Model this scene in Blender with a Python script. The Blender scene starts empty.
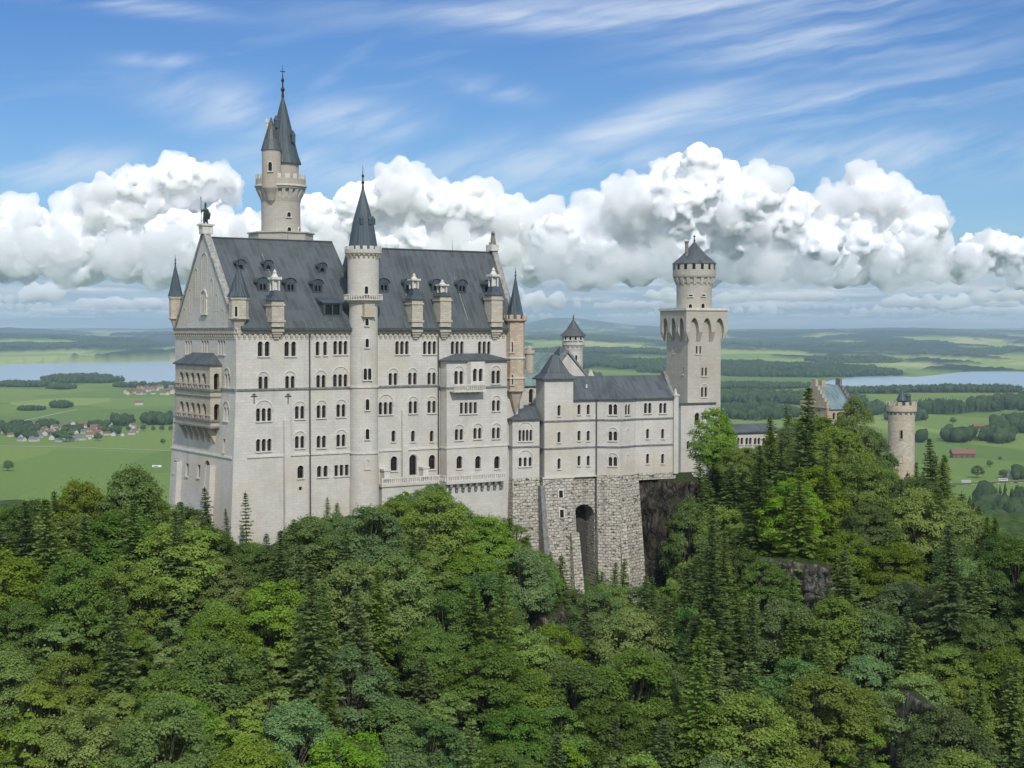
import bpy, math, random
import numpy as np
from mathutils import Vector, Matrix

random.seed(7)
SC = bpy.context.scene
COL = SC.collection
R = math.radians

# ------------------------------------------------------------------ camera
F_PX, HORIZON, EYE = 1500.0, 332.0, 200.0
PITCH = math.atan((384 - HORIZON) / F_PX)
cam_data = bpy.data.cameras.new('camera')
cam_data.sensor_width = 36.0
cam_data.lens = 36.0 * F_PX / 1024.0
cam_data.clip_start, cam_data.clip_end = 1.0, 120000.0
camera = bpy.data.objects.new('camera', cam_data)
COL.objects.link(camera)
camera.location = (0, 0, EYE)
camera.rotation_euler = (R(90) - PITCH, 0, 0)
SC.camera = camera

# ------------------------------------------------------------------ light
HAZE = 3.9e-5
SUN_DIR = Vector((0.25, -0.968, 0.0)).normalized()
SUN_EL = R(40)
sun_vec = Vector((SUN_DIR.x * math.cos(SUN_EL), SUN_DIR.y * math.cos(SUN_EL), math.sin(SUN_EL)))
sun = bpy.data.lights.new('sun', 'SUN')
sun.energy, sun.angle, sun.color = 2.8, R(1.2), (1.0, 0.955, 0.88)
sun_ob = bpy.data.objects.new('sun', sun)
COL.objects.link(sun_ob)
sun_ob.rotation_euler = sun_vec.to_track_quat('Z', 'Y').to_euler()
SC.view_settings.view_transform = 'Standard'
SC.view_settings.look = 'None'
SC.view_settings.exposure, SC.view_settings.gamma = 0.0, 1.0
SC.view_settings.use_curve_mapping = False
SC.cycles.use_denoising = True
SC.cycles.max_bounces, SC.cycles.diffuse_bounces, SC.cycles.transparent_max_bounces = 32, 4, 8
SC.cycles.volume_bounces = 32

# ------------------------------------------------------------------ node shorthand
class NT:
    """Builds a node tree from Python expressions."""
    def __init__(self, tree):
        self.t = tree; self.n = tree.nodes; self.l = tree.links
    def put(self, sock, v):
        if isinstance(v, S): self.l.new(v.s, sock)
        elif v is not None: sock.default_value = v
    def math(self, op, a, b=None, c=None, clamp=False):
        m = self.n.new('ShaderNodeMath'); m.operation = op; m.use_clamp = clamp
        for i, v in enumerate((a, b, c)):
            if v is not None: self.put(m.inputs[i], v)
        return S(self, m.outputs[0])
    def vmath(self, op, a, b=None, c=None):
        m = self.n.new('ShaderNodeVectorMath'); m.operation = op
        for i, v in enumerate((a, b, c)):
            if v is not None: self.put(m.inputs[i], v)
        return S(self, m.outputs['Value'] if op in ('DOT_PRODUCT', 'LENGTH', 'DISTANCE') else m.outputs[0])
    def xyz(self, x, y, z=0.0):
        m = self.n.new('ShaderNodeCombineXYZ')
        for i, v in enumerate((x, y, z)): self.put(m.inputs[i], v)
        return S(self, m.outputs[0])
    def sep(self, v):
        m = self.n.new('ShaderNodeSeparateXYZ'); self.put(m.inputs[0], v)
        return [S(self, o) for o in m.outputs]
    def noise(self, v, scale=1.0, detail=4.0, rough=0.5, dist=0.0, dims='3D', color=False, lac=2.0):
        m = self.n.new('ShaderNodeTexNoise'); m.noise_dimensions = dims
        self.put(m.inputs['Vector'], v)
        for k, x in (('Scale', scale), ('Detail', detail), ('Roughness', rough), ('Distortion', dist), ('Lacunarity', lac)):
            self.put(m.inputs[k], x)
        return S(self, m.outputs['Color' if color else 0])
    def voro(self, v, scale=1.0, detail=0.0, rough=0.5, feature='F1', dims='2D', smooth=0.5, out='Distance', rand=1.0):
        m = self.n.new('ShaderNodeTexVoronoi'); m.voronoi_dimensions = dims; m.feature = feature
        self.put(m.inputs['Vector'], v); self.put(m.inputs['Scale'], scale)
        if feature == 'SMOOTH_F1': self.put(m.inputs['Smoothness'], smooth)
        if 'Detail' in m.inputs and feature not in ('DISTANCE_TO_EDGE_',):
            try:
                self.put(m.inputs['Detail'], detail); self.put(m.inputs['Roughness'], rough)
            except Exception: pass
        self.put(m.inputs['Randomness'], rand)
        return S(self, m.outputs[out])
    def step(self, x, lo, hi, a=0.0, b=1.0, kind='SMOOTHSTEP'):
        m = self.n.new('ShaderNodeMapRange'); m.interpolation_type = kind; m.clamp = True if kind == 'LINEAR' else m.clamp
        for i, v in enumerate((x, lo, hi, a, b)): self.put(m.inputs[i], v)
        return S(self, m.outputs[0])
    def mix(self, f, a, b, blend='MIX'):
        m = self.n.new('ShaderNodeMix'); m.data_type = 'RGBA'; m.blend_type = blend
        self.put(m.inputs[0], f)
        for i, v in ((6, a), (7, b)):
            if isinstance(v, tuple) and len(v) == 3: v = (*v, 1)
            self.put(m.inputs[i], v)
        return S(self, m.outputs[2])
    def ramp(self, f, stops):
        m = self.n.new('ShaderNodeValToRGB'); self.put(m.inputs[0], f)
        e = m.color_ramp.elements
        while len(e) < len(stops): e.new(0.5)
        for k, (p, c) in zip(e, stops):
            k.position = p; k.color = (*c, 1) if not isinstance(c, (int, float)) else (c, c, c, 1)
        return S(self, m.outputs[0])
    def node(self, kind, **kw):
        m = self.n.new(kind)
        for k, v in kw.items(): setattr(m, k, v)
        return m

class S:
    def __init__(self, nt, s): self.nt, self.s = nt, s
    def __add__(self, o): return self.nt.math('ADD', self, o)
    __radd__ = __add__
    def __mul__(self, o): return self.nt.math('MULTIPLY', self, o)
    __rmul__ = __mul__
    def __sub__(self, o): return self.nt.math('SUBTRACT', self, o)
    def __rsub__(self, o): return self.nt.math('SUBTRACT', o, self)
    def __truediv__(self, o): return self.nt.math('DIVIDE', self, o)
    def max(self, o): return self.nt.math('MAXIMUM', self, o)
    def min(self, o): return self.nt.math('MINIMUM', self, o)
    def clamp(self): return self.nt.math('ADD', self, 0.0, clamp=True)
    def pow(self, e): return self.nt.math('POWER', self, e)

# ------------------------------------------------------------------ sky
def direction_px(px, py):
    """azimuth and elevation (both x1500, about one unit per 1/1500 radian) of a viewing direction"""
    x, z = (px - 512) / F_PX, (HORIZON - py) / F_PX
    return 1500 * math.atan(x), 1500 * math.atan(z * math.cos(math.atan(x)))

world = bpy.data.worlds.new('World')
SC.world = world
world.use_nodes = True
W = NT(world.node_tree)
W.n.clear()
tc = W.n.new('ShaderNodeTexCoord')
dv = S(W, tc.outputs['Generated'])
dx, dy, dz = W.sep(dv)
U = W.math('ARCTAN2', dx, dy) * 1500.0
V = W.math('ARCSINE', dz) * 1500.0
P = W.xyz(U, V)
sky = W.node('ShaderNodeTexSky', sky_type='NISHITA', sun_disc=False, sun_elevation=SUN_EL,
             sun_rotation=math.atan2(SUN_DIR.x, SUN_DIR.y), altitude=900.0, air_density=1.0, dust_density=0.6, ozone_density=2.2)
base = S(W, sky.outputs[0])
SKY_K = 0.11
def rad(c): return tuple(x / SKY_K for x in c)   # radiance wanted -> colour before the background strength

def streak(cx, cy, ang, lx, ly):
    cu, cv = direction_px(cx, cy)
    c, s = math.cos(ang), math.sin(ang)
    v = W.vmath('SUBTRACT', P, (cu, cv, 0))
    a = W.vmath('DOT_PRODUCT', v, (c / lx, s / lx, 0))
    b = W.vmath('DOT_PRODUCT', v, (-s / ly, c / ly, 0))
    return W.math('EXPONENT', W.math('MULTIPLY_ADD', a, a, b * b) * -1.0)
wob = W.noise(P, 1 / 90, 2, 0.55, dims='2D', color=True)
Pc = W.vmath('MULTIPLY_ADD', wob, (50, 13, 0), P)
fib = W.noise(W.vmath('MULTIPLY', W.vmath('ADD', Pc, W.xyz(0.0, U * -0.16)), (1 / 280, 1 / 26, 0)), 1.0, 6, 0.56, dims='2D')
fib2 = W.noise(W.vmath('MULTIPLY', W.vmath('ADD', Pc, W.xyz(900.0, U * -0.35)), (1 / 120, 1 / 30, 0)), 1.0, 6, 0.56, dims='2D')
cir = soft = None
for a in ((900, 97, 0.10, 260, 19), (640, 124, 0.30, 120, 18), (740, 8, 0.02, 330, 19), (540, 22, -0.05, 150, 14),
          (110, 5, -0.06, 110, 8), (820, 45, 0.0, 150, 26)):
    k = streak(*a); cir = k if cir is None else cir.max(k)
for a in ((225, 110, -0.25, 75, 26), (350, 124, -0.05, 75, 24), (345, 70, 0.6, 44, 7), (495, 92, -0.15, 38, 10), (160, 63, 0.0, 40, 7),
          (330, 165, 0.0, 110, 24), (880, 155, 0.0, 190, 26), (560, 165, 0.05, 160, 28), (60, 170, 0.1, 90, 18)):
    k = streak(*a); soft = k if soft is None else soft.max(k)
veil = (cir * W.step(fib, 0.25, 0.75) * 0.80).max(soft * W.step(fib2, 0.2, 0.8) * 0.66)
veil = veil.max(W.step(fib, 0.5, 0.85) * W.step(V, 60, 200) * 0.16)
col = W.mix(W.step(V, -20, 420, 0.0, 1.0, 'LINEAR'), W.mix(1.0, base, (0.62, 0.80, 0.94), 'MULTIPLY'), W.mix(1.0, base, (0.25, 0.50, 0.86), 'MULTIPLY'))
col = W.mix(veil, col, rad((0.80, 0.88, 0.98)))
# unseen bright cloud added overhead and behind the viewer for fill light
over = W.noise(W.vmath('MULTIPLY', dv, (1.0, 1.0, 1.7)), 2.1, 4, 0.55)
fill_col = W.mix(W.step(over, 0.5, 0.72), rad((0.70, 0.78, 0.89)), rad((0.52, 0.60, 0.73)))
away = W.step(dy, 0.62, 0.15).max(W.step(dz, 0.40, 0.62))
col = W.mix(W.step(over, 0.36, 0.47) * away * W.step(dz, -0.02, 0.08), col, fill_col)
# low layered stratus down to the horizon
lay = W.noise(W.vmath('MULTIPLY', W.vmath('MULTIPLY_ADD', wob, (80, 8, 0), P), (1 / 130, 1 / 10, 0)), 1.0, 4, 0.55, dims='2D')
lcol = W.ramp(W.step(lay, 0.28, 0.72, kind='LINEAR'), [(0.0, rad((0.30, 0.41, 0.53))), (0.45, rad((0.42, 0.53, 0.64))), (0.7, rad((0.62, 0.70, 0.78))), (1.0, rad((0.84, 0.88, 0.92)))])
lal = W.step(V, 60, 110, 0.95, 0.0) * W.step(lay * 0.5 + W.step(V, 8, 80, 0.6, 0.15), 0.12, 0.5)
col = W.mix(lal, col, lcol)
col = W.mix(W.step(V, -4, 22, 0.5, 0.0), col, rad((0.50, 0.62, 0.73)))
col = W.mix(W.step(V, -30, -5, 1.0, 0.0), col, rad((0.16, 0.22, 0.20)))
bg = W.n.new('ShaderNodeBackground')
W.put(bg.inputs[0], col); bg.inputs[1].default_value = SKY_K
out = W.n.new('ShaderNodeOutputWorld')
W.l.new(bg.outputs[0], out.inputs[0])
world.cycles.sampling_method = 'MANUAL'
world.cycles.sample_map_resolution = 512

# ------------------------------------------------------------------ pixel geometry and noise
_c, _s = math.cos(PITCH), math.sin(PITCH)
def ray(px, py):
    cx, cy = (px - 512) / F_PX, (384 - py) / F_PX
    return Vector((cx, _c + cy * _s, -_s + cy * _c))
def at(px, py, depth):
    d = ray(px, py)
    return Vector((0, 0, EYE)) + d * (depth / d.y)
def project(p):
    x, y, z = p[0], p[1], p[2] - EYE
    d, u = y * _c - z * _s, y * _s + z * _c
    return 512 + F_PX * x / d, 384 - F_PX * u / d

def _hash(ix, iy, iz, seed):
    h = (ix.astype(np.uint32) * np.uint32(374761393) + iy.astype(np.uint32) * np.uint32(668265263)
         + iz.astype(np.uint32) * np.uint32(2147483647) + np.uint32((seed * 974711 + 12345) & 0xffffffff))
    h = (h ^ (h >> np.uint32(13))) * np.uint32(1274126177)
    h = h ^ (h >> np.uint32(16))
    h = (h * np.uint32(2246822519)); h = h ^ (h >> np.uint32(15))
    return h.astype(np.float64) / 4294967295.0
def vnoise(p, seed=0):
    """smooth value noise 0..1 at points p (n,3)"""
    p = np.asarray(p, dtype=np.float64)
    i = np.floor(p).astype(np.int64); f = p - i
    f = f * f * f * (f * (f * 6 - 15) + 10)
    r = 0
    for a in (0, 1):
        wa = f[:, 0] if a else 1 - f[:, 0]
        for b in (0, 1):
            wb = f[:, 1] if b else 1 - f[:, 1]
            for c in (0, 1):
                wc = f[:, 2] if c else 1 - f[:, 2]
                r = r + wa * wb * wc * _hash(i[:, 0] + a, i[:, 1] + b, i[:, 2] + c, seed)
    return r
def fbm(p, octaves=4, seed=0, gain=0.5):
    t, amp, tot = 0, 1.0, 0
    p = np.asarray(p, dtype=np.float64)
    for k in range(octaves):
        t = t + amp * vnoise(p * 2.03 ** k + 17.3 * k, seed + k); tot += amp; amp *= gain
    return t / tot
def worley(p, seed=0):
    """distance to the nearest jittered point, about 0..1"""
    i = np.floor(p).astype(np.int64); best = np.full(len(p), 9.0)
    for a in (-1, 0, 1):
        for b in (-1, 0, 1):
            for c in (-1, 0, 1):
                q = i + (a, b, c)
                o = np.stack([_hash(q[:, 0], q[:, 1], q[:, 2], seed + k) for k in range(3)], 1)
                best = np.minimum(best, ((q + o - p) ** 2).sum(1))
    return np.sqrt(best)


# ------------------------------------------------------------------ mesh kit
class MB:
    """collects faces for ONE mesh; every face has its own corners, uv in metres"""
    def __init__(self):
        self.v, self.f, self.uv, self.m, self.sm = [], [], [], [], []
    def poly(self, pts, mat=0, uv=None, smooth=False):
        pts = [Vector(p) for p in pts]
        n = Vector((0, 0, 0))
        for i in range(len(pts)):
            p, q = pts[i], pts[(i + 1) % len(pts)]
            n += Vector(((p.y - q.y) * (p.z + q.z), (p.z - q.z) * (p.x + q.x), (p.x - q.x) * (p.y + q.y)))
        if n.length < 1e-9: return
        n.normalize()
        if uv is None:
            h = Vector((-n.y, n.x, 0))
            h = h.normalized() if h.length > 0.05 else Vector((1, 0, 0))
            w = n.cross(h)
            uv = [(p.dot(h), p.dot(w) if abs(n.z) > 0.05 else p.z) for p in pts]
        k = len(self.v)
        self.v += [tuple(p) for p in pts]
        self.f.append(tuple(range(k, k + len(pts)))); self.uv += list(uv); self.m.append(mat); self.sm.append(smooth)
    def box(self, a0, b0, z0, a1, b1, z1, mat=0):
        if a0 > a1: a0, a1 = a1, a0
        if b0 > b1: b0, b1 = b1, b0
        if z0 > z1: z0, z1 = z1, z0
        self.prism([(a0, b0), (a1, b0), (a1, b1), (a0, b1)], z0, z1, mat)
    def prism(self, pl, z0, z1, mat=0, top=True, bottom=True, scale_top=1.0):
        """vertical prism over a counter-clockwise outline"""
        n = len(pl)
        cx, cy = sum(p[0] for p in pl) / n, sum(p[1] for p in pl) / n
        tp = [(cx + (p[0] - cx) * scale_top, cy + (p[1] - cy) * scale_top) for p in pl]
        for i in range(n):
            j = (i + 1) % n
            if scale_top < 1e-4: self.poly([(*pl[i], z0), (*pl[j], z0), (cx, cy, z1)], mat)
            else: self.poly([(*pl[i], z0), (*pl[j], z0), (*tp[j], z1), (*tp[i], z1)], mat)
        if top and scale_top > 1e-4: self.poly([(*p, z1) for p in tp], mat)
        if bottom: self.poly([(*p, z0) for p in reversed(pl)], mat)
    def loft(self, pl0, z0, pl1, z1, mat=0, caps=False):
        n = len(pl0)
        for i in range(n):
            j = (i + 1) % n
            self.poly([(*pl0[i], z0), (*pl0[j], z0), (*pl1[j], z1), (*pl1[i], z1)], mat)
        if caps:
            self.poly([(*p, z1) for p in pl1], mat); self.poly([(*p, z0) for p in reversed(pl0)], mat)
    def lathe(self, cx, cy, prof, seg=28, mat=0, smooth=True, a0=0.0):
        """profile [(r, z)...] from bottom to top around a vertical axis"""
        for (r0, z0), (r1, z1) in zip(prof[:-1], prof[1:]):
            for i in range(seg):
                t0, t1 = a0 + 2 * math.pi * i / seg, a0 + 2 * math.pi * (i + 1) / seg
                P0 = (cx + r0 * math.cos(t0), cy + r0 * math.sin(t0), z0); P1 = (cx + r0 * math.cos(t1), cy + r0 * math.sin(t1), z0)
                Q0 = (cx + r1 * math.cos(t0), cy + r1 * math.sin(t0), z1); Q1 = (cx + r1 * math.cos(t1), cy + r1 * math.sin(t1), z1)
                rm = max(r0, r1)
                hz = abs(z1 - z0) < 1e-6
                ua, ub, va, vb = rm * t0, rm * t1, z0 - (r0 if hz else 0), z1 - (r1 if hz else 0)
                if r1 < 1e-6: self.poly([P0, P1, Q0], mat, [(ua, va), (ub, va), ((ua + ub) / 2, vb)], smooth)
                elif r0 < 1e-6: self.poly([P0, Q1, Q0], mat, [((ua + ub) / 2, va), (ub, vb), (ua, vb)], smooth)
                else: self.poly([P0, P1, Q1, Q0], mat, [(ua, va), (ub, va), (ub, vb), (ua, vb)], smooth)
    def tube(self, p, q, r0, r1, seg=8, mat=0):
        p, q = Vector(p), Vector(q); ax = (q - p).normalized()
        u = ax.orthogonal().normalized(); w = ax.cross(u)
        rings = [[c + (u * math.cos(t) + w * math.sin(t)) * r for t in [2 * math.pi * i / seg for i in range(seg)]] for c, r in ((p, r0), (q, r1))]
        for i in range(seg):
            j = (i + 1) % seg
            self.poly([rings[0][i], rings[0][j], rings[1][j], rings[1][i]], mat, smooth=True)
        self.poly(list(reversed(rings[0])), mat); self.poly(rings[1], mat)
    def merlons(self, cx, cy, r, z0, z1, n, w=0.55, th=0.35, mat=0, a0=0.0, only=None):
        """battlement teeth around a ring"""
        for i in (range(n) if only is None else (only,)):
            t0 = a0 + 2 * math.pi * (i - w / 2) / n; t1 = a0 + 2 * math.pi * (i + w / 2) / n
            pl = [(cx + q * math.cos(t), cy + q * math.sin(t)) for q, t in ((r, t0), (r, t1), (r - th, t1), (r - th, t0))]
            self.prism(pl, z0, z1, mat)
    def ring_arches(self, cx, cy, r, z0, z1, n, out, mat=0, a0=0.0, duty=0.5, only=None):
        """corbels under a gallery: wedges growing outwards from r to r+out"""
        for i in (range(n) if only is None else (only,)):
            t0 = a0 + 2 * math.pi * (i - duty / 2) / n; t1 = a0 + 2 * math.pi * (i + duty / 2) / n
            A = [(cx + q * math.cos(t), cy + q * math.sin(t)) for q, t in ((r - 0.05, t0), (r - 0.05, t1))]
            B = [(cx + q * math.cos(t), cy + q * math.sin(t)) for q, t in ((r + out, t0), (r + out, t1))]
            lo0, lo1, hi0, hi1 = (*A[0], z0), (*A[1], z0), (*B[0], z1), (*B[1], z1)
            in0, in1 = (*A[0], z1), (*A[1], z1)
            self.poly([lo0, hi0, hi1, lo1][::-1], mat); self.poly([lo0, in0, hi0], mat); self.poly([lo1, hi1, in1], mat)
    def mesh(self, name, mats, off=(0, 0, 0)):
        me = bpy.data.meshes.new(name)
        me.from_pydata([(x - off[0], y - off[1], z - off[2]) for x, y, z in self.v], [], self.f)
        uv = me.uv_layers.new(name='UVMap')
        uv.data.foreach_set('uv', np.array(self.uv, dtype=np.float32).ravel())
        for m in mats: me.materials.append(m)
        me.polygons.foreach_set('material_index', np.array(self.m, dtype=np.int32))
        me.polygons.foreach_set('use_smooth', np.array(self.sm, dtype=bool))
        me.update()
        return me

class Frame:
    """horizontal building axes: a along the front (to the right), b going in, z absolute"""
    def __init__(self, px, depth, phi):
        w = at(px, HORIZON, depth)
        self.o = Vector((w.x, w.y, 0)); self.phi = phi
        self.d = Vector((math.sin(phi), math.cos(phi), 0)); self.e = Vector((-math.cos(phi), math.sin(phi), 0))
        self.rot = math.atan2(self.d.y, self.d.x)
    def world(self, a, b, z): return self.o + self.d * a + self.e * b + Vector((0, 0, z))
    def loc(self, w):
        v = Vector(w) - self.o
        return Vector((v.dot(self.d), v.dot(self.e), v.z))
    def hit(self, px, py, p, n):
        """where the sight line of a pixel meets a plane (point, normal in frame axes); returns frame coordinates"""
        o = self.loc((0, 0, EYE)); r = ray(px, py)
        r = Vector((r.dot(self.d), r.dot(self.e), r.z)); n = Vector(n)
        return o + r * ((Vector(p) - o).dot(n) / r.dot(n))
    def a_at(self, px, b): return self.hit(px, HORIZON, (0, b, 0), (0, 1, 0)).x
    def b_at(self, px, a): return self.hit(px, HORIZON, (a, 0, 0), (1, 0, 0)).y

class Thing:
    def __init__(self, name, label, cat, frame, anchor, group=None):
        self.fr, self.an = frame, Vector(anchor)
        self.ob = bpy.data.objects.new(name, None); COL.objects.link(self.ob)
        self.ob.empty_display_size = 0.5
        self.ob.location = frame.world(*anchor) if frame else anchor
        self.ob.rotation_euler = (0, 0, frame.rot if frame else 0)
        self.ob['label'] = label; self.ob['category'] = cat
        if group: self.ob['group'] = group
    def part(self, name, mb, mats, parent=None, label=None):
        if not mb.f: return None
        mats = mats if isinstance(mats, (list, tuple)) else [mats]
        o = bpy.data.objects.new(name, mb.mesh(name, mats, self.an)); COL.objects.link(o)
        o.parent = parent or self.ob
        if label: o['label'] = label
        return o

def many(th, name, mats, parent, n, fn):
    """n like parts, each a mesh of its own"""
    for i in range(n):
        mb = MB(); fn(mb, i); th.part(name, mb, mats, parent)

class Panel:
    """a wall face seen from outside, p1 at its left end, p2 at its right; real openings are cut in it"""
    def __init__(self, fr, p1, p2, z0, z1, batter=0.0, zb=None):
        self.fr, self.p1, self.p2 = fr, Vector((*p1, 0)), Vector((*p2, 0))
        self.t = (self.p2 - self.p1); self.L = self.t.length; self.t.normalize()
        self.n = Vector((self.t.y, -self.t.x, 0)); self.z0, self.z1 = z0, z1
        self.batter, self.zb = batter, (z1 if zb is None else zb)
        self.holes, self.wins = [], []
    def pt(self, s, z, out=0.0):
        k = self.batter * max(0.0, self.zb - z)
        p = self.p1 + self.t * s + self.n * (out + k)
        return Vector((p.x, p.y, z))
    def px(self, px, py):
        h = self.fr.hit(px, py, self.p1, self.n)
        return (h - self.p1).dot(self.t), h.z
    def hole(self, s, zb, w, h, arch=True, depth=0.5): self.holes.append((s, zb, w, h, arch, depth))
    def window(self, px, py, n=2, w=0.74, h=2.15, gap=0.30, arch=True, hood=False, sill=True, depth=0.42, blind=False, name='window', sz=None):
        s, z = sz if sz else self.px(px, py)
        tot = n * w + (n - 1) * gap
        s = min(max(s, tot / 2 + 0.15), self.L - tot / 2 - 0.15)
        zb = z - h / 2
        cs = [s - tot / 2 + w / 2 + i * (w + gap) for i in range(n)]
        if not blind:
            for c in cs: self.hole(c, zb, w, h, arch, depth)
        self.wins.append((s, zb, tot, h, cs, w, arch, hood, sill, depth, blind, name))
    def quad(self, mb, s0, z0, s1, z1, out=0.0, mat=0):
        mb.poly([self.pt(s0, z0, out), self.pt(s1, z0, out), self.pt(s1, z1, out), self.pt(s0, z1, out)], mat, [(s0, z0), (s1, z0), (s1, z1), (s0, z1)])
    def build(self, mb, mat=0, back=None):
        def cuts(lo, hi, vals):
            out = []
            for v in sorted([lo, hi] + [x for x in vals if lo < x < hi]):
                if not out or v - out[-1] > 1e-4: out.append(v)
            return out
        zs = cuts(self.z0, self.z1, [x for h in self.holes for x in (h[1], h[1] + h[3])] + ([self.zb] if self.batter else []))
        for i in range(len(zs) - 1):
            zm = (zs[i] + zs[i + 1]) / 2
            row = sorted((h[0] - h[2] / 2, h[0] + h[2] / 2) for h in self.holes if h[1] < zm < h[1] + h[3])
            x = 0.0
            for (l, r) in row + [(self.L, self.L)]:
                if l - x > 1e-4: self.quad(mb, x, zs[i], l, zs[i + 1], 0, mat)
                x = max(x, r)
        for (s, zb, w, h, arch, dp) in self.holes:
            l, r, zt = s - w / 2, s + w / 2, zb + h
            zs_ = zt - w / 2 if arch else zt
            mb.poly([self.pt(l, zb), self.pt(l, zs_), self.pt(l, zs_, -dp), self.pt(l, zb, -dp)], mat)
            mb.poly([self.pt(r, zb), self.pt(r, zb, -dp), self.pt(r, zs_, -dp), self.pt(r, zs_)], mat)
            mb.poly([self.pt(l, zb), self.pt(l, zb, -dp), self.pt(r, zb, -dp), self.pt(r, zb)], mat)
            if arch:
                k = 8
                arc = [(s - math.cos(math.pi * i / k) * w / 2, zs_ + math.sin(math.pi * i / k) * w / 2) for i in range(k + 1)]
                hf = k // 2
                for i in range(hf):
                    mb.poly([self.pt(l, zt), self.pt(*arc[i]), self.pt(*arc[i + 1])], mat, [(l, zt), arc[i], arc[i + 1]])
                    j = k - i
                    mb.poly([self.pt(r, zt), self.pt(*arc[j - 1]), self.pt(*arc[j])], mat, [(r, zt), arc[j - 1], arc[j]])
                for i in range(k):
                    mb.poly([self.pt(*arc[i]), self.pt(*arc[i + 1]), self.pt(*arc[i + 1], -dp), self.pt(*arc[i], -dp)], mat)
            else:
                mb.poly([self.pt(l, zt), self.pt(r, zt), self.pt(r, zt, -dp), self.pt(l, zt, -dp)], mat)
            if back is not None: self.quad(mb, l, zb, r, zt, -dp, back)
    def arc_band(self, mb, s, z, r0, r1, o0, o1, k=10, mat=0):
        A = lambda r, t, o: self.pt(s - math.cos(t) * r, z + math.sin(t) * r, o)
        for i in range(k):
            t, u = math.pi * i / k, math.pi * (i + 1) / k
            mb.poly([A(r0, t, o1), A(r0, u, o1), A(r1, u, o1), A(r1, t, o1)][::-1], mat)
            mb.poly([A(r1, t, o0), A(r1, t, o1), A(r1, u, o1), A(r1, u, o0)], mat)
            mb.poly([A(r0, t, o0), A(r0, u, o0), A(r0, u, o1), A(r0, t, o1)], mat)
        for t in (0, math.pi):
            mb.poly([A(r0, t, o0), A(r0, t, o1), A(r1, t, o1), A(r1, t, o0)], mat)
    def slab(self, mb, s0, z0, s1, z1, o0, o1, mat=0):
        P = lambda s, z, o: self.pt(s, z, o)
        mb.poly([P(s0, z0, o1), P(s1, z0, o1), P(s1, z1, o1), P(s0, z1, o1)], mat)
        mb.poly([P(s0, z1, o0), P(s0, z1, o1), P(s1, z1, o1), P(s1, z1, o0)][::-1], mat)
        mb.poly([P(s0, z0, o0), P(s0, z0, o1), P(s1, z0, o1), P(s1, z0, o0)], mat)
        mb.poly([P(s0, z0, o0), P(s0, z1, o0), P(s0, z1, o1), P(s0, z0, o1)], mat)
        mb.poly([P(s1, z0, o0), P(s1, z0, o1), P(s1, z1, o1), P(s1, z1, o0)], mat)
    def fit(self, th, stone=None, trim=None):
        """window parts: glass and bars, stone surround, sill"""
        stone = stone or M['trim']
        for (s, zb, tot, h, cs, w, arch, hood, sill, dp, blind, name) in self.wins:
            g = MB()
            if not blind:
                for c in cs:
                    self.quad(g, c - w / 2, zb, c + w / 2, zb + h, -dp + 0.02, 0)
                    if w > 0.5:
                        self.slab(g, c - 0.035, zb, c + 0.035, zb + h - (0.1 if arch else 0), -dp + 0.03, -dp + 0.09, 1)
                        self.slab(g, c - w / 2, zb + h * 0.62, c - 0.036, zb + h * 0.62 + 0.07, -dp + 0.03, -dp + 0.085, 1)
                        self.slab(g, c + 0.036, zb + h * 0.62, c + w / 2, zb + h * 0.62 + 0.07, -dp + 0.03, -dp + 0.085, 1)
                wo = th.part(name, g, [M['glass'], M['window_wood']])
            else:
                r = tot / 2
                self.slab(g, s - r, zb, s - r + 0.16, zb + h - r, 0.0, 0.09, 0); self.slab(g, s + r - 0.16, zb, s + r, zb + h - r, 0.0, 0.09, 0)
                self.arc_band(g, s, zb + h - r, r - 0.16, r, 0.0, 0.09)
                wo = th.part('blind_arch', g, [stone])
            fm = MB()
            if hood:
                r = tot / 2 + 0.34
                zc = zb + h - w * 0.4 if len(cs) > 1 else zb + h - w / 2
                rr = r if len(cs) > 1 else w / 2 + 0.3
                self.arc_band(fm, s, zc, rr - 0.16, rr, 0.0, 0.14)
                if len(cs) > 1:
                    self.slab(fm, s - rr, zc - 0.30, s - rr + 0.2, zc, 0.0, 0.11); self.slab(fm, s + rr - 0.2, zc - 0.30, s + rr, zc, 0.0, 0.11)
            elif not blind and arch and h > 1.2:
                for c in cs: self.arc_band(fm, c, zb + h - w / 2, w / 2 + 0.003, w / 2 + 0.11, 0.0, 0.07, 8)
            for i in range(len(cs) - 1):
                x = (cs[i] + cs[i + 1]) / 2
                self.slab(fm, x - 0.12, zb + h - w * 0.62, x + 0.12, zb + h - w * 0.42, 0.003, 0.08)
            if fm.f: th.part('window_frame', fm, [stone], wo)
            if sill:
                sm = MB(); self.slab(sm, s - tot / 2 - 0.14, zb - 0.20, s + tot / 2 + 0.14, zb - 0.003, 0.0, 0.22)
                th.part('sill', sm, [trim or M['trim']], wo)

# ------------------------------------------------------------------ materials
def new_mat(name, rough=0.85, spec=0.3):
    m = bpy.data.materials.new(name); m.use_nodes = True
    q = NT(m.node_tree); b = q.n['Principled BSDF']
    b.inputs['Roughness'].default_value = rough; b.inputs['Specular IOR Level'].default_value = spec
    return m, q, b
def setc(q, b, c): q.put(b.inputs['Base Color'], (*c, 1) if isinstance(c, tuple) else c)
def bump(q, b, h, strength=0.4, dist=0.05):
    n = q.n.new('ShaderNodeBump'); n.inputs['Strength'].default_value = strength; n.inputs['Distance'].default_value = dist
    q.put(n.inputs['Height'], h); q.l.new(n.outputs[0], b.inputs['Normal'])
def uvmap(q): return S(q, q.n.new('ShaderNodeTexCoord').outputs['UV'])
def wpos(q): return S(q, q.n.new('ShaderNodeNewGeometry').outputs['Position'])

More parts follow.
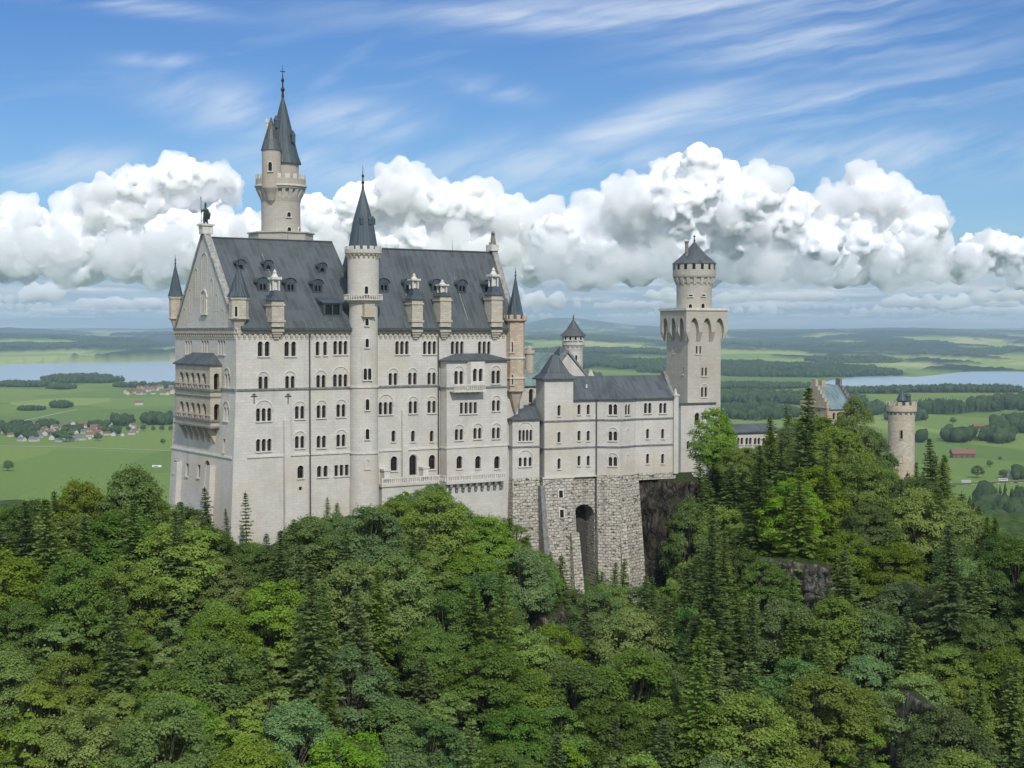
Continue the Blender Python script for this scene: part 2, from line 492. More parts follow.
def brickwork(q, uv, w, h, mortar, c1, c2, cm, smooth=0.1):
    t = q.n.new('ShaderNodeTexBrick')
    q.put(t.inputs['Vector'], uv)
    for k, v in (('Color1', (*c1, 1)), ('Color2', (*c2, 1)), ('Mortar', (*cm, 1)), ('Scale', 1.0), ('Mortar Size', mortar), ('Mortar Smooth', smooth),
                 ('Bias', 0.0), ('Brick Width', w), ('Row Height', h)): t.inputs[k].default_value = v
    return S(q, t.outputs['Color']), S(q, t.outputs['Fac'])

def ashlar(name, c, w=1.15, h=0.48, contrast=0.10, joint=0.72, stain=0.32, streaks=0.30, warm=(0.9, 0.78, 0.6)):
    m, q, b = new_mat(name, 0.92, 0.15)
    k = lambda f: tuple(x * f for x in c)
    uv, p = uvmap(q), wpos(q)
    col, fac = brickwork(q, uv, w, h, 0.022, k(1 - contrast), k(1 + contrast), k(joint))
    n1 = q.noise(p, 0.22, 5, 0.6)
    col = q.mix(q.step(n1, 0.38, 0.72, 0.0, stain), col, k(0.74))
    st = q.noise(q.vmath('MULTIPLY', p, (0.7, 0.7, 0.06)), 1.0, 6, 0.66)
    col = q.mix(q.step(st, 0.5, 0.78, 0.0, streaks), col, tuple(x * y * 0.72 for x, y in zip(c, (0.96, 0.95, 0.94))))
    n3 = q.noise(p, 0.09, 3, 0.5)
    col = q.mix(q.step(n3, 0.48, 0.72, 0.0, 0.42), col, tuple(x * y for x, y in zip(c, warm)))
    n4 = q.noise(p, 2.2, 4, 0.7)
    col = q.mix(0.45, col, q.ramp(n4, [(0.25, (0.72,) * 3), (0.75, (1.0,) * 3)]), 'MULTIPLY')
    setc(q, b, col); bump(q, b, fac * -0.6 + n4 * 0.6, 0.35, 0.05)
    return m
def rubble(name, c):
    m, q, b = new_mat(name, 0.95, 0.1)
    k = lambda f: tuple(x * f for x in c)
    uv, p = uvmap(q), wpos(q)
    w = q.noise(uv, 0.8, 4, 0.65, color=True)
    uv2 = q.vmath('ADD', q.vmath('MULTIPLY_ADD', w, (0.9, 0.7, 0), uv), (-0.45, -0.35, 0))
    col, fac = brickwork(q, uv2, 1.0, 0.58, 0.06, k(0.84), k(1.10), k(0.50), 0.5)
    n2 = q.noise(q.vmath('MULTIPLY', uv, (0.8, 1.7, 0)), 1.0, 5, 0.68)
    hole = q.step(n2, 0.57, 0.63)
    col = q.mix(hole * 0.82, col, (0.035, 0.036, 0.034))
    st = q.noise(q.vmath('MULTIPLY', p, (0.5, 0.5, 0.06)), 1.0, 4, 0.6)
    col = q.mix(q.step(st, 0.5, 0.7, 0.0, 0.55), col, k(0.45))
    n3 = q.noise(p, 1.6, 5, 0.7)
    col = q.mix(0.6, col, q.ramp(n3, [(0.3, (0.6,) * 3), (0.7, (1.05,) * 3)]), 'MULTIPLY')
    setc(q, b, col); bump(q, b, fac * -1.0 + hole * -1.2 + n3, 0.8, 0.25)
    return m
def sheet_roof(name, c, c2, seam=1.15, patina=None):
    m, q, b = new_mat(name, 0.52, 0.4)
    uv, p = uvmap(q), wpos(q)
    u, v, _ = q.sep(uv)
    w = q.math('PINGPONG', u, seam / 2)
    line = q.step(w, 0.0, 0.13, 1.0, 0.0)
    plate = q.noise(q.xyz(q.math('FLOOR', u / seam), q.math('FLOOR', v / 2.6)), 7.3, 0)
    col = q.mix(q.step(plate, 0.3, 0.7), tuple(x * .85 for x in c), tuple(x * 1.1 for x in c2))
    n = q.noise(q.vmath('MULTIPLY', p, (0.35, 0.35, 0.12)), 1.0, 5, 0.6)
    col = q.mix(q.step(n, 0.38, 0.7, 0.0, 0.85), col, patina or tuple(x * 1.5 for x in c))
    n2 = q.noise(q.vmath('MULTIPLY', uv, (2.5, 0.22, 0)), 1.0, 4, 0.6)
    col = q.mix(q.step(n2, 0.48, 0.75, 0.0, 0.6), col, tuple(x * 0.5 for x in c))
    col = q.mix(line * 0.45, col, tuple(x * 1.9 for x in c))
    setc(q, b, col); bump(q, b, line, 0.5, 0.06)
    return m
def plain(name, c, rough=0.7, var=0.25, scale=1.5, spec=0.3, metal=0.0):
    m, q, b = new_mat(name, rough, spec)
    n = q.noise(wpos(q), scale, 4, 0.6)
    setc(q, b, q.mix(q.step(n, 0.3, 0.7), tuple(x * (1 - var) for x in c), tuple(x * (1 + var) for x in c)))
    b.inputs['Metallic'].default_value = metal
    return m

M = {}
M['limestone'] = ashlar('pale_limestone', (0.625, 0.60, 0.555), contrast=0.05, joint=0.84, stain=0.55, streaks=0.68)
M['grey_limestone'] = ashlar('grey_limestone', (0.50, 0.47, 0.41), contrast=0.06, joint=0.8)
M['coping'] = plain('weathered_coping_stone', (0.30, 0.295, 0.28), .9, .3)
M['sandstone'] = ashlar('tan_sandstone', (0.54, 0.49, 0.405), 0.8, 0.4, 0.12)
M['rosestone'] = ashlar('rose_sandstone', (0.56, 0.46, 0.36), 0.8, 0.4, 0.16)
M['brick'] = ashlar('ochre_brick', (0.52, 0.43, 0.32), 0.5, 0.25, 0.15)
M['trim'] = plain('dressed_stone', (0.60, 0.575, 0.52), 0.85, 0.12)
M['dark_trim'] = plain('weathered_string_course', (0.20, 0.20, 0.195), 0.85, 0.3)
M['rubble'] = rubble('rough_foundation_stone', (0.60, 0.56, 0.48))
M['roof'] = sheet_roof('slate_grey_sheet_roof', (0.062, 0.074, 0.080), (0.082, 0.095, 0.102))
M['spire'] = sheet_roof('dark_spire_sheet', (0.045, 0.062, 0.075), (0.06, 0.078, 0.09), 0.5)
M['copper'] = sheet_roof('green_copper_roof', (0.13, 0.19, 0.18), (0.15, 0.22, 0.205), 0.6, (0.22, 0.31, 0.28))
M['glass'] = plain('dark_window_glass', (0.012, 0.011, 0.011), 0.25, 0.3, 0.7, 0.35)
M['window_wood'] = plain('brown_window_bars', (0.07, 0.05, 0.035), 0.7)
M['lead'] = plain('lead_downpipe', (0.07, 0.075, 0.08), 0.6)
M['bronze'] = plain('dark_bronze', (0.045, 0.055, 0.05), 0.5, 0.3, 3.0, 0.4, 0.4)
M['iron'] = plain('dark_iron', (0.03, 0.032, 0.035), 0.55)
M['bark'] = plain('tree_bark', (0.10, 0.085, 0.065), 0.95, 0.4, 3.0, 0.1)

# ------------------------------------------------------------------ castle helpers
def extrude_a(mb, sec, a0, a1, mat=0, cap=0):
    """cross-section [(b, z)...] pulled along a"""
    n = len(sec)
    for i in range(n):
        (b0, z0), (b1, z1) = sec[i], sec[(i + 1) % n]
        mb.poly([(a0, b0, z0), (a1, b0, z0), (a1, b1, z1), (a0, b1, z1)], mat)
    mb.poly([(a0, b, z) for b, z in reversed(sec)], cap); mb.poly([(a1, b, z) for b, z in sec], cap)
def extrude_b(mb, sec, b0, b1, mat=0, cap=0):
    n = len(sec)
    for i in range(n):
        (a0, z0), (a1, z1) = sec[i], sec[(i + 1) % n]
        mb.poly([(a0, b0, z0), (a0, b1, z0), (a1, b1, z1), (a1, b0, z1)], mat)
    mb.poly([(a, b0, z) for a, z in sec], cap); mb.poly([(a, b1, z) for a, z in reversed(sec)], cap)
def octagon(cx, cy, r, n=8, a0=None):
    a0 = math.pi / n if a0 is None else a0
    return [(cx + r * math.cos(a0 + 2 * math.pi * i / n), cy + r * math.sin(a0 + 2 * math.pi * i / n)) for i in range(n)]
def zpx(py, depth, px=512): return at(px, py, depth).z
def depth_of(fr, a, b): return fr.world(a, b, 0).y
def finial(mb, cx, cy, z, h, r=0.16):
    mb.lathe(cx, cy, [(r * 1.5, z - 0.3), (r, z + h * 0.12), (r * 2.1, z + h * 0.2), (r * 0.8, z + h * 0.3), (r * 0.7, z + h * 0.42), (r * 1.7, z + h * 0.5), (r * 0.5, z + h * 0.6), (0.02, z + h)], 10)
def round_window(th, fr, cx, cy, r, px, py, w, h, n=1, parent=None, arch=True, stone=None, gap=0.18, batter=0.0):
    """a framed window set on a round shaft where the sight line of the pixel meets it"""
    o = fr.loc((0, 0, EYE)); d = ray(px, py); d = Vector((d.dot(fr.d), d.dot(fr.e), d.z))
    ox, oy = o.x - cx, o.y - cy
    A_, B_, C_ = d.x ** 2 + d.y ** 2, 2 * (ox * d.x + oy * d.y), ox * ox + oy * oy - r * r
    disc = B_ * B_ - 4 * A_ * C_
    t = (-B_ - math.sqrt(disc)) / (2 * A_) if disc > 0 else -B_ / (2 * A_)
    hp = o + d * t
    th_ = math.atan2(hp.y - cy, hp.x - cx)
    tot = n * w + (n - 1) * gap
    nx, ny = math.cos(th_), math.sin(th_); tx, ty = -ny, nx
    ctr = (cx + nx * r, cy + ny * r)
    L = tot + 0.5
    p = Panel(fr, (ctr[0] - tx * L / 2, ctr[1] - ty * L / 2), (ctr[0] + tx * L / 2, ctr[1] + ty * L / 2), hp.z - h / 2 - 0.3, hp.z + h / 2 + 0.3)
    g, f = MB(), MB()
    zb = hp.z - h / 2
    for i in range(n):
        c = L / 2 - tot / 2 + w / 2 + i * (w + gap)
        k = 8
        zs = zb + h - (w / 2 if arch else 0)
        pts = [(c - w / 2, zb), (c + w / 2, zb)] + ([(c + math.cos(math.pi * j / k) * w / 2, zs + math.sin(math.pi * j / k) * w / 2) for j in range(k + 1)] if arch else [(c + w / 2, zs), (c - w / 2, zs)])
        g.poly([p.pt(s, z, 0.03) for s, z in pts])
        p.slab(f, c - w / 2 - 0.13, zb, c - w / 2, zs, -0.15, 0.17); p.slab(f, c + w / 2, zb, c + w / 2 + 0.13, zs, -0.15, 0.17)
        if arch: p.arc_band(f, c, zs, w / 2, w / 2 + 0.13, -0.15, 0.17, 8)
        else: p.slab(f, c - w / 2 - 0.13, zs, c + w / 2 + 0.13, zs + 0.15, -0.15, 0.17)
    p.slab(f, L / 2 - tot / 2 - 0.2, zb - 0.2, L / 2 + tot / 2 + 0.2, zb - 0.003, -0.15, 0.25)
    wo = th.part('window', g, M['glass'], parent)
    th.part('window_frame', f, stone or M['trim'], wo)

# ------------------------------------------------------------------ the palace block
A = Frame(236, 250, R(56.5))
LEN, WID, WA, WE = A.a_at(518, 0), A.b_at(175, 0), 24.4, 16.0
EAVE = A.hit(300, 328, (0, 0, 0), (0, 1, 0)).z
BASE = 154.0
RZ = A.hit(260, 239.5, (0, WID / 2, 0), (0, 1, 0)).z
RZ2 = A.hit(430, 250.5, (0, 8.0, 0), (0, 1, 0)).z
palace = Thing('palace_building', 'tall pale limestone palace with steep grey roof, west gable and rows of arched windows', 'palace', A, (0, 0, BASE))
ROOF_SLOPE = (RZ - EAVE) / (WID / 2 + 0.7)
ROOF_SLOPE2 = (RZ2 - EAVE) / (8.0 + 0.7)

south = Panel(A, (0, 0), (LEN, 0), BASE, EAVE - 0.35)
W3 = dict(n=3, w=0.72, gap=0.26)
# top storey
for px, n in ((263.7, 2), (290.2, 2)): south.window(px, 348.8, n, 0.86, 2.5, 0.42, hood=False)
south.window(317.6, 348.4, 1, 0.72, 2.4); south.window(325.2, 348.3, 1, 0.72, 2.4)
for px in (340.4, 402, 429.6, 457.2, 484.3): south.window(px, 347.6, 3, 0.72, 2.35, 0.28)
# second storey, lights under relieving arches
for px, py, n in ((263.3, 382.8, 2), (290, 382.2, 2), (321, 381.2, 2), (340.3, 380.4, 3), (393, 379, 2), (412.5, 378.6, 2), (431.7, 378.4, 2)):
    south.window(px, py, n, 0.74, 2.15, 0.28, hood=True)
# third storey
for px, py, n in ((263.8, 414.6, 3), (299.7, 412.4, 2), (321.3, 411.5, 2), (341, 410.5, 2), (385.6, 408.2, 3), (413, 407.2, 2), (431.7, 406.8, 2)):
    south.window(px, py, n, 0.74, 2.2, 0.28, hood=True)
# fourth storey
for px, py, n, hd in ((263.8, 445, 3, False), (299.7, 442.0, 2, True), (321.3, 441.6, 2, False), (341, 440.4, 2, True)):
    south.window(px, py, n, 0.74, 2.1, 0.28, hood=hd)
for px in (393.5, 413, 431.7): south.window(px, 436, 1, 0.78, 2.0)
# ground storey
south.window(300.5, 471.8, 1, 1.15, 2.2); south.window(322.4, 471.2, 2, 0.8, 1.95, 0.42); south.window(341.6, 470.4, 3, 0.72, 1.9, 0.3, arch=False)
south.window(394, 463.5, 1, 1.35, 2.6); south.window(432, 462.0, 1, 1.35, 2.6)
south.window(300.5, 488.5, 1, 0.6, 0.6, arch=False, sill=False)
s_, z_ = south.px(413, 465); south.window(413, 465, 1, 1.5, 3.6, name='door', sill=False, hood=True)

west = Panel(A, (0, WID), (0, 0), BASE, EAVE - 0.35, 0.065, 191.0)
for px in (188.5, 205, 221.5): west.window(px, 347.5, 3, 0.8, 2.3, 0.35, arch=False)
west.window(227.3, 380.5, 2, 0.9, 2.3, 0.35, hood=True); west.window(227.8, 414, 2, 0.9, 2.3, 0.35, hood=True)
west.window(227.5, 445.5, 1, 0.9, 2.2, arch=False)
for px, py, w in ((180.3, 466.5, 1.3), (192.4, 469.5, 1.3), (204, 470.8, 1.3)): west.window(px, py, 1, w, 2.2, arch=False)
west.window(212.8, 473.5, 1, 2.4, 4.6, depth=1.0)

wall = MB()
south.build(wall); west.build(wall)
for zlo, zhi in ((BASE, 191.0),):
    k = 0.065 * (191.0 - BASE)
    wall.poly([(-k, 0, BASE), (0, 0, BASE), (0, 0, 191.0)]); wall.poly([(-k, WID, BASE), (0, WID, 191.0), (0, WID, BASE)])
wall.poly([(0, WID, BASE), (0, WID, EAVE - .35), (WA, WID, EAVE - .35), (WA, WID, BASE)])
wall.poly([(WA, WID, BASE), (WA, WID, EAVE - .35), (WA, WE, EAVE - .35), (WA, WE, BASE)])
wall.poly([(WA, WE, BASE), (WA, WE, EAVE - .35), (LEN, WE, EAVE - .35), (LEN, WE, BASE)])
wall.poly([(LEN, 0, BASE), (LEN, WE, BASE), (LEN, WE, EAVE - .35), (LEN, 0, EAVE - .35)])
palace.part('wall', wall, M['limestone'])
south.fit(palace); west.fit(palace, M['sandstone'])

# string courses, plinth ledge, corbel frieze
zc1 = A.hit(237, 390, (0, 0, 0), (0, 1, 0)).z; zc2 = A.hit(240, 457.5, (0, 0, 0), (0, 1, 0)).z
st = MB()
south.slab(st, 0, zc1 - .16, LEN, zc1 + .16, 0.0, 0.24); west.slab(st, 0, zc1 - .16, WID, zc1 + .16, 0.0, 0.24)
palace.part('string_course', st, M['dark_trim'])
st = MB()
south.slab(st, 0, zc2 - .18, LEN, zc2 + .12, 0.0, 0.2); west.slab(st, 0, zc2 - .18, WID, zc2 + .12, 0.0, 0.2)
palace.part('plinth_ledge', st, M['trim'])
fr = MB()
for pan, L in ((south, LEN), (west, WID)):
    n = int(L / 0.95)
    for i in range(n):
        s = (i + 0.5) * L / n
        pan.slab(fr, s - 0.24, EAVE - 1.5, s + 0.24, EAVE - 0.95, 0.0, 0.26)
        pan.slab(fr, s - 0.14, EAVE - 1.85, s + 0.14, EAVE - 1.503, 0.0, 0.14)
    pan.slab(fr, 0, EAVE - 0.947, L, EAVE - 0.36, 0.0, 0.34)
palace.part('corbel_frieze', fr, M['sandstone'])

# roofs
rf = MB()
extrude_a(rf, [(-0.7, EAVE - .35), (-0.7, EAVE), (WID / 2, RZ), (WID + .7, EAVE), (WID + .7, EAVE - .35)][::-1], 0.72, WA + 0.5)
wroof = palace.part('roof', rf, M['roof'])
rf = MB()
extrude_a(rf, [(-0.7, EAVE - .35), (-0.7, EAVE), (8.0, RZ2), (WE + .7, EAVE), (WE + .7, EAVE - .35)][::-1], WA + 0.503, LEN - 0.7)
eroof = palace.part('roof', rf, M['roof'])
gt = MB()
gt.box(0.75, -0.95, EAVE - 0.42, LEN - 0.4, -0.703, EAVE + 0.02)
palace.part('gutter', gt, M['lead'])
rl = MB()
rl.tube((0.8, WID / 2, RZ + .05), (WA + .4, WID / 2, RZ + .05), 0.16, 0.16, 6); rl.tube((WA + .6, 8, RZ2 + .05), (LEN - .7, 8, RZ2 + .05), 0.16, 0.16, 6)
for a in (16.0, 33.0, 47.0):
    zz = RZ if a < WA else RZ2; bb = WID / 2 if a < WA else 8.0
    rl.tube((a, bb, zz), (a, bb, zz + 2.2), 0.035, 0.02, 5)
palace.part('ridge_capping', rl, M['lead'])
# pale snow-guard strips running up the roof
for a, b0, b1 in ((9.8, 4.5, 11.5), (34.2, 0.5, 3.6), (45.5, 0.2, 5.0)):
    sl, zz = (ROOF_SLOPE, WID / 2) if a < WA else (ROOF_SLOPE2, 8)
    z0, z1 = EAVE + (b0 + .7) * sl + .05, EAVE + (b1 + .7) * sl + .05
    bands = MB(); bands.poly([(a, b0, z0), (a + .12, b0, z0), (a + .12, b1, z1), (a, b1, z1)])
    palace.part('snow_guard', bands, M['coping'])

# gables
def gable(a0, a1, width, rz, name, mat):
    g = MB()
    extrude_a(g, [(0.3, EAVE - .35), (width - 0.3, EAVE - .35), (width / 2, rz + 0.7)], a0, a1)
    return palace.part(name, g, mat)
wg = gable(-0.02, 0.70, WID, RZ, 'gable', M['limestone'])
eg = gable(LEN - 0.72, LEN, WE, RZ2, 'gable', M['limestone'])
def coping(width, rz, a0, a1, parent):
    c = MB()
    for sgn in (0, 1):
        e = 0.2 if not sgn else width - 0.2
        dz = 0.55
        sec = [(e, EAVE - .3), (width / 2, rz + .705), (width / 2, rz + .705 + dz * 1.5), (e - (0.55 if not sgn else -0.55), EAVE - .3)]
        extrude_a(c, sec if sgn else sec[::-1], a0, a1)
    palace.part('coping', c, M['coping'], parent)
coping(WID, RZ, -0.22, 1.0, wg); coping(WE, RZ2, LEN - 0.95, LEN + .2, eg)
gc = MB(); west.slab(gc, 0, EAVE - 0.34, WID, EAVE + 0.05, 0.0, 0.42)
palace.part('cornice', gc, M['dark_trim'], wg)
gp = Panel(A, (-0.02, WID), (-0.02, 0), EAVE, RZ)
gp.window(204.3, 305, 3, 0.62, 2.9, 0.24, hood=True)
for px, py, w, h in ((196.5, 284, 1.2, 5.5), (212, 288.5, 1.2, 3.4), (190.5, 301, 1.2, 4.4), (217, 302.5, 1.2, 3.0), (185, 316, 1.1, 2.8), (223, 316, 1.1, 2.4), (204.5, 273, 2.9, 7.0)):
    gp.window(px, py, 1, w, h, blind=True, sill=False)
wins, gp.wins = gp.wins, []
for wn in wins:
    gp.wins = [wn]
    if wn[10]: gp.fit(palace, M['grey_limestone'])
    else:       # the gable wall is solid, so this light stands in its own shallow frame
        s, zb, tot, h, cs, w = wn[:6]
        g, f = MB(), MB()
        for c in cs:
            g.poly([gp.pt(c - w / 2, zb, .03), gp.pt(c + w / 2, zb, .03), gp.pt(c + w / 2, zb + h, .03), gp.pt(c - w / 2, zb + h, .03)])
            gp.slab(f, c - w / 2 - .12, zb, c - w / 2, zb + h, 0, .2)
        gp.slab(f, s + tot / 2, zb, s + tot / 2 + .12, zb + h, 0, .2); gp.slab(f, s - tot / 2 - .3, zb - .3, s + tot / 2 + .3, zb - .002, 0, .4)
        gp.arc_band(f, s, zb + h - .2, tot / 2 + .05, tot / 2 + .35, 0, .22)
        wo = palace.part('window', g, M['glass'], wg); palace.part('window_frame', f, M['trim'])

# statue plinths
pl = MB(); pl.box(-0.5, WID / 2 - 0.9, RZ + 0.6, 1.4, WID / 2 + 0.9, RZ + 2.0); pl.box(-0.75, WID / 2 - 1.15, RZ + 2.0, 1.65, WID / 2 + 1.15, RZ + 2.35)
palace.part('statue_plinth', pl, M['trim'])
pl = MB(); pl.box(LEN - 1.4, 7.0, RZ2 + .3, LEN + .3, 9.0, RZ2 + 1.5)
palace.part('statue_plinth', pl, M['trim'])

# dormers
def dormer(px, py, w, h, two, wide=False):
    bw = A.hit(px, py, (0, -0.7, EAVE), (0, -ROOF_SLOPE, 1))
    sl = ROOF_SLOPE if bw.x < WA else ROOF_SLOPE2
    p = A.hit(px, py, (0, -0.7, EAVE), (0, -sl, 1))
    a, z0 = p.x, p.z - h / 2
    zb = lambda z: -0.7 + (z - EAVE) / sl
    b0, z1 = zb(z0) - 0.05, z0 + h
    d = MB()
    fp = Panel(A, (a - w / 2, b0), (a + w / 2, b0), z0, z1)
    n = 2 if two else 1
    fp.window(0, 0, n, (w - 0.7) / n - (0.1 if two else 0), h * 0.72, 0.2, arch=not wide, sill=False, depth=0.3, sz=(w / 2, z0 + h * 0.48))
    fp.build(d)
    for s in (-1, 1):
        x = a + s * w / 2
        q = [(x, b0, z0), (x, b0, z1), (x, zb(z1), z1)]
        d.poly(q if s > 0 else q[::-1])
    o = palace.part('dormer', d, M['spire'])
    hd = MB(); e = 0.22
    if wide:
        zt = z1 + 0.9
        hd.poly([(a - w / 2 - e, b0 - e, z1), (a + w / 2 + e, b0 - e, z1), (a + w / 2 + e, zb(zt), zt), (a - w / 2 - e, zb(zt), zt)])
        hd.box(a - w / 2 - e, b0 - e, z1 - .16, a + w / 2 + e, b0 + .05, z1 - .003)
        for s in (-1, 1):
            x = a + s * (w / 2 + e); q = [(x, b0 - e, z1), (x, zb(zt), zt), (x, zb(z1), z1)]; hd.poly(q if s < 0 else q[::-1])
    else:
        k = 8; rr = w / 2 + e
        arc = [(a - math.cos(math.pi * i / k) * rr, z1 + math.sin(math.pi * i / k) * rr * 0.8) for i in range(k + 1)]
        for i in range(k):
            (x0, y0), (x1, y1) = arc[i], arc[i + 1]
            hd.poly([(x0, b0 - e, y0), (x1, b0 - e, y1), (x1, zb(y1) + .1, y1), (x0, zb(y0) + .1, y0)][::-1])
        hd.poly([(x, b0 - 0.02, z) for x, z in arc][::-1])
    palace.part('dormer_hood', hd, M['spire'], o)
    g = MB()
    s, zz, tot, hh, cs, ww = fp.wins[0][:6]
    for c in cs: fp.quad(g, c - ww / 2, zz, c + ww / 2, zz + hh, -0.28)
    palace.part('dormer_window', g, M['glass'], o)
for px, py in ((239.5, 267), (267, 267.5), (321, 270)): dormer(px, py, 1.5, 1.1, False)
for px, py in ((261, 287), (288.7, 287.5), (316, 288.5)): dormer(px, py, 1.85, 1.5, True)
for px, py in ((382.5, 288), (407.7, 288), (435.3, 288.5), (460.6, 289), (486.6, 289)): dormer(px, py, 1.95, 1.6, True)
dormer(329.5, 309.5, 3.4, 2.4, True, True)

# chimneys that stand on the south eaves
def chimney(px, body_y, spire_y, top_y, w, low_y=338, pierced=True):
    a = A.a_at(px, -0.5); dep = depth_of(A, a, -0.5)
    Z = lambda y: zpx(y, dep)
    zb, zs, zt = Z(body_y), Z(spire_y), Z(top_y)
    c = MB(); h = w / 2
    c.box(a - h, -0.98, Z(327) , a + h, 1.5, zb)
    c.box(a - h - .15, -1.13, zb - .9, a + h + .15, 1.65, zb - .6)
    c.box(a - h - .18, -1.16, Z(321) - .2, a + h + .18, 1.68, Z(321) + .15)
    for k in range(4):
        q = h * (1 - k * 0.2)
        c.box(a - q, -0.98 + k * .22, Z(low_y - (3 - k) * -0.0) + (3 - k) * .42 - .2, a + q, 0.2, Z(low_y) + (4 - k) * .42 - .203)
    ch = palace.part('chimney', c, M['sandstone'])
    sp = MB(); sp.prism([(a - h - .35, -1.3), (a + h + .35, -1.3), (a + h + .35, 1.85), (a - h - .35, 1.85)], zb, zb + (zs - zb) * .35, scale_top=.62, bottom=True)
    sp.prism([(a - h * .72, -.68), (a + h * .72, -.68), (a + h * .72, 1.22), (a - h * .72, 1.22)], zb + (zs - zb) * .35, zs, scale_top=.6)
    palace.part('chimney_roof', sp, M['spire'], ch)
    tp = MB()
    r = w * 0.24
    for sx in (-1, 1):
        for sy in (-1, 1): tp.tube((a + sx * r, .27 + sy * r, zs - .1), (a + sx * r, .27 + sy * r, zs + (zt - zs) * .5), .16, .14, 6)
    tp.box(a - r * 1.7, .27 - r * 1.7, zs + (zt - zs) * .5, a + r * 1.7, .27 + r * 1.7, zs + (zt - zs) * .62)
    tp.lathe(a, .27, [(r * .9, zs - .1), (r * .7, zs + (zt - zs) * .5)], 8)
    tp.lathe(a, .27, [(r * 1.2, zs + (zt - zs) * .62), (r * .5, zs + (zt - zs) * .8), (r * .62, zs + (zt - zs) * .86), (.03, zt)], 8)
    palace.part('chimney_pot', tp, M['trim'], ch)
chimney(277, 300.5, 290, 269, 2.25); chimney(416.3, 299.5, 288, 273, 2.2); chimney(444.5, 296, 292, 279.5, 2.3); chimney(495.7, 295, 286, 267, 2.4)

# corner turrets
def turret(name, a, b, r, y_low, y_body, y_cone, y_apex, mats, corbel=1.6, crenel=False, seg=8):
    dep = depth_of(A, a, b); Z = lambda y: zpx(y, dep)
    t = MB(); a0 = math.pi / 8
    prof = [(0.15, Z(y_low) - corbel), (r * .45, Z(y_low) - corbel * .55), (r * .8, Z(y_low) - .35), (r * 1.08, Z(y_low) - .2), (r * 1.08, Z(y_low)), (r, Z(y_low) + .1), (r, Z(y_body) - .4), (r * 1.12, Z(y_body) - .35), (r * 1.12, Z(y_body))]
    t.lathe(a, b, prof, seg, smooth=seg > 8, a0=a0)
    if not crenel: t.lathe(a, b, [(r * 1.12, Z(y_body)), (0.01, Z(y_body) + .01)], seg, smooth=False, a0=a0)
    o = palace.part(name, t, mats)
    if crenel:
        many(palace, 'merlon', mats, o, 10, lambda mb, i: mb.merlons(a, b, r * 1.25, Z(y_body) - .1, Z(y_body) + .75, 10, .55, .3, only=i)); m = MB(); m.lathe(a, b, [(r * 1.12, Z(y_body) - .5), (r * 1.25, Z(y_body) - .3), (r * 1.25, Z(y_body) - .1), (.1, Z(y_body) - .09)], 16, smooth=False)
        palace.part('battlement', m, mats, o)
    c = MB(); rc = r * (1.22 if not crenel else 0.98)
    c.lathe(a, b, [(rc, Z(y_cone)), (rc * .80, Z(y_cone) + (Z(y_apex) - Z(y_cone)) * .16), (0.06, Z(y_apex))], seg, smooth=False, a0=a0)
    c.lathe(a, b, [(rc * .7, Z(y_cone) - .02), (rc, Z(y_cone))], seg, smooth=False, a0=a0)
    palace.part('spire', c, M['spire'], o)
    f = MB(); finial(f, a, b, Z(y_apex) - .3, 2.0, .1); palace.part('finial', f, M['iron'], o)
    return o
sw = turret('corner_turret', 0.75, 0.55, 1.62, 318, 297.5, 297, 266, M['sandstone'], 3.6)
round_window(palace, A, 0.75, 0.55, 1.62 * .925, 236.5, 311.5, .5, 1.7, parent=sw)
turret('corner_turret', 0.2, WID + .1, 1.15, 318, 297, 296.5, 264, M['sandstone'], 3.0)
ta, tb = A.a_at(515.5, -0.7), -0.7
se = turret('corner_turret', ta, tb, 1.75, 390, 319, 319, 276, M['rosestone'], 4.2, True)
band = MB()
for y in (358, 378): 
    zz = zpx(y, depth_of(A, ta, tb)); band.lathe(ta, tb, [(1.76, zz - .15), (1.92, zz - .1), (1.92, zz + .1), (1.76, zz + .15)], 8, smooth=False, a0=math.pi / 8)
palace.part('string_course', band, M['trim'], se)
for py in (347, 379.5): round_window(palace, A, ta, tb, 1.75 * .925, 512.3, py, .5, 1.9, parent=se)

# projecting bay on the east half of the south front
BB = -2.5
al, ar = A.a_at(446.6, BB), A.a_at(507.0, BB)
dbay = depth_of(A, (al + ar) / 2, BB)
ZB = lambda y: zpx(y, dbay)
bf = Panel(A, (al, BB), (ar, BB), BASE, ZB(360)); bl = Panel(A, (al, -0.002), (al, BB), BASE, ZB(360)); br = Panel(A, (ar, BB), (ar, -0.002), BASE, ZB(360))
bf.window(458.8, 377.5, 2, .82, 2.4, .26, hood=True); bf.window(495.8, 377, 2, .82, 2.4, .26, hood=True)
bf.window(468.5, 408, 4, .68, 2.0, .3, arch=False); bf.window(496, 405.5, 2, .74, 2.0, .28, hood=True)
for px, py in ((459, 434.5), (477.5, 433.3), (496, 433)): bf.window(px, py, 2, .74, 2.0, .28, hood=True)
for px in (459.4, 478, 497): bf.window(px, 462.2, 1, 1.2, 2.3)
bm_ = MB(); bf.build(bm_); bl.build(bm_); br.build(bm_)
bm_.poly([(al, BB, ZB(360)), (ar, BB, ZB(360)), (ar, 0, ZB(360)), (al, 0, ZB(360))])
bay = palace.part('projecting_bay', bm_, M['limestone'])
bf.fit(palace)
br_ = MB(); e = .5
zr = ZB(353.5)
P4 = [(al - e, BB - e, ZB(360)), (ar + e, BB - e, ZB(360)), (ar + e, -.25, ZB(360)), (al - e, -.25, ZB(360))]
br_.poly([P4[0], P4[1], (ar - 3.2, -.25, zr), (al + 3.2, -.25, zr)]); br_.poly([P4[1], P4[2], (ar - 3.2, -.25, zr)]); br_.poly([P4[3], P4[0], (al + 3.2, -.25, zr)])
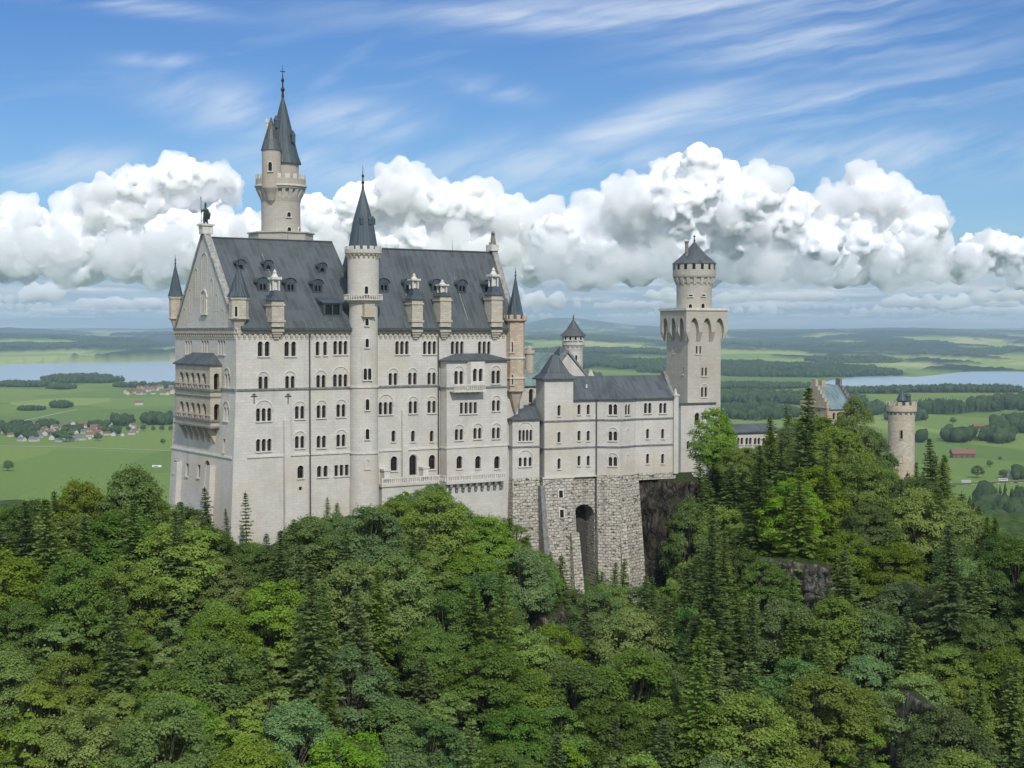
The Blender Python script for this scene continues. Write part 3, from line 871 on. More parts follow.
br_.box(al - e, BB - e, ZB(360) - .22, ar + e, -.25, ZB(360) - .004)
palace.part('bay_roof', br_, M['roof'], bay)
sb = MB()
for z, mm in ((ZB(387.3), 0),):
    bf.slab(sb, 0, z - .14, bf.L, z + .14, 0, .2); bl.slab(sb, 0, z - .14, bl.L, z + .14, 0, .2)
palace.part('string_course', sb, M['dark_trim'], bay)
sb = MB(); zb_ = ZB(446.5); bf.slab(sb, 0, zb_ - .14, bf.L, zb_ + .12, 0, .16); bl.slab(sb, 0, zb_ - .14, bl.L, zb_ + .12, 0, .16)
palace.part('plinth_ledge', sb, M['trim'], bay)
# little oriel with balcony
oa = A.a_at(477.5, BB - 1.0)
oz0, oz1 = ZB(389), ZB(361.5)
op = [(oa - 1.7, BB + .01), (oa - 1.5, BB - 1.1), (oa + 1.5, BB - 1.1), (oa + 1.7, BB + .01)]
ori = MB()
of = Panel(A, op[1], op[2], oz0, oz1); of.window(0, 0, 2, .85, 2.3, .38, sz=(of.L / 2, (oz0 + oz1) / 2 + .1), sill=False); of.build(ori)
for i in (0, 2): Panel(A, op[i], op[i + 1], oz0, oz1).build(ori)
o_ = palace.part('oriel', ori, M['trim'], bay); of.fit(palace)
bal = MB()
x0, x1 = A.a_at(453, BB - 1.3), A.a_at(484.5, BB - 1.3)
bal.box(x0, BB - 1.7, ZB(389.8) - .3, x1, BB - .002, ZB(389.8)); bal.box(x0, BB - 1.7, ZB(387) + .35, x1, BB - 1.45, ZB(387) + .6)
for i in range(16):
    x = x0 + .1 + i * (x1 - x0 - .3) / 15; bal.box(x, BB - 1.66, ZB(389.8), x + .17, BB - 1.5, ZB(387) + .35)
for i in range(6):
    x = x0 + .3 + i * (x1 - x0 - 1.0) / 5
    bal.poly([(x, BB, ZB(394)), (x, BB - 1.5, ZB(390.2)), (x + .4, BB - 1.5, ZB(390.2)), (x + .4, BB, ZB(394))]); bal.box(x, BB - 1.4, ZB(391.2), x + .4, BB - .003, ZB(390.1))
palace.part('balcony', bal, M['trim'], bay)
fl = MB(); rn = random.Random(4)
for i in range(26):
    x = x0 + rn.uniform(.2, 4.6); fl.box(x, BB - 1.95, ZB(391) + rn.uniform(-.3, .1), x + .35, BB - 1.72, ZB(391) + rn.uniform(.2, .6))

# terrace along the foot of the south front
tz = zpx(480.5, 270); tt = zpx(474.5, 270)
a0, a1, a2 = A.a_at(381, -1.9), al - 1.2, A.a_at(506, BB - 2.0)
te = MB()
te.box(a0, -2.0, tz - .5, a1, -.003, tz); te.box(a1, BB - 2.0, tz - .5, a2, BB - .003, tz + .003)
te.box(a0 + .2, -1.75, BASE, a1, -.004, tz - .5); te.box(a1 + .2, BB - 1.2, BASE, a2 - .3, BB - .004, tz - .5)
terr = palace.part('terrace', te, M['limestone'])
bs = MB()
def balustrade(mb, p, q, z, h=1.05, step=.42):
    p, q = Vector((*p, 0)), Vector((*q, 0)); L = (q - p).length; u = (q - p) / L; w = Vector((-u.y, u.x, 0)) * .14
    def bar(s0, s1, z0, z1):
        c = [p + u * s0 - w, p + u * s1 - w, p + u * s1 + w, p + u * s0 + w]
        mb.prism([(k.x, k.y) for k in c], z0, z1)
    bar(0, L, z, z + .16); bar(0, L, z + h - .2, z + h)
    n = int(L / step)
    for i in range(n):
        s = (i + .5) * L / n; wd = .3 if i % 6 == 0 else .1
        bar(s - wd / 2, s + wd / 2, z + .16, z + h - .2)
balustrade(bs, (a0, -1.85), (a1, -1.85), tz); balustrade(bs, (a1, BB - 1.85), (a2, BB - 1.85), tz); balustrade(bs, (a1, BB - 1.7), (a1, -2.0), tz)
palace.part('balustrade', bs, M['trim'], terr)
for i in range(9):
    cb = MB(); x = a1 + .8 + i * (a2 - a1 - 1.8) / 8
    cb.box(x, BB - 1.9, tz - 1.3, x + .5, BB - 1.203, tz - .503); cb.box(x, BB - 1.6, tz - 1.9, x + .5, BB - 1.204, tz - 1.303)
    palace.part('corbel', cb, M['dark_trim'], terr)
for px in (385, 424):
    pm = MB(); x = A.a_at(px, -.9); pm.box(x - .55, -1.5, tz, x + .55, -.1, tz + 2.3); pm.box(x - .7, -1.65, tz + 2.3, x + .7, -.05, tz + 2.6)
    palace.part('terrace_pier', pm, M['trim'], terr)

# buttresses and corner pilaster
bt = MB()
zt_ = zpx(402, 250); pl0 = [(-.35, -.45), (1.5, -.45), (1.5, -.002), (-.35, -.002)]; pl1 = [(-2.3, -1.3), (1.7, -1.3), (1.7, -.002), (-2.3, -.002)]
bt.loft(pl1, BASE, pl0, zt_, caps=True)
palace.part('corner_buttress', bt, M['limestone'])
for px, y0, w in ((285.6, 420, 1.0), (403.5, 410, 1.0)):
    x = A.a_at(px, 0); dd = depth_of(A, x, 0); bt = MB()
    bt.loft([(x - w / 2 - .3, -1.4), (x + w / 2 + .3, -1.4), (x + w / 2 + .3, -.002), (x - w / 2 - .3, -.002)], BASE, [(x - w / 2, -.4), (x + w / 2, -.4), (x + w / 2, -.002), (x - w / 2, -.002)], zpx(y0, dd), caps=True)
    palace.part('buttress', bt, M['limestone'])
for px, py, w in ((186, 470, 1.4), (219, 474, 1.6)):
    s, z = west.px(px, py); bt = MB(); west.slab(bt, s - w / 2, BASE, s + w / 2, z + 1.5, 0, 1.0); palace.part('buttress', bt, M['limestone'])
for px, y0, y1, b in ((309.6, 328, 520, -.16), (438.3, 328, 474, -.16)):
    x = A.a_at(px, b); dp = MB(); dp.tube((x, b, zpx(y0, depth_of(A, x, b)) - .3), (x, b, zpx(y1, depth_of(A, x, b))), .13, .13, 6)
    palace.part('downpipe', dp, M['lead'])
for px in (254, 288):   # wrought iron wall anchors
    s, z = south.px(px, 398); q = MB(); south.slab(q, s - .07, z - 1.0, s + .07, z + .8, 0, .08); south.slab(q, s - .6, z + .2, s + .6, z + .34, 0, .083); south.slab(q, s - .35, z + .5, s + .35, z + .62, 0, .083)
    palace.part('wall_anchor', q, M['iron'])

# two-storey loggia on the west front
LO = -2.0
bR, bL = A.b_at(221.0, 0), A.b_at(175.0, LO)
dl = depth_of(A, LO, (bR + bL) / 2); dr = depth_of(A, LO, bR)
ZL = lambda y: zpx(y, dl)
lz0, lz1 = zpx(428, dr), zpx(364.5, dr)
lf = Panel(A, (LO, bL), (LO, bR), lz0, lz1); ls = Panel(A, (LO, bR), (0.3, bR), lz0, lz1)
nA = 5
for yy, hh in ((381.5, 2.75), (412.5, 2.85)):
    zc = zpx(yy, dr)
    for i in range(nA):
        lf.hole(lf.L * (0.10 + 0.8 * (i + .5) / nA) , zc - hh / 2, lf.L * 0.8 / nA - .75, hh, True, 1.5)
    ls.hole(ls.L * .5, zc - hh / 2, 1.0, hh, True, 1.0)
lo = MB(); lf.build(lo, 0, 1); ls.build(lo, 0, 1)
lo.poly([(LO, bL, lz0), (LO, bR, lz0), (.3, bR, lz0), (.3, bL, lz0)]); lo.poly([(LO, bL, lz0), (.3, bL, lz0), (.3, bL, lz1), (LO, bL, lz1)][::-1])
log = palace.part('loggia', lo, [M['sandstone'], M['glass']])  # dark glass behind the open arches stands in for interior shade
lt = MB()
for y, h, o in ((390.5, .35, .28), (397, .2, .16), (421, .35, .25), (427.5, .3, .3)):
    z = zpx(y, dr); lf.slab(lt, -.2, z - h / 2, lf.L + .2, z + h / 2, 0, o); ls.slab(lt, -.2, z - h / 2, ls.L, z + h / 2, 0, o)
palace.part('cornice', lt, M['dark_trim'], log)
lb = MB()
for i in range(12):
    s = lf.L * (.06 + .88 * i / 11); 
    for yy in (387.8, 419): z = zpx(yy, dr); lf.slab(lb, s - .1, z - .3, s + .1, z + .45, .002, .14)
for yy in (384.9, 415.9):
    z = zpx(yy, dr); lf.slab(lb, 0, z - .1, lf.L, z + .1, .002, .2)
palace.part('balustrade', lb, M['sandstone'], log)
for i in range(6):
    s = lf.L * (.10 + .8 * i / 5); q = MB()
    b = bL - s
    sec = [(LO, lz0 - .003), (.9, lz0 - .003), (.9, lz0 - 4.6), (0.3, lz0 - 4.4), (-1.0, lz0 - 2.2)]
    extrude_b(q, sec[::-1], b - .35, b + .35)
    palace.part('bracket', q, M['sandstone'], log)
lr = MB(); e = .35
Q4 = [(LO - e, bL + e, lz1), (LO - e, bR - e, lz1), (0, bR - e, lz1), (0, bL + e, lz1)]
zr = lz1 + 1.9
lr.poly([Q4[0], (-.0, bL - 3.2, zr), (-.0, bR + 3.2, zr), Q4[1]][::-1]); lr.poly([Q4[1], Q4[2], (0, bR + 3.2, zr)]); lr.poly([Q4[3], Q4[0], (0, bL - 3.2, zr)])
lr.box(LO - e, bR - e, lz1 - .2, 0, bL + e, lz1 - .003)
palace.part('loggia_roof', lr, M['roof'], log)

# ------------------------------------------------------------------ round stair tower on the south front
rb = -0.4; ra = A.a_at(363.4, rb); rd = depth_of(A, ra, rb); ZR = lambda y: zpx(y, rd)
rt = Thing('round_stair_tower', 'slender round limestone stair tower with battlements and dark cone spire on the palace front', 'tower', A, (ra, rb, BASE))
t = MB(); rl_, ru = 2.5, 2.92
t.lathe(ra, rb, [(rl_ + .5, BASE), (rl_ + .05, ZR(458)), (rl_, ZR(454)), (rl_, ZR(304)), (ru + .15, ZR(301.5)), (ru + .35, ZR(300.8))], 32)
rt.part('shaft', t, M['limestone'])
t = MB(); t.lathe(ra, rb, [(ru + .35, ZR(300.8)), (ru + .5, ZR(300.5)), (ru + .5, ZR(299.6)), (ru + .1, ZR(299.5))], 32, smooth=False)
t.lathe(ra, rb, [(ru + .5, ZR(295.3)), (ru + .5, ZR(294.3)), (ru + .3, ZR(294.3)), (ru + .3, ZR(295.3)), (ru + .5, ZR(295.3))], 32, smooth=False)
for i in range(44):
    an = 2 * math.pi * i / 44; t.tube((ra + (ru + .4) * math.cos(an), rb + (ru + .4) * math.sin(an), ZR(299.6)), (ra + (ru + .4) * math.cos(an), rb + (ru + .4) * math.sin(an), ZR(295.2)), .09, .09, 5)
rt.part('gallery', t, M['trim'])
t = MB(); t.lathe(ra, rb, [(ru - .18, ZR(299.5)), (ru - .18, ZR(256.5)), (ru + .1, ZR(255)), (ru + .32, ZR(253.5)), (ru + .32, ZR(249.8)), (ru - .1, ZR(249.8))], 32)
ud = rt.part('drum', t, M['limestone'])
t = MB()
for i in range(22):
    an = 2 * math.pi * i / 22; p = Vector((math.cos(an), math.sin(an), 0)); c = Vector((ra, rb, 0))
    t.tube(c + p * (ru - .05) + Vector((0, 0, ZR(258))), c + p * (ru + .16) + Vector((0, 0, ZR(255.2))), .12, .2, 5)
rt.part('corbel_frieze', t, M['sandstone'], ud)
many(rt, 'merlon', M['trim'], ud, 16, lambda mb, i: mb.merlons(ra, rb, ru + .32, ZR(249.8), ZR(246.6), 16, .56, .4, only=i))
t = MB(); ap = ZR(187)
t.lathe(ra, rb, [(ru - .32, ZR(249.6)), (ru - .36, ZR(247)), (ru * .62, ZR(222)), (.1, ap)], 16, smooth=False)
sp_ = rt.part('spire', t, M['spire'])
for an in (-2.2, -.6, -1.35):
    q = MB(); c = Vector((ra + 1.75 * math.cos(an - R(0)), rb + 1.75 * math.sin(an), ZR(222)))
    q.box(c.x - .3, c.y - .3, c.z - .5, c.x + .3, c.y + .3, c.z + .45); q.prism(octagon(c.x, c.y, .5, 4), c.z + .45, c.z + 1.1, scale_top=0)
    rt.part('spire_dormer', q, M['spire'], sp_)
t = MB(); finial(t, ra, rb, ap, 3.8, .15); rt.part('finial', t, M['iron'])
for px, py, w, h, n in ((366.3, 290, .6, 1.3, 1), (366.8, 322, .6, 1.2, 1), (367, 343, .6, 1.5, 1), (367.3, 374, .6, 2.0, 2), (367.3, 404.5, .65, 1.9, 1), (367.3, 434, .65, 1.8, 1), (367.3, 464, .7, 1.6, 1)):
    round_window(rt, A, ra, rb, ru - .18 if py < 296 else rl_, px, py, w, h, n)
for px in (346.5, 351.5, 358, 366.3, 373.5):   # blind arcade under the battlements
    round_window(rt, A, ra, rb, ru - .18, px, 284.5, .85, 1.9, 1, stone=M['trim']) if False else None
t = MB(); bx = A.hit(368, 310, (0, rb - rl_, 0), (0, 1, 0))
t.box(bx.x - .9, rb - rl_ - .45, ZR(316), bx.x + 1.1, rb - rl_ + .6, ZR(304)); t.box(bx.x - 1.1, rb - rl_ - .6, ZR(317.2), bx.x + 1.3, rb - rl_ + .6, ZR(316))
rt.part('oriel', t, M['sandstone'])
t = MB(); zz = ZR(386.5)
t.lathe(ra, rb, [(rl_ - .02, zz - .18), (rl_ + .2, zz - .15), (rl_ + .2, zz + .12), (rl_ - .02, zz + .15)], 32); zz = ZR(452.5); t.lathe(ra, rb, [(rl_ - .02, zz - .15), (rl_ + .18, zz - .1), (rl_ + .18, zz + .1), (rl_ - .02, zz + .12)], 32)
rt.part('string_course', t, M['trim'])

# ------------------------------------------------------------------ high north tower
N = Frame(281.5, 291, R(56.5)); DN = 291.0; ZN = lambda y: zpx(y, DN)
ht = Thing('high_north_tower', 'tallest round tower with corbelled gallery, side turret and slim blue-grey spire above the palace ridge', 'tower', N, (0, 0, BASE))
t = MB(); rN = 3.75
t.lathe(0, 0, [(rN, BASE), (rN, ZN(203)), ], 36)
ht.part('shaft', t, M['grey_limestone'])
t = MB(); t.prism(octagon(0, 0, 6.2), BASE, ZN(234.3)); t.prism(octagon(0, 0, 6.5), ZN(234.3), ZN(233)); ht.part('base_block', t, M['grey_limestone'])
t = MB(); t.lathe(0, 0, [(rN, ZN(203.003)), (rN + .25, ZN(198)), (rN + .25, ZN(192)), (rN + .95, ZN(190)), (rN + 1.05, ZN(189)), (rN + 1.05, ZN(180)), (rN + .7, ZN(180)), (rN + .7, ZN(185)), (.2, ZN(185))], 36, smooth=False)
gl = ht.part('gallery', t, M['grey_limestone'])
many(ht, 'corbel', M['trim'], gl, 20, lambda mb, i: mb.ring_arches(0, 0, rN, ZN(202), ZN(190.5), 20, 1.0, duty=.46, only=i))
many(ht, 'merlon', M['trim'], gl, 18, lambda mb, i: mb.merlons(0, 0, rN + 1.05, ZN(180), ZN(175.5), 18, .58, .35, only=i)); t = MB(); t.lathe(0, 0, [(rN + 1.06, ZN(188)), (rN + 1.3, ZN(187.5)), (rN + 1.3, ZN(186.2)), (rN + 1.06, ZN(185.8))], 36); ht.part('gallery_moulding', t, M['trim'], gl)
cx, cy = N.loc(at(284, HORIZON, DN)).x, N.loc(at(284, HORIZON, DN)).y
t = MB(); t.lathe(cx, cy, [(3.0, ZN(186)), (3.0, ZN(164.5)), (3.35, ZN(163.8))], 24); ht.part('drum', t, M['grey_limestone'])
t = MB(); apN = ZN(96)
t.lathe(cx, cy, [(2.9, ZN(163.7)), (3.55, ZN(164.2)), (2.9, ZN(155)), (1.75, ZN(130)), (.85, ZN(110)), (.12, apN)], 16, smooth=False)
spn = ht.part('spire', t, M['spire'])
t = MB(); finial(t, cx, cy, apN, 6.0, .2)
zc = apN + 4.6; t.box(cx - .5, cy - .07, zc, cx + .5, cy + .07, zc + .16); ht.part('finial', t, M['iron'])
for px, py in ((293, 138), (276, 123)):
    w = N.loc(at(px, py, DN - 1.5)); q = MB(); q.box(w.x - .35, w.y - .35, w.z - .9, w.x + .35, w.y + .35, w.z + .5); q.prism(octagon(w.x, w.y, .6, 4), w.z + .5, w.z + 1.6, scale_top=0)
    ht.part('spire_dormer', q, M['spire'], spn)
w = N.loc(at(272.3, HORIZON, DN - 3.6)); t = MB()
t.lathe(w.x, w.y, [(.1, ZN(206)), (.7, ZN(202)), (1.15, ZN(196)), (1.8, ZN(190)), (1.8, ZN(153.5)), (2.0, ZN(152.8))], 20)
tu = ht.part('side_turret', t, M['grey_limestone'])
t = MB(); t.lathe(w.x, w.y, [(1.7, ZN(152.7)), (2.0, ZN(153)), (1.5, ZN(144)), (.8, ZN(132)), (.08, ZN(120))], 14, smooth=False); ht.part('spire', t, M['roof'], tu)
t = MB(); c = N.loc(at(268.3, HORIZON, DN)); t.tube((c.x, c.y, ZN(142)), (c.x, c.y, ZN(123)), .35, .3, 8); t.tube((c.x, c.y, ZN(123)), (c.x, c.y, ZN(119)), .42, .3, 8); ht.part('chimney', t, M['trim'])
round_window(ht, N, w.x, w.y, 1.8, 270.2, 166.5, .7, 1.7, 1, tu)
round_window(ht, N, 0, 0, rN, 288.7, 214.5, .75, .9, 1, arch=True); round_window(ht, N, 0, 0, rN, 289, 230.5, .8, 1.3, 1); round_window(ht, N, 0, 0, rN, 299.2, 230.8, .8, 1.3, 1)

# ------------------------------------------------------------------ bower wing in front of the courtyard
Bf = Frame(544.6, 281, R(66))
aT, aS = Bf.a_at(573.3, 0), Bf.a_at(597.0, .6)
Q1 = (Bf.a_at(620, -2.0), -2.0); Q2 = (Bf.a_at(635.8, .1), .1); Q3 = (Bf.a_at(676, .1), .1)
ZF = zpx(476.5, 283); DEEP, DT = 9.0, 3.8
ZT = zpx(378.7, 281); ZE = zpx(398.3, 288); ZRG = zpx(375.5, 293)
bower = Thing('bower_wing', 'lower limestone wing with grey hipped roofs standing on rough stone foundations beside the palace', 'castle wing', Bf, (0, 0, 146))
wl = MB()
tf = Panel(Bf, (0, 0), (aT, 0), ZF, ZT); tl = Panel(Bf, (0, DT), (0, 0), ZF, ZT)
sf = Panel(Bf, (aT, .6), (aS, .6), ZF, ZE); o1 = Panel(Bf, (aS, .6), Q1, ZF, ZE); o2 = Panel(Bf, Q1, Q2, ZF, ZE); rf_ = Panel(Bf, Q2, Q3, ZF, ZE)
for py in (410.4, 437, 463.6): tf.window(559, py, 1, .62, 2.0)
for px in (579, 588.2):
    for py in (409.4, 435.6, 460.6): sf.window(px, py, 1, .62, 1.9)
for py, hd in ((409.4, False), (436, True), (461.5, True)): o1.window(612.8, py, 2, .66, 2.0 if py < 420 else 1.75, .28, hood=hd)
o2.window(627.5, 409.4, 2, .66, 2.0, .26, depth=.16)
for py in (434.5, 460.2): o2.window(627.3, py, 1, 1.5, 2.4, blind=True, sill=False)
for px in (647.7, 662.8): rf_.window(px, 408, 2, .66, 2.0, .28)
for px in (647.6, 662.6):
    for py in (433.6, 458.6): rf_.window(px, py, 1, .62, 1.9)
PANELS = (tf, tl, sf, o1, o2, rf_)
for p in PANELS: p.build(wl)
wl.poly([(aT, 0, ZF), (aT, .6, ZF), (aT, .6, ZT), (aT, 0, ZT)]); wl.poly([(aT, .6, ZE - .5), (aT, DT, ZE - .5), (aT, DT, ZT), (aT, .6, ZT)])
wl.poly([(0, DT, ZF), (0, DT, ZT), (aT, DT, ZT), (aT, DT, ZF)])
wl.poly([(*Q3, ZF), (Q3[0], DEEP, ZF), (Q3[0], DEEP, ZE), (*Q3, ZE)]); wl.poly([(aT, DEEP, ZF), (aT, DEEP, ZE), (Q3[0], DEEP, ZE), (Q3[0], DEEP, ZF)])
bower.part('wall', wl, M['limestone'])
for p in PANELS: p.fit(bower)
s1, s2 = zpx(420.4, 284), zpx(447.5, 284)
st = MB()
for p in PANELS:
    if p is tl: p.slab(st, 0, s1 - .13, p.L, s1 + .13, 0, .2); p.slab(st, 0, s2 - .13, p.L, s2 + .13, 0, .2)
    else: p.slab(st, 0, s1 - .13, p.L, s1 + .13, 0, .2); p.slab(st, 0, s2 - .13, p.L, s2 + .13, 0, .2)
bower.part('string_course', st, M['dark_trim'])
# roofs
e = .55
r = MB()
zc = zpx(354.5, 285)
pl = [(-e, -e), (aT + e, -e), (aT + e, DT + e), (-e, DT + e)]
r.prism(pl, ZT - .22, ZT); 
D_ = DT
mid = [(aT * .28, DEEP * .3), (aT * .72, DEEP * .3), (aT * .72, DEEP * .7), (aT * .28, DEEP * .7)]
cen = [(aT * .42, DT * .42), (aT * .58, DT * .42), (aT * .58, DT * .58), (aT * .42, DT * .58)]
sk = [(aT * .1 , DT * .1), (aT * .9, DT * .1), (aT * .9, DT * .9), (aT * .1, DT * .9)]
r.loft(pl, ZT + .003, sk, ZT + (zc - ZT) * .22); r.loft(sk, ZT + (zc - ZT) * .22, cen, zc); r.poly([(*p, zc) for p in cen])
bower.part('tower_roof', r, M['roof'])
r = MB(); bm2 = DEEP / 2 + .3
aE = Q3[0] - .5
r.poly([(aT + .003, .6 - e, ZE), (aS, .6 - e, ZE), (aS, bm2, ZRG), (aT + .003, bm2, ZRG)])
ap = ((aS + Q2[0]) / 2, bm2, ZRG)
r.poly([(aS, .6 - e, ZE), (Q1[0] - .1, Q1[1] - e, ZE), ap, (aS, bm2, ZRG)])
r.poly([(Q1[0] - .1, Q1[1] - e, ZE), (Q2[0] + .2, Q2[1] - e, ZE), ap])
r.poly([(Q2[0] + .2, Q2[1] - e, ZE), (aE, Q3[1] - e, ZE), (aE, bm2, ZRG), ap])
r.poly([(aT, bm2, ZRG), (aE, bm2, ZRG), (aE, DEEP + e, ZE), (aT, DEEP + e, ZE)])
for (p, q) in (((aT + .003, .6), (aS, .6)), ((aS, .6), (Q1[0] - .1, Q1[1])), ((Q1[0] - .1, Q1[1]), (Q2[0] + .2, Q2[1])), ((Q2[0] + .2, Q2[1]), (aE, Q3[1]))):
    a, b = (*p,), (*q,)
    r.poly([(a[0], a[1] - e, ZE - .22), (b[0], b[1] - e, ZE - .22), (b[0], b[1] - e, ZE - .002), (a[0], a[1] - e, ZE - .002)])
    r.poly([(a[0], a[1] - e, ZE - .22), (a[0], a[1] + .05, ZE - .22), (b[0], b[1] + .05, ZE - .22), (b[0], b[1] - e, ZE - .22)])
bower.part('roof', r, M['roof'])
g = MB(); extrude_a(g, [(Q3[1] - .35, ZE - 1.2), (DEEP, ZE - 1.2), (bm2, ZRG + .75), (bm2 - .6, ZRG + .7)], Q3[0] - .48, Q3[0] + .25)
bower.part('end_gable', g, M['dark_trim'])
am_ = Bf.a_at(639.5, .1)
q = MB(); x, y = Q3[0] - .1, Q3[1] - .15
q.box(x - .55, y - .35, ZF - .3, x + .45, y + .5, ZE + .3); q.box(x - .7, y - .5, ZE + .3, x + .6, y + .65, ZE + .6); q.prism(octagon(x - .05, y + .08, .45, 4), ZE + .6, ZE + 1.7, scale_top=.3)
bower.part('corner_pier', q, M['limestone'])
q = MB(); q.prism([(am_, .1), (Q3[0] + .1, .1), (Q3[0] + .1, 7), (am_, 7)], ZF - 1.3, ZF - .004); bower.part('foundation', q, M['rubble'])
for px, b in ((596.6, .42),):
    q = MB(); x = Bf.a_at(px, b); q.tube((x, b, ZE - .2), (x, b, zpx(530, 287)), .13, .13, 6); bower.part('downpipe', q, M['lead'])
q = MB(); x = Bf.a_at(586.5, 2.5); q.tube((x, 2.5, ZE + 1.5), (x, 2.5, ZE + 2.7), .22, .18, 8); bower.part('vent_pipe', q, M['trim'])
# rough foundations
def rough(pl_top, pl_bot, z1, z0, rows=1):
    mb = MB(); mb.loft(pl_bot, z0, pl_top, z1, caps=True); return mb
FB = 144.0
lm = rough([(-.35, -.12), (aT + .05, -.12), (aT + .05, 7), (-.35, 7)], [(-1.8, -2.6), (aT + .5, -2.6), (aT + .5, 7), (-1.8, 7)], ZF - .003, FB)
bower.part('foundation', lm, M['rubble'])
am = Bf.a_at(638.5, .1)
rm = rough([(aS - .1, .45), (Q1[0], Q1[1] - .15), (Q2[0], Q2[1] - .15), (am, 0), (am, 7), (aS - .1, 7)], [(aS - .5, -1.6), (Q1[0] - .2, Q1[1] - 2.9), (Q2[0] + .5, Q2[1] - 2.7), (am + 1.0, -2.5), (am + 1.0, 7), (aS - .5, 7)], ZF - .003, FB)
bower.part('foundation', rm, M['rubble'])
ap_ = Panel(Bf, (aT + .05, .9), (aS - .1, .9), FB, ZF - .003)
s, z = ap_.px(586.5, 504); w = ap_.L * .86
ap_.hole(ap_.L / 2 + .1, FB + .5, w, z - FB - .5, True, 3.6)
mb = MB(); ap_.build(mb, 0, 1); bower.part('foundation_arch', mb, [M['rubble'], plain('dark_back_stone', (0.06, 0.058, 0.05), .95)])  # back of the niche in a darker stone colour
led = MB(); led.box(-.5, -.32, ZF - .28, aT + .2, -.004, ZF + .02); led.box(aT + .2, .3, ZF - .25, aS - .2, .597, ZF + .02); bower.part('plinth_ledge', led, M['trim'])
for px, y0, y1, w, b in ((542.0, 486, 560, .8, -.7), (621.5, 509, 585, 1.3, -2.0), (575.0, 534, 600, 1.6, -1.6)):
    x = Bf.a_at(px, b); q = MB(); q.loft([(x - w / 2 - .2, b - 2.6), (x + w / 2 + .2, b - 2.6), (x + w / 2 + .2, 1), (x - w / 2 - .2, 1)], zpx(y1, 280), [(x - w / 2, b - .3), (x + w / 2, b - .3), (x + w / 2, 1), (x - w / 2, 1)], zpx(y0, 280), caps=True)
    bower.part('buttress', q, M['dark_trim'] if px < 545 else M['rubble'])
fw = Panel(Bf, (-.3, -.14), (aT, -.14), FB, ZF, .086, ZF)
for px, py, w, h in ((560, 493.7, .8, 1.3), (560.2, 513, .8, 1.4)): fw.window(px, py, 1, w, h, arch=False, sill=False, blind=True)
for wn in fw.wins:
    s, zb, tot, h = wn[:4]; g, f = MB(), MB()
    fw.quad(g, s - .4, zb, s + .4, zb + h, .06); fw.slab(f, s - .62, zb - .2, s - .4, zb + h + .2, 0, .16); fw.slab(f, s + .4, zb - .2, s + .62, zb + h + .2, 0, .16); fw.slab(f, s - .4, zb + h, s + .4, zb + h + .25, 0, .17)
    wo = bower.part('window', g, M['glass']); bower.part('window_frame', f, M['trim'], wo)
# low polygonal bay between palace and wing
K0, K1, K2 = (Bf.a_at(502.6, 4.2), 4.2), (Bf.a_at(512.5, .4), .4), (Bf.a_at(539.5, .4), .4)
ZK = zpx(419, 279)
k1 = Panel(Bf, K0, K1, ZF, ZK); k2 = Panel(Bf, K1, K2, ZF, ZK)
k2.window(525.4, 435.4, 4, .55, 2.1, .2, hood=True); k2.window(525.2, 461.8, 3, .62, 1.7, .4, hood=True)
k1.window(507.5, 462, 1, .6, 1.6)
kb = MB(); k1.build(kb); k2.build(kb); lb_ = bower.part('low_bay', kb, M['limestone']); k1.fit(bower); k2.fit(bower)
kr = MB(); e = .45; kz = zpx(406.5, 284); ka = (Bf.a_at(529, 4.2), 4.2, kz)
ee = [(K0[0] - .5, K0[1] + .2, ZK), (K1[0] - .3, K1[1] - .5, ZK), (K2[0], K2[1] - .5, ZK)]
kr.poly([ee[0], ee[1], ka]); kr.poly([ee[1], ee[2], (0 - .003, 3.7, kz), ka]); kr.poly([(K0[0] - .5, 9, ZK), ee[0], ka]); 
for i in (0, 1): kr.poly([(*ee[i][:2], ZK - .22), (*ee[i + 1][:2], ZK - .22), ee[i + 1], ee[i]]); 
kr.poly([(*ee[0][:2], ZK - .22), (K0[0] + .1, K0[1], ZK - .22), (*K1, ZK - .22), (*K2, ZK - .22), (*ee[2][:2], ZK - .22), (*ee[1][:2], ZK - .22)])
bower.part('bay_roof', kr, M['roof'], lb_)
ks = MB()
for p in (k1, k2):
    for z in (zpx(447, 279), ): p.slab(ks, 0, z - .13, p.L, z + .13, 0, .2)
bower.part('string_course', ks, M['dark_trim'], lb_)
km = rough([(K0[0], K0[1]), K1, K2, (K2[0], 7), (K0[0], 7)], [(K0[0] - .8, K0[1] - .3), (K1[0] - .6, K1[1] - 1.6), (K2[0], K2[1] - 1.6), (K2[0], 7), (K0[0] - .8, 7)], ZF - .003, 152.0)
bower.part('foundation', km, M['rubble'])

# ------------------------------------------------------------------ square tower
Cf = Frame(687.8, 332, R(64))
TW = Cf.a_at(720.8, 0); TD = min(Cf.b_at(666.6, 0), TW * 1.15)
sq = Thing('square_tower', 'square pale stone tower with pointed arches under its platform and a round turret on top', 'tower', Cf, (TW / 2, TD / 2, 160))
ZS = lambda y: zpx(y, 333)
zt, zm, zl = ZS(310.5), ZS(316), ZS(342)
shaft = MB()
pS, pW = Panel(Cf, (0, 0), (TW, 0), 160, zt - .3), Panel(Cf, (0, TD), (0, 0), 160, zt - .3)
pE, pN = Panel(Cf, (TW, 0), (TW, TD), 160, zt - .3), Panel(Cf, (TW, TD), (0, TD), 160, zt - .3)
pS.window(698.5, 350, 2, .45, 1.7, .5, arch=False); pS.window(704.2, 371.8, 2, .5, 1.8, .45, arch=False); pS.window(704, 392, 2, .6, 2.2, .35, hood=True)
pW.window(674, 350, 1, .4, 1.5, arch=False); pW.window(683, 371, 1, .4, 1.5, arch=False)
for p in (pS, pW, pE, pN): p.build(shaft)
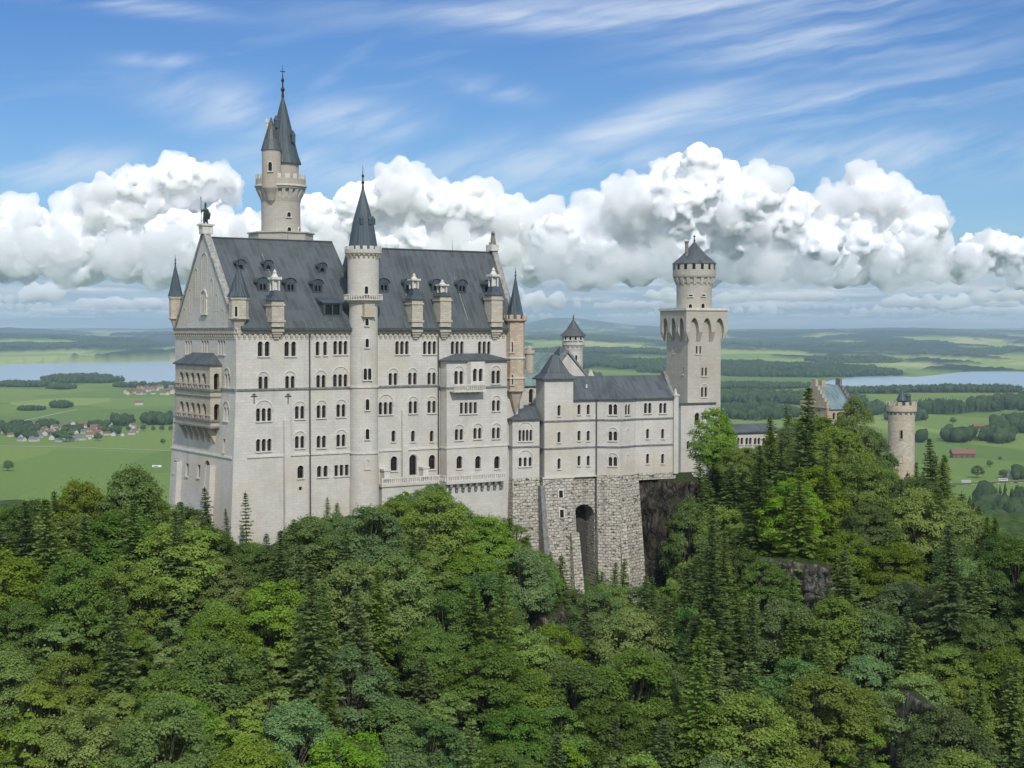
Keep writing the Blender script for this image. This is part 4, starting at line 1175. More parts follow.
sq.part('shaft', shaft, M['grey_limestone'])
pS.fit(sq); pW.fit(sq)
OUT = 1.08
hd = MB(); piers = MB()
zo = ZS(332)     # springing of the pointed arches
FF = [Panel(Cf, (-OUT, -OUT), (TW + OUT, -OUT), zo, zt), Panel(Cf, (-OUT, TD + OUT), (-OUT, -OUT), zo, zt), Panel(Cf, (TW + OUT, -OUT), (TW + OUT, TD + OUT), zo, zt), Panel(Cf, (TW + OUT, TD + OUT), (-OUT, TD + OUT), zo, zt)]
for f in FF:
    n = 3; span = (f.L - .9) / n; aw = span - .95; ht_ = ZS(318) - zo
    xs = [.45 + span * (i + .5) for i in range(n)]
    x = 0.0
    for c in xs + [None]:
        l = f.L if c is None else c - aw / 2
        f.quad(hd, x, zo, l, zt)
        # corbel pier growing out of the wall below the springing
        P = lambda s, z, o: f.pt(s, z, o)
        A0, A1 = P(x, zo, 0), P(l, zo, 0)
        s0, s1 = x + (OUT if x == 0 else 0), l - (OUT if c is None else 0)
        if s1 <= s0: s0, s1 = (x + l) / 2 - .02, (x + l) / 2 + .02
        L0, L1 = P(s0, zl, -OUT), P(s1, zl, -OUT)
        piers.poly([L0, L1, A1, A0])
        piers.poly([L0, A0, P(x, zo, -OUT)]); piers.poly([L1, P(l, zo, -OUT), A1])
        x = l if c is None else c + aw / 2
    for c in xs:
        k = 6; z1 = zo + ht_
        arc = [(c - aw / 2 + aw / 2 * (1 - math.cos(i / k * math.pi / 2)) , zo + ht_ * math.sin(i / k * math.pi / 2)) for i in range(k + 1)]
        for s in (0, 1):
            cur = arc if not s else [(2 * c - x_, z_) for x_, z_ in arc]
            ex = cur[0][0]
            for i in range(k):
                pts = [f.pt(*cur[i]), f.pt(cur[i][0], zt), f.pt(cur[i + 1][0], zt), f.pt(*cur[i + 1])]
                uvs = [cur[i], (cur[i][0], zt), (cur[i + 1][0], zt), cur[i + 1]]
                hd.poly(pts if s else pts[::-1], 0, uvs if s else uvs[::-1])
                hd.poly([f.pt(*cur[i]), f.pt(*cur[i + 1]), f.pt(*cur[i + 1], -OUT), f.pt(*cur[i], -OUT)])
tops = [(-OUT, -OUT), (TW + OUT, -OUT), (TW + OUT, TD + OUT), (-OUT, TD + OUT)]
hd.poly([(*p, zt - .003) for p in tops])
hdo = sq.part('platform', hd, M['grey_limestone']); sq.part('corbel_pier', piers, M['grey_limestone'], hdo)
cp = MB(); cp.prism([(p[0] + (.25 if p[0] > 0 else -.25), p[1] + (.25 if p[1] > 0 else -.25)) for p in tops], zt, zt + .55)
sq.part('parapet', cp, M['trim'], hdo)
w = Cf.loc(at(694, HORIZON, 337)); dx_, dy_ = TW / 2, TD / 2
rD = 3.95
tz0 = zt + .55; ZD = lambda y: zpx(y, 337)
t = MB(); t.lathe(w.x, w.y, [(rD, tz0), (rD, ZD(284))], 32); sq.part('drum', t, M['grey_limestone'])
t = MB(); t.lathe(w.x, w.y, [(rD, ZD(284)), (rD + .25, ZD(283)), (rD + .3, ZD(279)), (rD + .75, ZD(277.5)), (rD + .85, ZD(276)), (rD + .85, ZD(264.2)), (rD, ZD(264.2))], 32)
gl = sq.part('gallery', t, M['grey_limestone'])
many(sq, 'corbel', M['trim'], gl, 18, lambda mb, i: mb.ring_arches(w.x, w.y, rD + .2, ZD(285), ZD(278), 18, .62, duty=.42, only=i))
for i in range(16):
    t = MB(); an = 2 * math.pi * (i + .5) / 16; c, s = math.cos(an), math.sin(an); rr = rD + .86; k = .33
    q = [(w.x + rr * c - k * -s * 1, w.y + rr * s - k * c), (w.x + rr * c + k * -s, w.y + rr * s + k * c)]
    t.poly([(*q[0], ZD(270)), (*q[1], ZD(270)), (*q[1], ZD(264.6)), (*q[0], ZD(264.6))])
    sq.part('gallery_opening', t, M['glass'], gl)
t = MB(); ap = ZD(241.5); t.lathe(w.x, w.y, [(rD + .5, ZD(264.2)), (rD + 1.1, ZD(264)), (rD * .62, ZD(254)), (.1, ap)], 20, smooth=False); sq.part('cone_roof', t, M['roof'])
t = MB(); finial(t, w.x, w.y, ap - .1, 1.4, .14); t.lathe(w.x, w.y, [(.05, ap + .9), (.3, ap + 1.15), (.05, ap + 1.4)], 10); sq.part('finial', t, M['iron'])
c = Cf.loc(at(686.4, HORIZON, 335)); t = MB(); t.tube((c.x, c.y, ZD(259)), (c.x, c.y, ZD(243)), .42, .4, 8); t.tube((c.x, c.y, ZD(243)), (c.x, c.y, ZD(241.6)), .6, .5, 8); sq.part('chimney', t, M['dark_trim'])
for px, py, ww, h, ar_ in ((690.5, 307, .75, 1.3, True), (702.7, 306.6, .85, 1.4, True), (690.8, 295.5, .9, .35, False), (703.5, 295.3, .9, .35, False)): round_window(sq, Cf, w.x, w.y, rD, px, py, ww, h, 1, arch=ar_)
# lower block at the foot of the tower
lk = MB(); x0, x1 = Cf.a_at(681.3, -3.0), Cf.a_at(716, -3.0)
lp = Panel(Cf, (x0, -3.0), (x1, -3.0), 158, ZS(403.5)); lw_ = Panel(Cf, (x0, 3), (x0, -3.0), 158, ZS(403.5))
lp.window(697, 419, 1, 1.2, 2.6, hood=True); lp.window(688, 445, 1, .7, 1.8)
lp.build(lk); lw_.build(lk); lk.poly([(x0, -3, ZS(403.5)), (x1, -3, ZS(403.5)), (x1, 0, ZS(403.5)), (x0, 0, ZS(403.5))])
lk.poly([(x1, -3, 158), (x1, 0, 158), (x1, 0, ZS(403.5)), (x1, -3, ZS(403.5))])
sq.part('foot_block', lk, M['limestone']); lp.fit(sq)
lk = MB(); x2 = x0 - .2; lk.poly([(x2 - 1.6, -2.2, ZS(398)), (x2, -2.2, ZS(405)), (x2 + 1.2, 0, ZS(405)), (x2 - .8, .6, ZS(386))]); lk.box(x0 - .3, -3.3, ZS(403.5), x1, -2.6, ZS(402)); sq.part('foot_roof', lk, M['roof'])

# ------------------------------------------------------------------ knights' house with green roof and its round turret
kh = Thing('knights_house', 'pale courtyard house with green copper gable roof seen above the bower wing', 'house', A, (0, 0, 0))
kh.ob.name = 'courtyard_house'
DK = 303
p0 = A.loc(at(567.8, HORIZON, DK)); hw = 5.6
zk, zke = zpx(353, DK), zpx(382, DK)
kx, ky = p0.x, p0.y
bd = MB(); extrude_b(bd, [(kx - hw, 160), (kx + hw, 160), (kx + hw, zke), (kx, zk - .3), (kx - hw, zke)], ky, ky + 13.5)
kh.an = Vector((kx, ky, 160)); kh.ob.location = A.world(kx, ky, 160)
kh.part('wall', bd, M['limestone'])
rk = MB()
for s in (-1, 1):
    q = [(kx, ky + .5, zk), (kx, ky + 14, zk), (kx + s * (hw + .7), ky + 14, zke - .5), (kx + s * (hw + .7), ky + .5, zke - .5)]
    rk.poly(q if s > 0 else q[::-1]); q2 = [(x, y, z - .25) for x, y, z in q]; rk.poly(q2[::-1] if s > 0 else q2)
    rk.poly([q[3], q[2], q2[2], q2[3]])
kh.part('roof', rk, M['copper'])
ck = MB()
for s in (-1, 1):
    sec = [(kx, zk + .1), (kx + s * (hw + .5), zke - .5), (kx + s * (hw + .5), zke + .1), (kx, zk + .75)]
    extrude_b(ck, sec if s < 0 else sec[::-1], ky - .15, ky + .6)
kh.part('coping', ck, M['dark_trim'])
cc = MB(); cc.box(kx + hw - .3, ky - .4, zke - 1, kx + hw + .9, ky + .9, zke + 1.0); cc.prism(octagon(kx + hw + .3, ky + .25, .85, 8), zke + 1.0, zke + 2.4, scale_top=.25); kh.part('corner_pier', cc, M['sandstone'])
an_ = A.loc(at(531, HORIZON, 292)); zn0, zn1 = 165, zpx(386, 292)
nb = MB(); npn = Panel(A, (an_.x - 2.6, an_.y), (an_.x + 2.4, an_.y), zn0, zn1); npn.window(531, 396, 1, 1.0, 2.6, hood=True); npn.build(nb)
nl = Panel(A, (an_.x - 2.6, an_.y + 6), (an_.x - 2.6, an_.y), zn0, zn1); nl.window(528, 400, 1, .8, 2.2); nl.build(nb)
nb.poly([(an_.x - 2.6, an_.y, zn1), (an_.x + 2.4, an_.y, zn1), (an_.x + 2.4, an_.y + 6, zn1), (an_.x - 2.6, an_.y + 6, zn1)])
kh.part('annex', nb, M['limestone']); npn.fit(kh)
nr = MB(); zr_ = zpx(364, 296)
nr.poly([(an_.x - 3.1, an_.y - .5, zn1 + .004), (an_.x + 2.9, an_.y - .5, zn1 + .004), (an_.x + 3.5, an_.y + 5, zr_), (an_.x - .2, an_.y + 5, zr_)]); nr.poly([(an_.x - 3.1, an_.y + 8, zn1 + .004), (an_.x - 3.1, an_.y - .5, zn1 + .004), (an_.x - .2, an_.y + 5, zr_)])
kh.part('annex_roof', nr, M['copper'])
sh = A.loc(at(529.3, HORIZON, 296)); q = MB(); q.lathe(sh.x, sh.y, [(.85, 175), (.85, zpx(355, 296)), (1.1, zpx(353.5, 296)), (1.1, zpx(350, 296)), (.5, zpx(350, 296))], 12); q.lathe(sh.x, sh.y, [(.5, zpx(350, 296)), (.5, zpx(347, 296)), (.1, zpx(346, 296))], 8)
kh.part('chimney', q, M['sandstone'])
q = MB(); ht2 = A.loc(at(561, HORIZON, 306)); q.prism([(ht2.x - 1.2, ht2.y - 1), (ht2.x + 1.2, ht2.y - 1), (ht2.x + 1.2, ht2.y + 1), (ht2.x - 1.2, ht2.y + 1)], zk - .3, zk + 1.1, scale_top=.3); kh.part('ridge_turret', q, M['roof'])

ct = Thing('courtyard_turret', 'small round stone turret with corbelled head and grey cone roof behind the green roof', 'turret', A, (0, 0, 160))
DC = 318; ZC = lambda y: zpx(y, DC); c = A.loc(at(573.4, HORIZON, DC)); rC = 1.98
ct.an = Vector((c.x, c.y, 160)); ct.ob.location = A.world(c.x, c.y, 160)
t = MB(); t.lathe(c.x, c.y, [(rC, 160), (rC, ZC(351)), (rC + .1, ZC(349)), (rC + .15, ZC(346.5)), (rC + .4, ZC(345)), (rC + .42, ZC(335.8)), (rC, ZC(335.8))], 24); ct.part('shaft', t, M['limestone'])
many(ct, 'corbel', M['sandstone'], None, 14, lambda mb, i: mb.ring_arches(c.x, c.y, rC, ZC(350), ZC(345.3), 14, .42, duty=.45, only=i))
t = MB(); ap = ZC(319)
t.lathe(c.x, c.y, [(rC, ZC(335.6)), (rC + .95, ZC(336)), (rC * .72, ZC(329)), (.08, ap)], 16, smooth=False); ct.part('cone_roof', t, M['roof'])
t = MB(); finial(t, c.x, c.y, ap - .2, 1.4, .1); ct.part('finial', t, M['iron'])
for px in (566, 570.5, 575.5, 580.5): round_window(ct, A, c.x, c.y, rC + .42, px, 338.2, .5, .7, 1, arch=False)
round_window(ct, A, c.x, c.y, rC, 576, 358, .45, 1.2, 1)

# ------------------------------------------------------------------ gatehouse and outer works
G = Frame(828, 386, R(62))
gh = Thing('gatehouse', 'ochre brick gatehouse with stepped gable and blue-green sheet roof rising out of the trees', 'gatehouse', G, (0, 0, 160))
ZG = lambda y: zpx(y, 388)
gw = G.b_at(801.5, 0); gL = G.a_at(853, 0)
zge, zgr = ZG(408), ZG(385.5)
pf = Panel(G, (0, gw), (0, 0), 160, zge); ps = Panel(G, (0, 0), (gL, 0), 160, zge)
pf.window(815, 418, 2, .9, 2.0, .5); ps.window(836, 416, 2, .8, 1.8, .6); ps.window(846, 416, 1, .8, 1.8)
wb = MB(); pf.build(wb); ps.build(wb); wb.poly([(gL, 0, 160), (gL, gw, 160), (gL, gw, zge), (gL, 0, zge)]); wb.poly([(0, gw, 160), (0, gw, zge), (gL, gw, zge), (gL, gw, 160)])
gh.part('wall', wb, M['brick']); pf.fit(gh, M['sandstone']); ps.fit(gh, M['sandstone'])
rr = MB()
for s in (0, 1):
    q = [(.45, gw / 2, zgr), (gL - .45, gw / 2, zgr), (gL - .45, -.5, zge - .3), (.45, -.5, zge - .3)]
    if s: q = [(x, gw - y, z) for x, y, z in q]
    rr.poly(q[::-1] if not s else q)
gh.part('roof', rr, sheet_roof('blue_green_sheet_roof', (0.13, 0.185, 0.20), (0.15, 0.21, 0.225), .7, (0.2, 0.27, 0.28)))
def stepped(a0, a1, mat, name, extra=.0):
    sg = MB(); n = 6
    for i in range(n):
        f0, f1 = i / n * .5, (i + 1) / n * .5
        z1 = zge + (zgr - zge) * (i + 1) / n + .75 + (extra if i == n - 1 else 0)
        for s in (0, 1):
            b0, b1 = (gw * f0, gw * f1) if not s else (gw * (1 - f1), gw * (1 - f0))
            sg.box(a0, b0, zge - .003 if i else zge + .001, a1, b1, z1)
    return gh.part(name, sg, mat)
s0 = stepped(-.25, .45, M['brick'], 'stepped_gable', .8); stepped(gL - .45, gL + .25, M['dark_trim'], 'stepped_gable', .9)
gq = Panel(G, (-.26, gw), (-.26, 0), zge, zgr); rq = MB(); gq.arc_band(rq, gw * .5, zge + 1.2, .5, .9, 0, .2); gq.slab(rq, 1.0, zge + .1, gw - 1.0, zge + .35, 0, .15); gh.part('gable_trim', rq, M['sandstone'], s0)
gch = MB(); gch.box(2.0, gw / 2 - .6, zgr - .5, 3.2, gw / 2 + .6, zgr + 1.2); gh.part('chimney', gch, M['brick'])

rg = Thing('round_gate_tower', 'round battlemented grey stone gate tower at the right end of the castle above the trees', 'tower', None, (0, 0, 0))
DG = 372; ZQ = lambda y: zpx(y, DG); GF = Frame(902.2, DG, R(62)); rg.fr = GF
rg.an = Vector((0, 0, 156)); rg.ob.location = GF.world(0, 0, 156); rg.ob.rotation_euler = (0, 0, GF.rot)
rq_ = 3.25
M['grey_rubble'] = ashlar('coursed_grey_stone', (0.56, 0.50, 0.40), .7, .34, .16, .6)
t = MB(); t.lathe(0, 0, [(rq_ + .15, 156), (rq_, ZQ(420)), (rq_ + .12, ZQ(414.5)), (rq_ + .15, ZQ(412.5)), (rq_ + .5, ZQ(411)), (rq_ + .5, ZQ(405)), (rq_ + .1, ZQ(405)), (rq_ + .1, ZQ(407)), (.1, ZQ(407))], 30); rg.part('shaft', t, M['grey_rubble'])
many(rg, 'corbel', M['dark_trim'], None, 16, lambda mb, i: mb.ring_arches(0, 0, rq_ + .1, ZQ(415), ZQ(411.3), 16, .38, duty=.45, only=i))
many(rg, 'merlon', M['grey_rubble'], None, 13, lambda mb, i: mb.merlons(0, 0, rq_ + .5, ZQ(405), ZQ(401.6), 13, .55, .4, only=i))
t = MB(); t.lathe(0, 0, [(1.0, ZQ(407)), (1.0, ZQ(401)), (1.35, ZQ(400.6)), (.06, ZQ(388.5))], 14, smooth=False); t.lathe(2.0, 0, [(.75, ZQ(407)), (.75, ZQ(396.5)), (.85, ZQ(396)), (.6, ZQ(394))], 10, smooth=False); rg.part('cap_turret', t, M['spire'])
for px, py, w, h in ((901.5, 434.5, .55, 2.1), (901.2, 459, .55, 1.6), (905, 484, .5, 1.3)): round_window(rg, GF, 0, 0, rq_, px, py, w, h, 1, arch=False, stone=M['grey_rubble'])

L_ = Frame(734, 352, R(66))
cw = Thing('connecting_building', 'long low pale building with flat dark roof half hidden behind trees beside the square tower', 'building', L_, (0, 0, 158))
x1 = L_.a_at(782, 0); ZLc = lambda y: zpx(y, 354)
cwp = Panel(L_, (0, 0), (x1, 0), 158, ZLc(433))
for i in range(5): cwp.window(740 + i * 8.5, 441, 2, .7, 1.6, .3)
m_ = MB(); cwp.build(m_); Panel(L_, (x1, 0), (x1, 8), 158, ZLc(433)).build(m_); Panel(L_, (0, 8), (0, 0), 158, ZLc(433)).build(m_); cw.part('wall', m_, M['limestone']); cwp.fit(cw)
m_ = MB(); e = .5; zz = ZLc(432.8)
m_.prism([(-e, -e), (x1 + e, -e), (x1 + e, 8 + e), (-e, 8 + e)], zz, zz + .3); m_.loft([(-e, -e), (x1 + e, -e), (x1 + e, 8 + e), (-e, 8 + e)], zz + .302, [(1, 3.8), (x1 - 1, 3.8), (x1 - 1, 4.2), (1, 4.2)], ZLc(424.8), caps=True); cw.part('roof', m_, M['roof'])

# small gate lodge between gatehouse and round tower
Hf = Frame(866, 366, R(60))
lg = Thing('gate_lodge', 'small white and red rendered gate lodge at the foot of the round gate tower', 'lodge', Hf, (0, 0, 154))
ZH = lambda y: zpx(y, 367); x1 = Hf.a_at(878, 0); x2 = Hf.a_at(888, .5)
m_ = MB(); lp_ = Panel(Hf, (0, 0), (x1, 0), 154, ZH(476)); lp_.window(872, 486, 1, .8, 1.6, arch=False); lp_.build(m_); Panel(Hf, (0, 6), (0, 0), 154, ZH(476)).build(m_); Panel(Hf, (x1, 0), (x1, 6), 154, ZH(476)).build(m_)
lg.part('wall', m_, plain('white_render', (.62, .6, .56), .9, .12)); lp_.fit(lg)
m_ = MB(); m_.box(x1 + .003, .5, 154, x2, 5, ZH(472)); lg.part('side_wall', m_, plain('red_render', (.30, .10, .065), .9, .2))
m_ = MB(); m_.prism([(-.3, -.3), (x1 + .2, -.3), (x1 + .2, 6.3), (-.3, 6.3)], ZH(476), ZH(469), scale_top=.3); lg.part('roof', m_, M['roof'])

# ------------------------------------------------------------------ statues
def blob(name, balls, voxel, mat, label, cat, loc, rot=0.0):
    """one continuous cast body fused from overlapping tapered limbs: (x0,y0,z0,r0, x1,y1,z1,r1)"""
    mb = MB()
    for (x0, y0, z0, r0, x1, y1, z1, r1) in balls:
        p, q = Vector((x0, y0, z0)), Vector((x1, y1, z1))
        n = max(2, int((q - p).length / max(min(r0, r1) * .5, .03)))
        for i in range(n + 1):
            c = p.lerp(q, i / n); r = r0 + (r1 - r0) * i / n
            mb.lathe(c.x, c.y, [(0.0, c.z - r), (r * .7, c.z - r * .7), (r, c.z), (r * .7, c.z + r * .7), (0.0, c.z + r)], 8)
    me = mb.mesh(name, [mat]); o = bpy.data.objects.new(name, me); COL.objects.link(o)
    md = o.modifiers.new('r', 'REMESH'); md.mode = 'VOXEL'; md.voxel_size = voxel
    new = bpy.data.meshes.new_from_object(o.evaluated_get(bpy.context.evaluated_depsgraph_get()))
    o.modifiers.clear(); o.data = new; new.materials.clear(); new.materials.append(mat)
    new.polygons.foreach_set('use_smooth', np.ones(len(new.polygons), bool))
    o.location = loc; o.rotation_euler = (0, 0, rot); o['label'] = label; o['category'] = cat
    return o
kz = RZ + 2.35
knight = blob('statue', [(-.25, 0, .1, .2, -.22, 0, 1.2, .22), (.28, -.1, .1, .2, .2, 0, 1.2, .24), (0, 0, 1.2, .36, 0, 0, 2.4, .42), (0, 0, 2.5, .25, 0, 0, 3.05, .17), (0, -.02, 3.2, .24, 0, 0, 3.35, .22), (0, 0, 3.5, .2, .02, .02, 3.75, .06),
    (-.4, 0, 2.45, .17, -.75, -.1, 2.0, .14), (-.75, -.1, 2.0, .13, -.8, -.1, 2.5, .1), (.42, 0, 2.45, .17, .62, -.15, 1.8, .14), (.55, -.35, 1.75, .3, .5, -.38, .9, .16), (0, .3, 2.3, .25, 0, .42, .6, .35),
    (-.25, -.25, .08, .12, -.25, .15, .08, .12), (.28, -.35, .08, .12, .28, .1, .08, .12)], .06, M['bronze'], 'dark bronze knight statue with lance and shield on the west gable top', 'statue', A.world(.4, WID / 2, kz), A.rot)
sp = MB(); sp.tube((-.82, -.1, .2), (-.85, -.1, 4.3), .06, .05, 6); sp.tube((-.85, -.1, 4.3), (-.85, -.1, 4.75), .12, .01, 6)
so = bpy.data.objects.new('lance', sp.mesh('lance', [M['bronze']])); COL.objects.link(so); so.parent = knight
lion = blob('statue', [(0, 0, .3, .45, .1, 0, 1.2, .5), (.1, 0, 1.3, .45, .05, 0, 1.9, .42), (.05, -.1, 2.1, .42, -.05, -.25, 2.25, .36), (-.05, -.4, 2.15, .22, -.1, -.65, 2.1, .16), (-.35, -.5, .1, .16, -.25, -.3, 1.2, .2), (.35, -.5, .1, .16, .25, -.3, 1.2, .2),
    (-.5, .1, .25, .3, -.5, -.3, .15, .18), (.5, .1, .25, .3, .5, -.3, .15, .18), (.25, -.1, 2.45, .1, .28, -.1, 2.6, .06), (-.2, -.1, 2.45, .1, -.22, -.1, 2.6, .06), (0, .5, .3, .1, .4, .7, .9, .08)], .06, plain('weathered_stone_lion', (.23, .22, .2), .9, .25), 'weathered seated stone lion statue on the east gable top of the palace', 'statue', A.world(LEN - .5, 8.0, RZ2 + 1.5), A.rot)

# ------------------------------------------------------------------ terrain
CTRL = [(-150, 165, 130), (-150, 200, 146), (-150, 235, 158), (0, 165, 133), (0, 200, 149), (0, 232, 160), (120, 165, 133), (120, 200, 148), (120, 238, 160),
    (200, 240, 163), (236, 180, 138), (236, 215, 149), (236, 246, 163), (360, 170, 131), (360, 215, 147), (360, 257, 168), (300, 250, 166), (440, 262, 168), (440, 215, 147),
    (512, 180, 130), (512, 225, 145), (512, 268, 158), (560, 274, 149), (560, 230, 142), (610, 274, 148), (640, 230, 141), (665, 278, 139), (690, 275, 141), (690, 180, 127), (690, 230, 142), (705, 305, 166),
    (800, 180, 125), (800, 225, 142), (800, 262, 158), (800, 300, 167), (900, 190, 126), (900, 240, 145), (900, 290, 160), (900, 345, 158),
    (1024, 190, 127), (1024, 230, 148), (1024, 265, 155), (1180, 200, 122), (1180, 250, 143),
    (300, 285, 163), (450, 300, 165), (600, 310, 165), (700, 340, 165), (760, 352, 165), (850, 392, 164), (902, 374, 158),
    (0, 285, 146), (120, 310, 146), (300, 350, 146), (512, 385, 146), (700, 430, 144), (900, 450, 140), (1050, 330, 132), (1180, 320, 122), (-150, 290, 140),
    (-150, 110, 104), (512, 110, 100), (1180, 110, 98), (512, 140, 112), (0, 140, 117), (1024, 140, 108)]
_cp = np.array([((p - 512) / F_PX * d, d) for p, d, z in CTRL]); _cz = np.array([z for _, _, z in CTRL], float)
def _ker(a, b): return np.sqrt(((a[:, None, :] - b[None, :, :]) ** 2).sum(2) + 25.0)
_n = len(_cp)
_A = np.zeros((_n + 3, _n + 3)); _A[:_n, :_n] = _ker(_cp, _cp) + np.eye(_n) * 0.3
_A[:_n, _n:] = np.c_[np.ones(_n), _cp / 100]; _A[_n:, :_n] = _A[:_n, _n:].T
_w = np.linalg.solve(_A, np.r_[_cz, 0, 0, 0])
def hill(x, y):
    q = np.c_[np.clip(x, -170, 185), np.clip(y, 60, 480)]
    out = np.zeros(len(q))
    for i in range(0, len(q), 20000):
        b = q[i:i + 20000]; out[i:i + 20000] = _ker(b, _cp) @ _w[:_n] + np.c_[np.ones(len(b)), b / 100] @ _w[_n:]
    return np.clip(out, 60, 172)
def sstep(x, a, b):
    t = np.clip((x - a) / (b - a), 0, 1); return t * t * (3 - 2 * t)

def flat_xy(px, py, z=0.0):
    """ground point of a plain at height z under a pixel (valley floor)"""
    r = ray(px, py); t = (z - EYE) / r.z
    return r.x * t, r.y * t
def in_poly(x, y, poly):
    inside = np.zeros(len(x), bool); n = len(poly)
    for i in range(n):
        x0, y0 = poly[i]; x1, y1 = poly[(i + 1) % n]
        c = ((y0 > y) != (y1 > y)) & (x < (x1 - x0) * (y - y0) / (y1 - y0 + 1e-12) + x0)
        inside ^= c
    return inside
LAKES = [[(-420, 364), (-200, 364), (0, 364.2), (60, 362.5), (110, 362), (175, 360.5), (300, 361), (340, 366), (330, 382), (200, 385.5), (160, 384.5), (125, 382), (95, 379), (60, 379.5), (35, 383), (0, 385.5), (-200, 387), (-420, 386)],
         [(820, 383), (838, 379), (858, 376.5), (892, 376.2), (915, 377.2), (932, 375.5), (950, 373.5), (962, 372), (1000, 371.6), (1060, 371), (1250, 370), (1250, 386), (1060, 387.5), (1024, 388), (975, 389.5), (945, 388.5), (914, 391), (885, 390), (856, 388.5)]]
LAKE_XY = [[flat_xy(*p) for p in L] for L in LAKES]
# woods on the plain: px, py, half width, half depth (px on the valley floor), tree height, share of conifers
WOODS = [(84, 380.5, 38, 3.4, 24, .7), (22, 386, 26, 1.3, 18, .4), (150, 387, 30, 1.2, 17, .4), (-60, 388, 60, 2, 20, .5), (60, 388.5, 14, 1.1, 16, .3),
    (40, 357.5, 42, .9, 26, .7), (120, 356.5, 44, .8, 26, .7), (85, 352.5, 60, .7, 28, .7), (15, 350.5, 40, .5, 28, .7), (150, 347, 40, .5, 28, .7), (560, 352, 60, .8, 28, .7), (640, 350, 60, .7, 28, .7), (760, 352.5, 70, .8, 28, .7), (880, 353, 60, .8, 28, .7), (965, 357, 60, .7, 26, .7), (850, 363, 46, .8, 26, .6), (940, 347, 60, .5, 28, .7), (122, 424, 10, 2.2, 20, .3), (48, 427, 10, 1.2, 14, .3), (98, 428, 10, 1.4, 14, .3), (112, 433, 8, 1, 13, .3), (60, 437, 9, 1.0, 12, .3), (30, 438, 7, 1.0, 12, .3), (160, 423, 18, 2.0, 20, .35), (20, 432, 18, 5, 15, .3), (72, 432, 12, 1.0, 13, .3), (-40, 430, 40, 5, 16, .3), (60, 407, 10, 1.2, 15, .3), (30, 410, 14, .8, 10, .2),
    (800, 374, 110, 4.2, 26, .8), (700, 372, 80, 4.0, 26, .8), (600, 361, 90, 1.6, 26, .7), (620, 371, 60, 2.0, 26, .7), (560, 379, 40, 1.6, 24, .7), (870, 392.5, 50, 1.2, 20, .5), (960, 391.5, 70, 1.5, 22, .6),
    (765, 400, 50, 3.5, 24, .7), (755, 415, 40, 4.5, 24, .7), (820, 402, 40, 4, 22, .6), (860, 412, 26, 4, 22, .6), (640, 388, 60, 2.5, 22, .6), (745, 388, 60, 1.6, 20, .5),
    (940, 412, 28, 2.6, 28, .9), (985, 409, 22, 3.4, 28, .85), (1030, 405, 34, 5, 26, .7), (1085, 412, 40, 6, 26, .7), (905, 420, 18, 2.0, 22, .5),
    (958, 441, 12, 2.2, 24, .2), (978, 438, 8, 2.0, 22, .2), (1000, 440, 16, 3.0, 26, .2), (1024, 429, 26, 4.5, 26, .3), (1070, 432, 30, 6, 26, .3), (920, 441, 4, 1.5, 20, .2),
    (1012, 534, 44, 13, 24, .6), (1012, 518, 40, 13, 26, .8), (1085, 512, 60, 20, 26, .8), (1018, 479, 10, 1.2, 18, .3)]
SCAT = [w for w in WOODS]

def landscape(x, y):
    """height and woodland share of the ground"""
    n = len(x); r = x / y * F_PX + 512
    h = hill(x, y)
    far = np.interp(y, [480, 620, 800, 1050, 1400], [144, 95, 40, 8, 0])
    k = sstep(y, 400, 520)
    side = sstep(np.abs(x), 200, 420)
    z = h * (1 - k) + far * k
    z = z * (1 - side * sstep(y, 120, 900) * 0.5)
    z += (fbm(np.c_[x / 14, y / 14, np.zeros(n)], 3, 5) - .5) * 5.0 * (1 - sstep(y, 500, 900)) * sstep(y, 40, 120)
    # rolling country beyond the plain
    rise = np.interp(y, [7500, 10500, 14000, 20000, 30000, 45000], [0, 30, 75, 130, 190, 262])
    roll = (fbm(np.c_[x / 2600, y / 5200, np.full(n, 2.0)], 4, 11) - .5)
    z += rise + roll * np.interp(y, [5000, 8000, 12000, 25000, 45000], [0, 55, 130, 200, 150])
    for px, dep, ht, wx, wy in ((560, 40000, 300, 1300, 4000), (590, 36000, 120, 2600, 3000), (20, 26000, 120, 1400, 3000), (-80, 15000, 90, 900, 2000), (140, 32000, 60, 1500, 3000), (30, 14000, 40, 1000, 1500), (900, 30000, 40, 3000, 3000)):
        cx = (px - 512) / F_PX * dep
        z += ht * np.exp(-((x - cx) / wx) ** 2 - ((y - dep) / wy) ** 2)
    wn = fbm(np.c_[x / 520 + 3, y / 1700, np.full(n, 7.0)], 5, 23, .55) * .6 + fbm(np.c_[x / 1900 + 3, y / 3600, np.full(n, 3.0)], 3, 29, .5) * .4
    cover = np.interp(y, [1500, 5000, 8000, 12000, 20000, 45000], [.80, .74, .50, .485, .47, .45])
    wood = sstep(wn, cover - .012, cover + .02)
    wood *= sstep(y, 4200, 6000)
    for i, L in enumerate(LAKE_XY):
        ins = in_poly(x, y, L); wood[ins] = 0; z[ins] = -3.0
        cy = np.mean([p[1] for p in L])
    for (px, py, rx, ry, *_r) in WOODS:
        if py > 460: continue
        x0, y0 = flat_xy(px, py + ry); x1, y1 = flat_xy(px, py - ry)
        q = ((r - px) / rx) ** 2 + ((y - (y0 + y1) / 2) / ((y1 - y0) / 2)) ** 2
        wood = np.maximum(wood, 1 - sstep(q, .7, 1.15))
    z += wood * sstep(y, 6200, 7600) * (10 + 16 * vnoise(np.c_[x / 60, y / 60, np.zeros(n)], 3))
    return z, wood

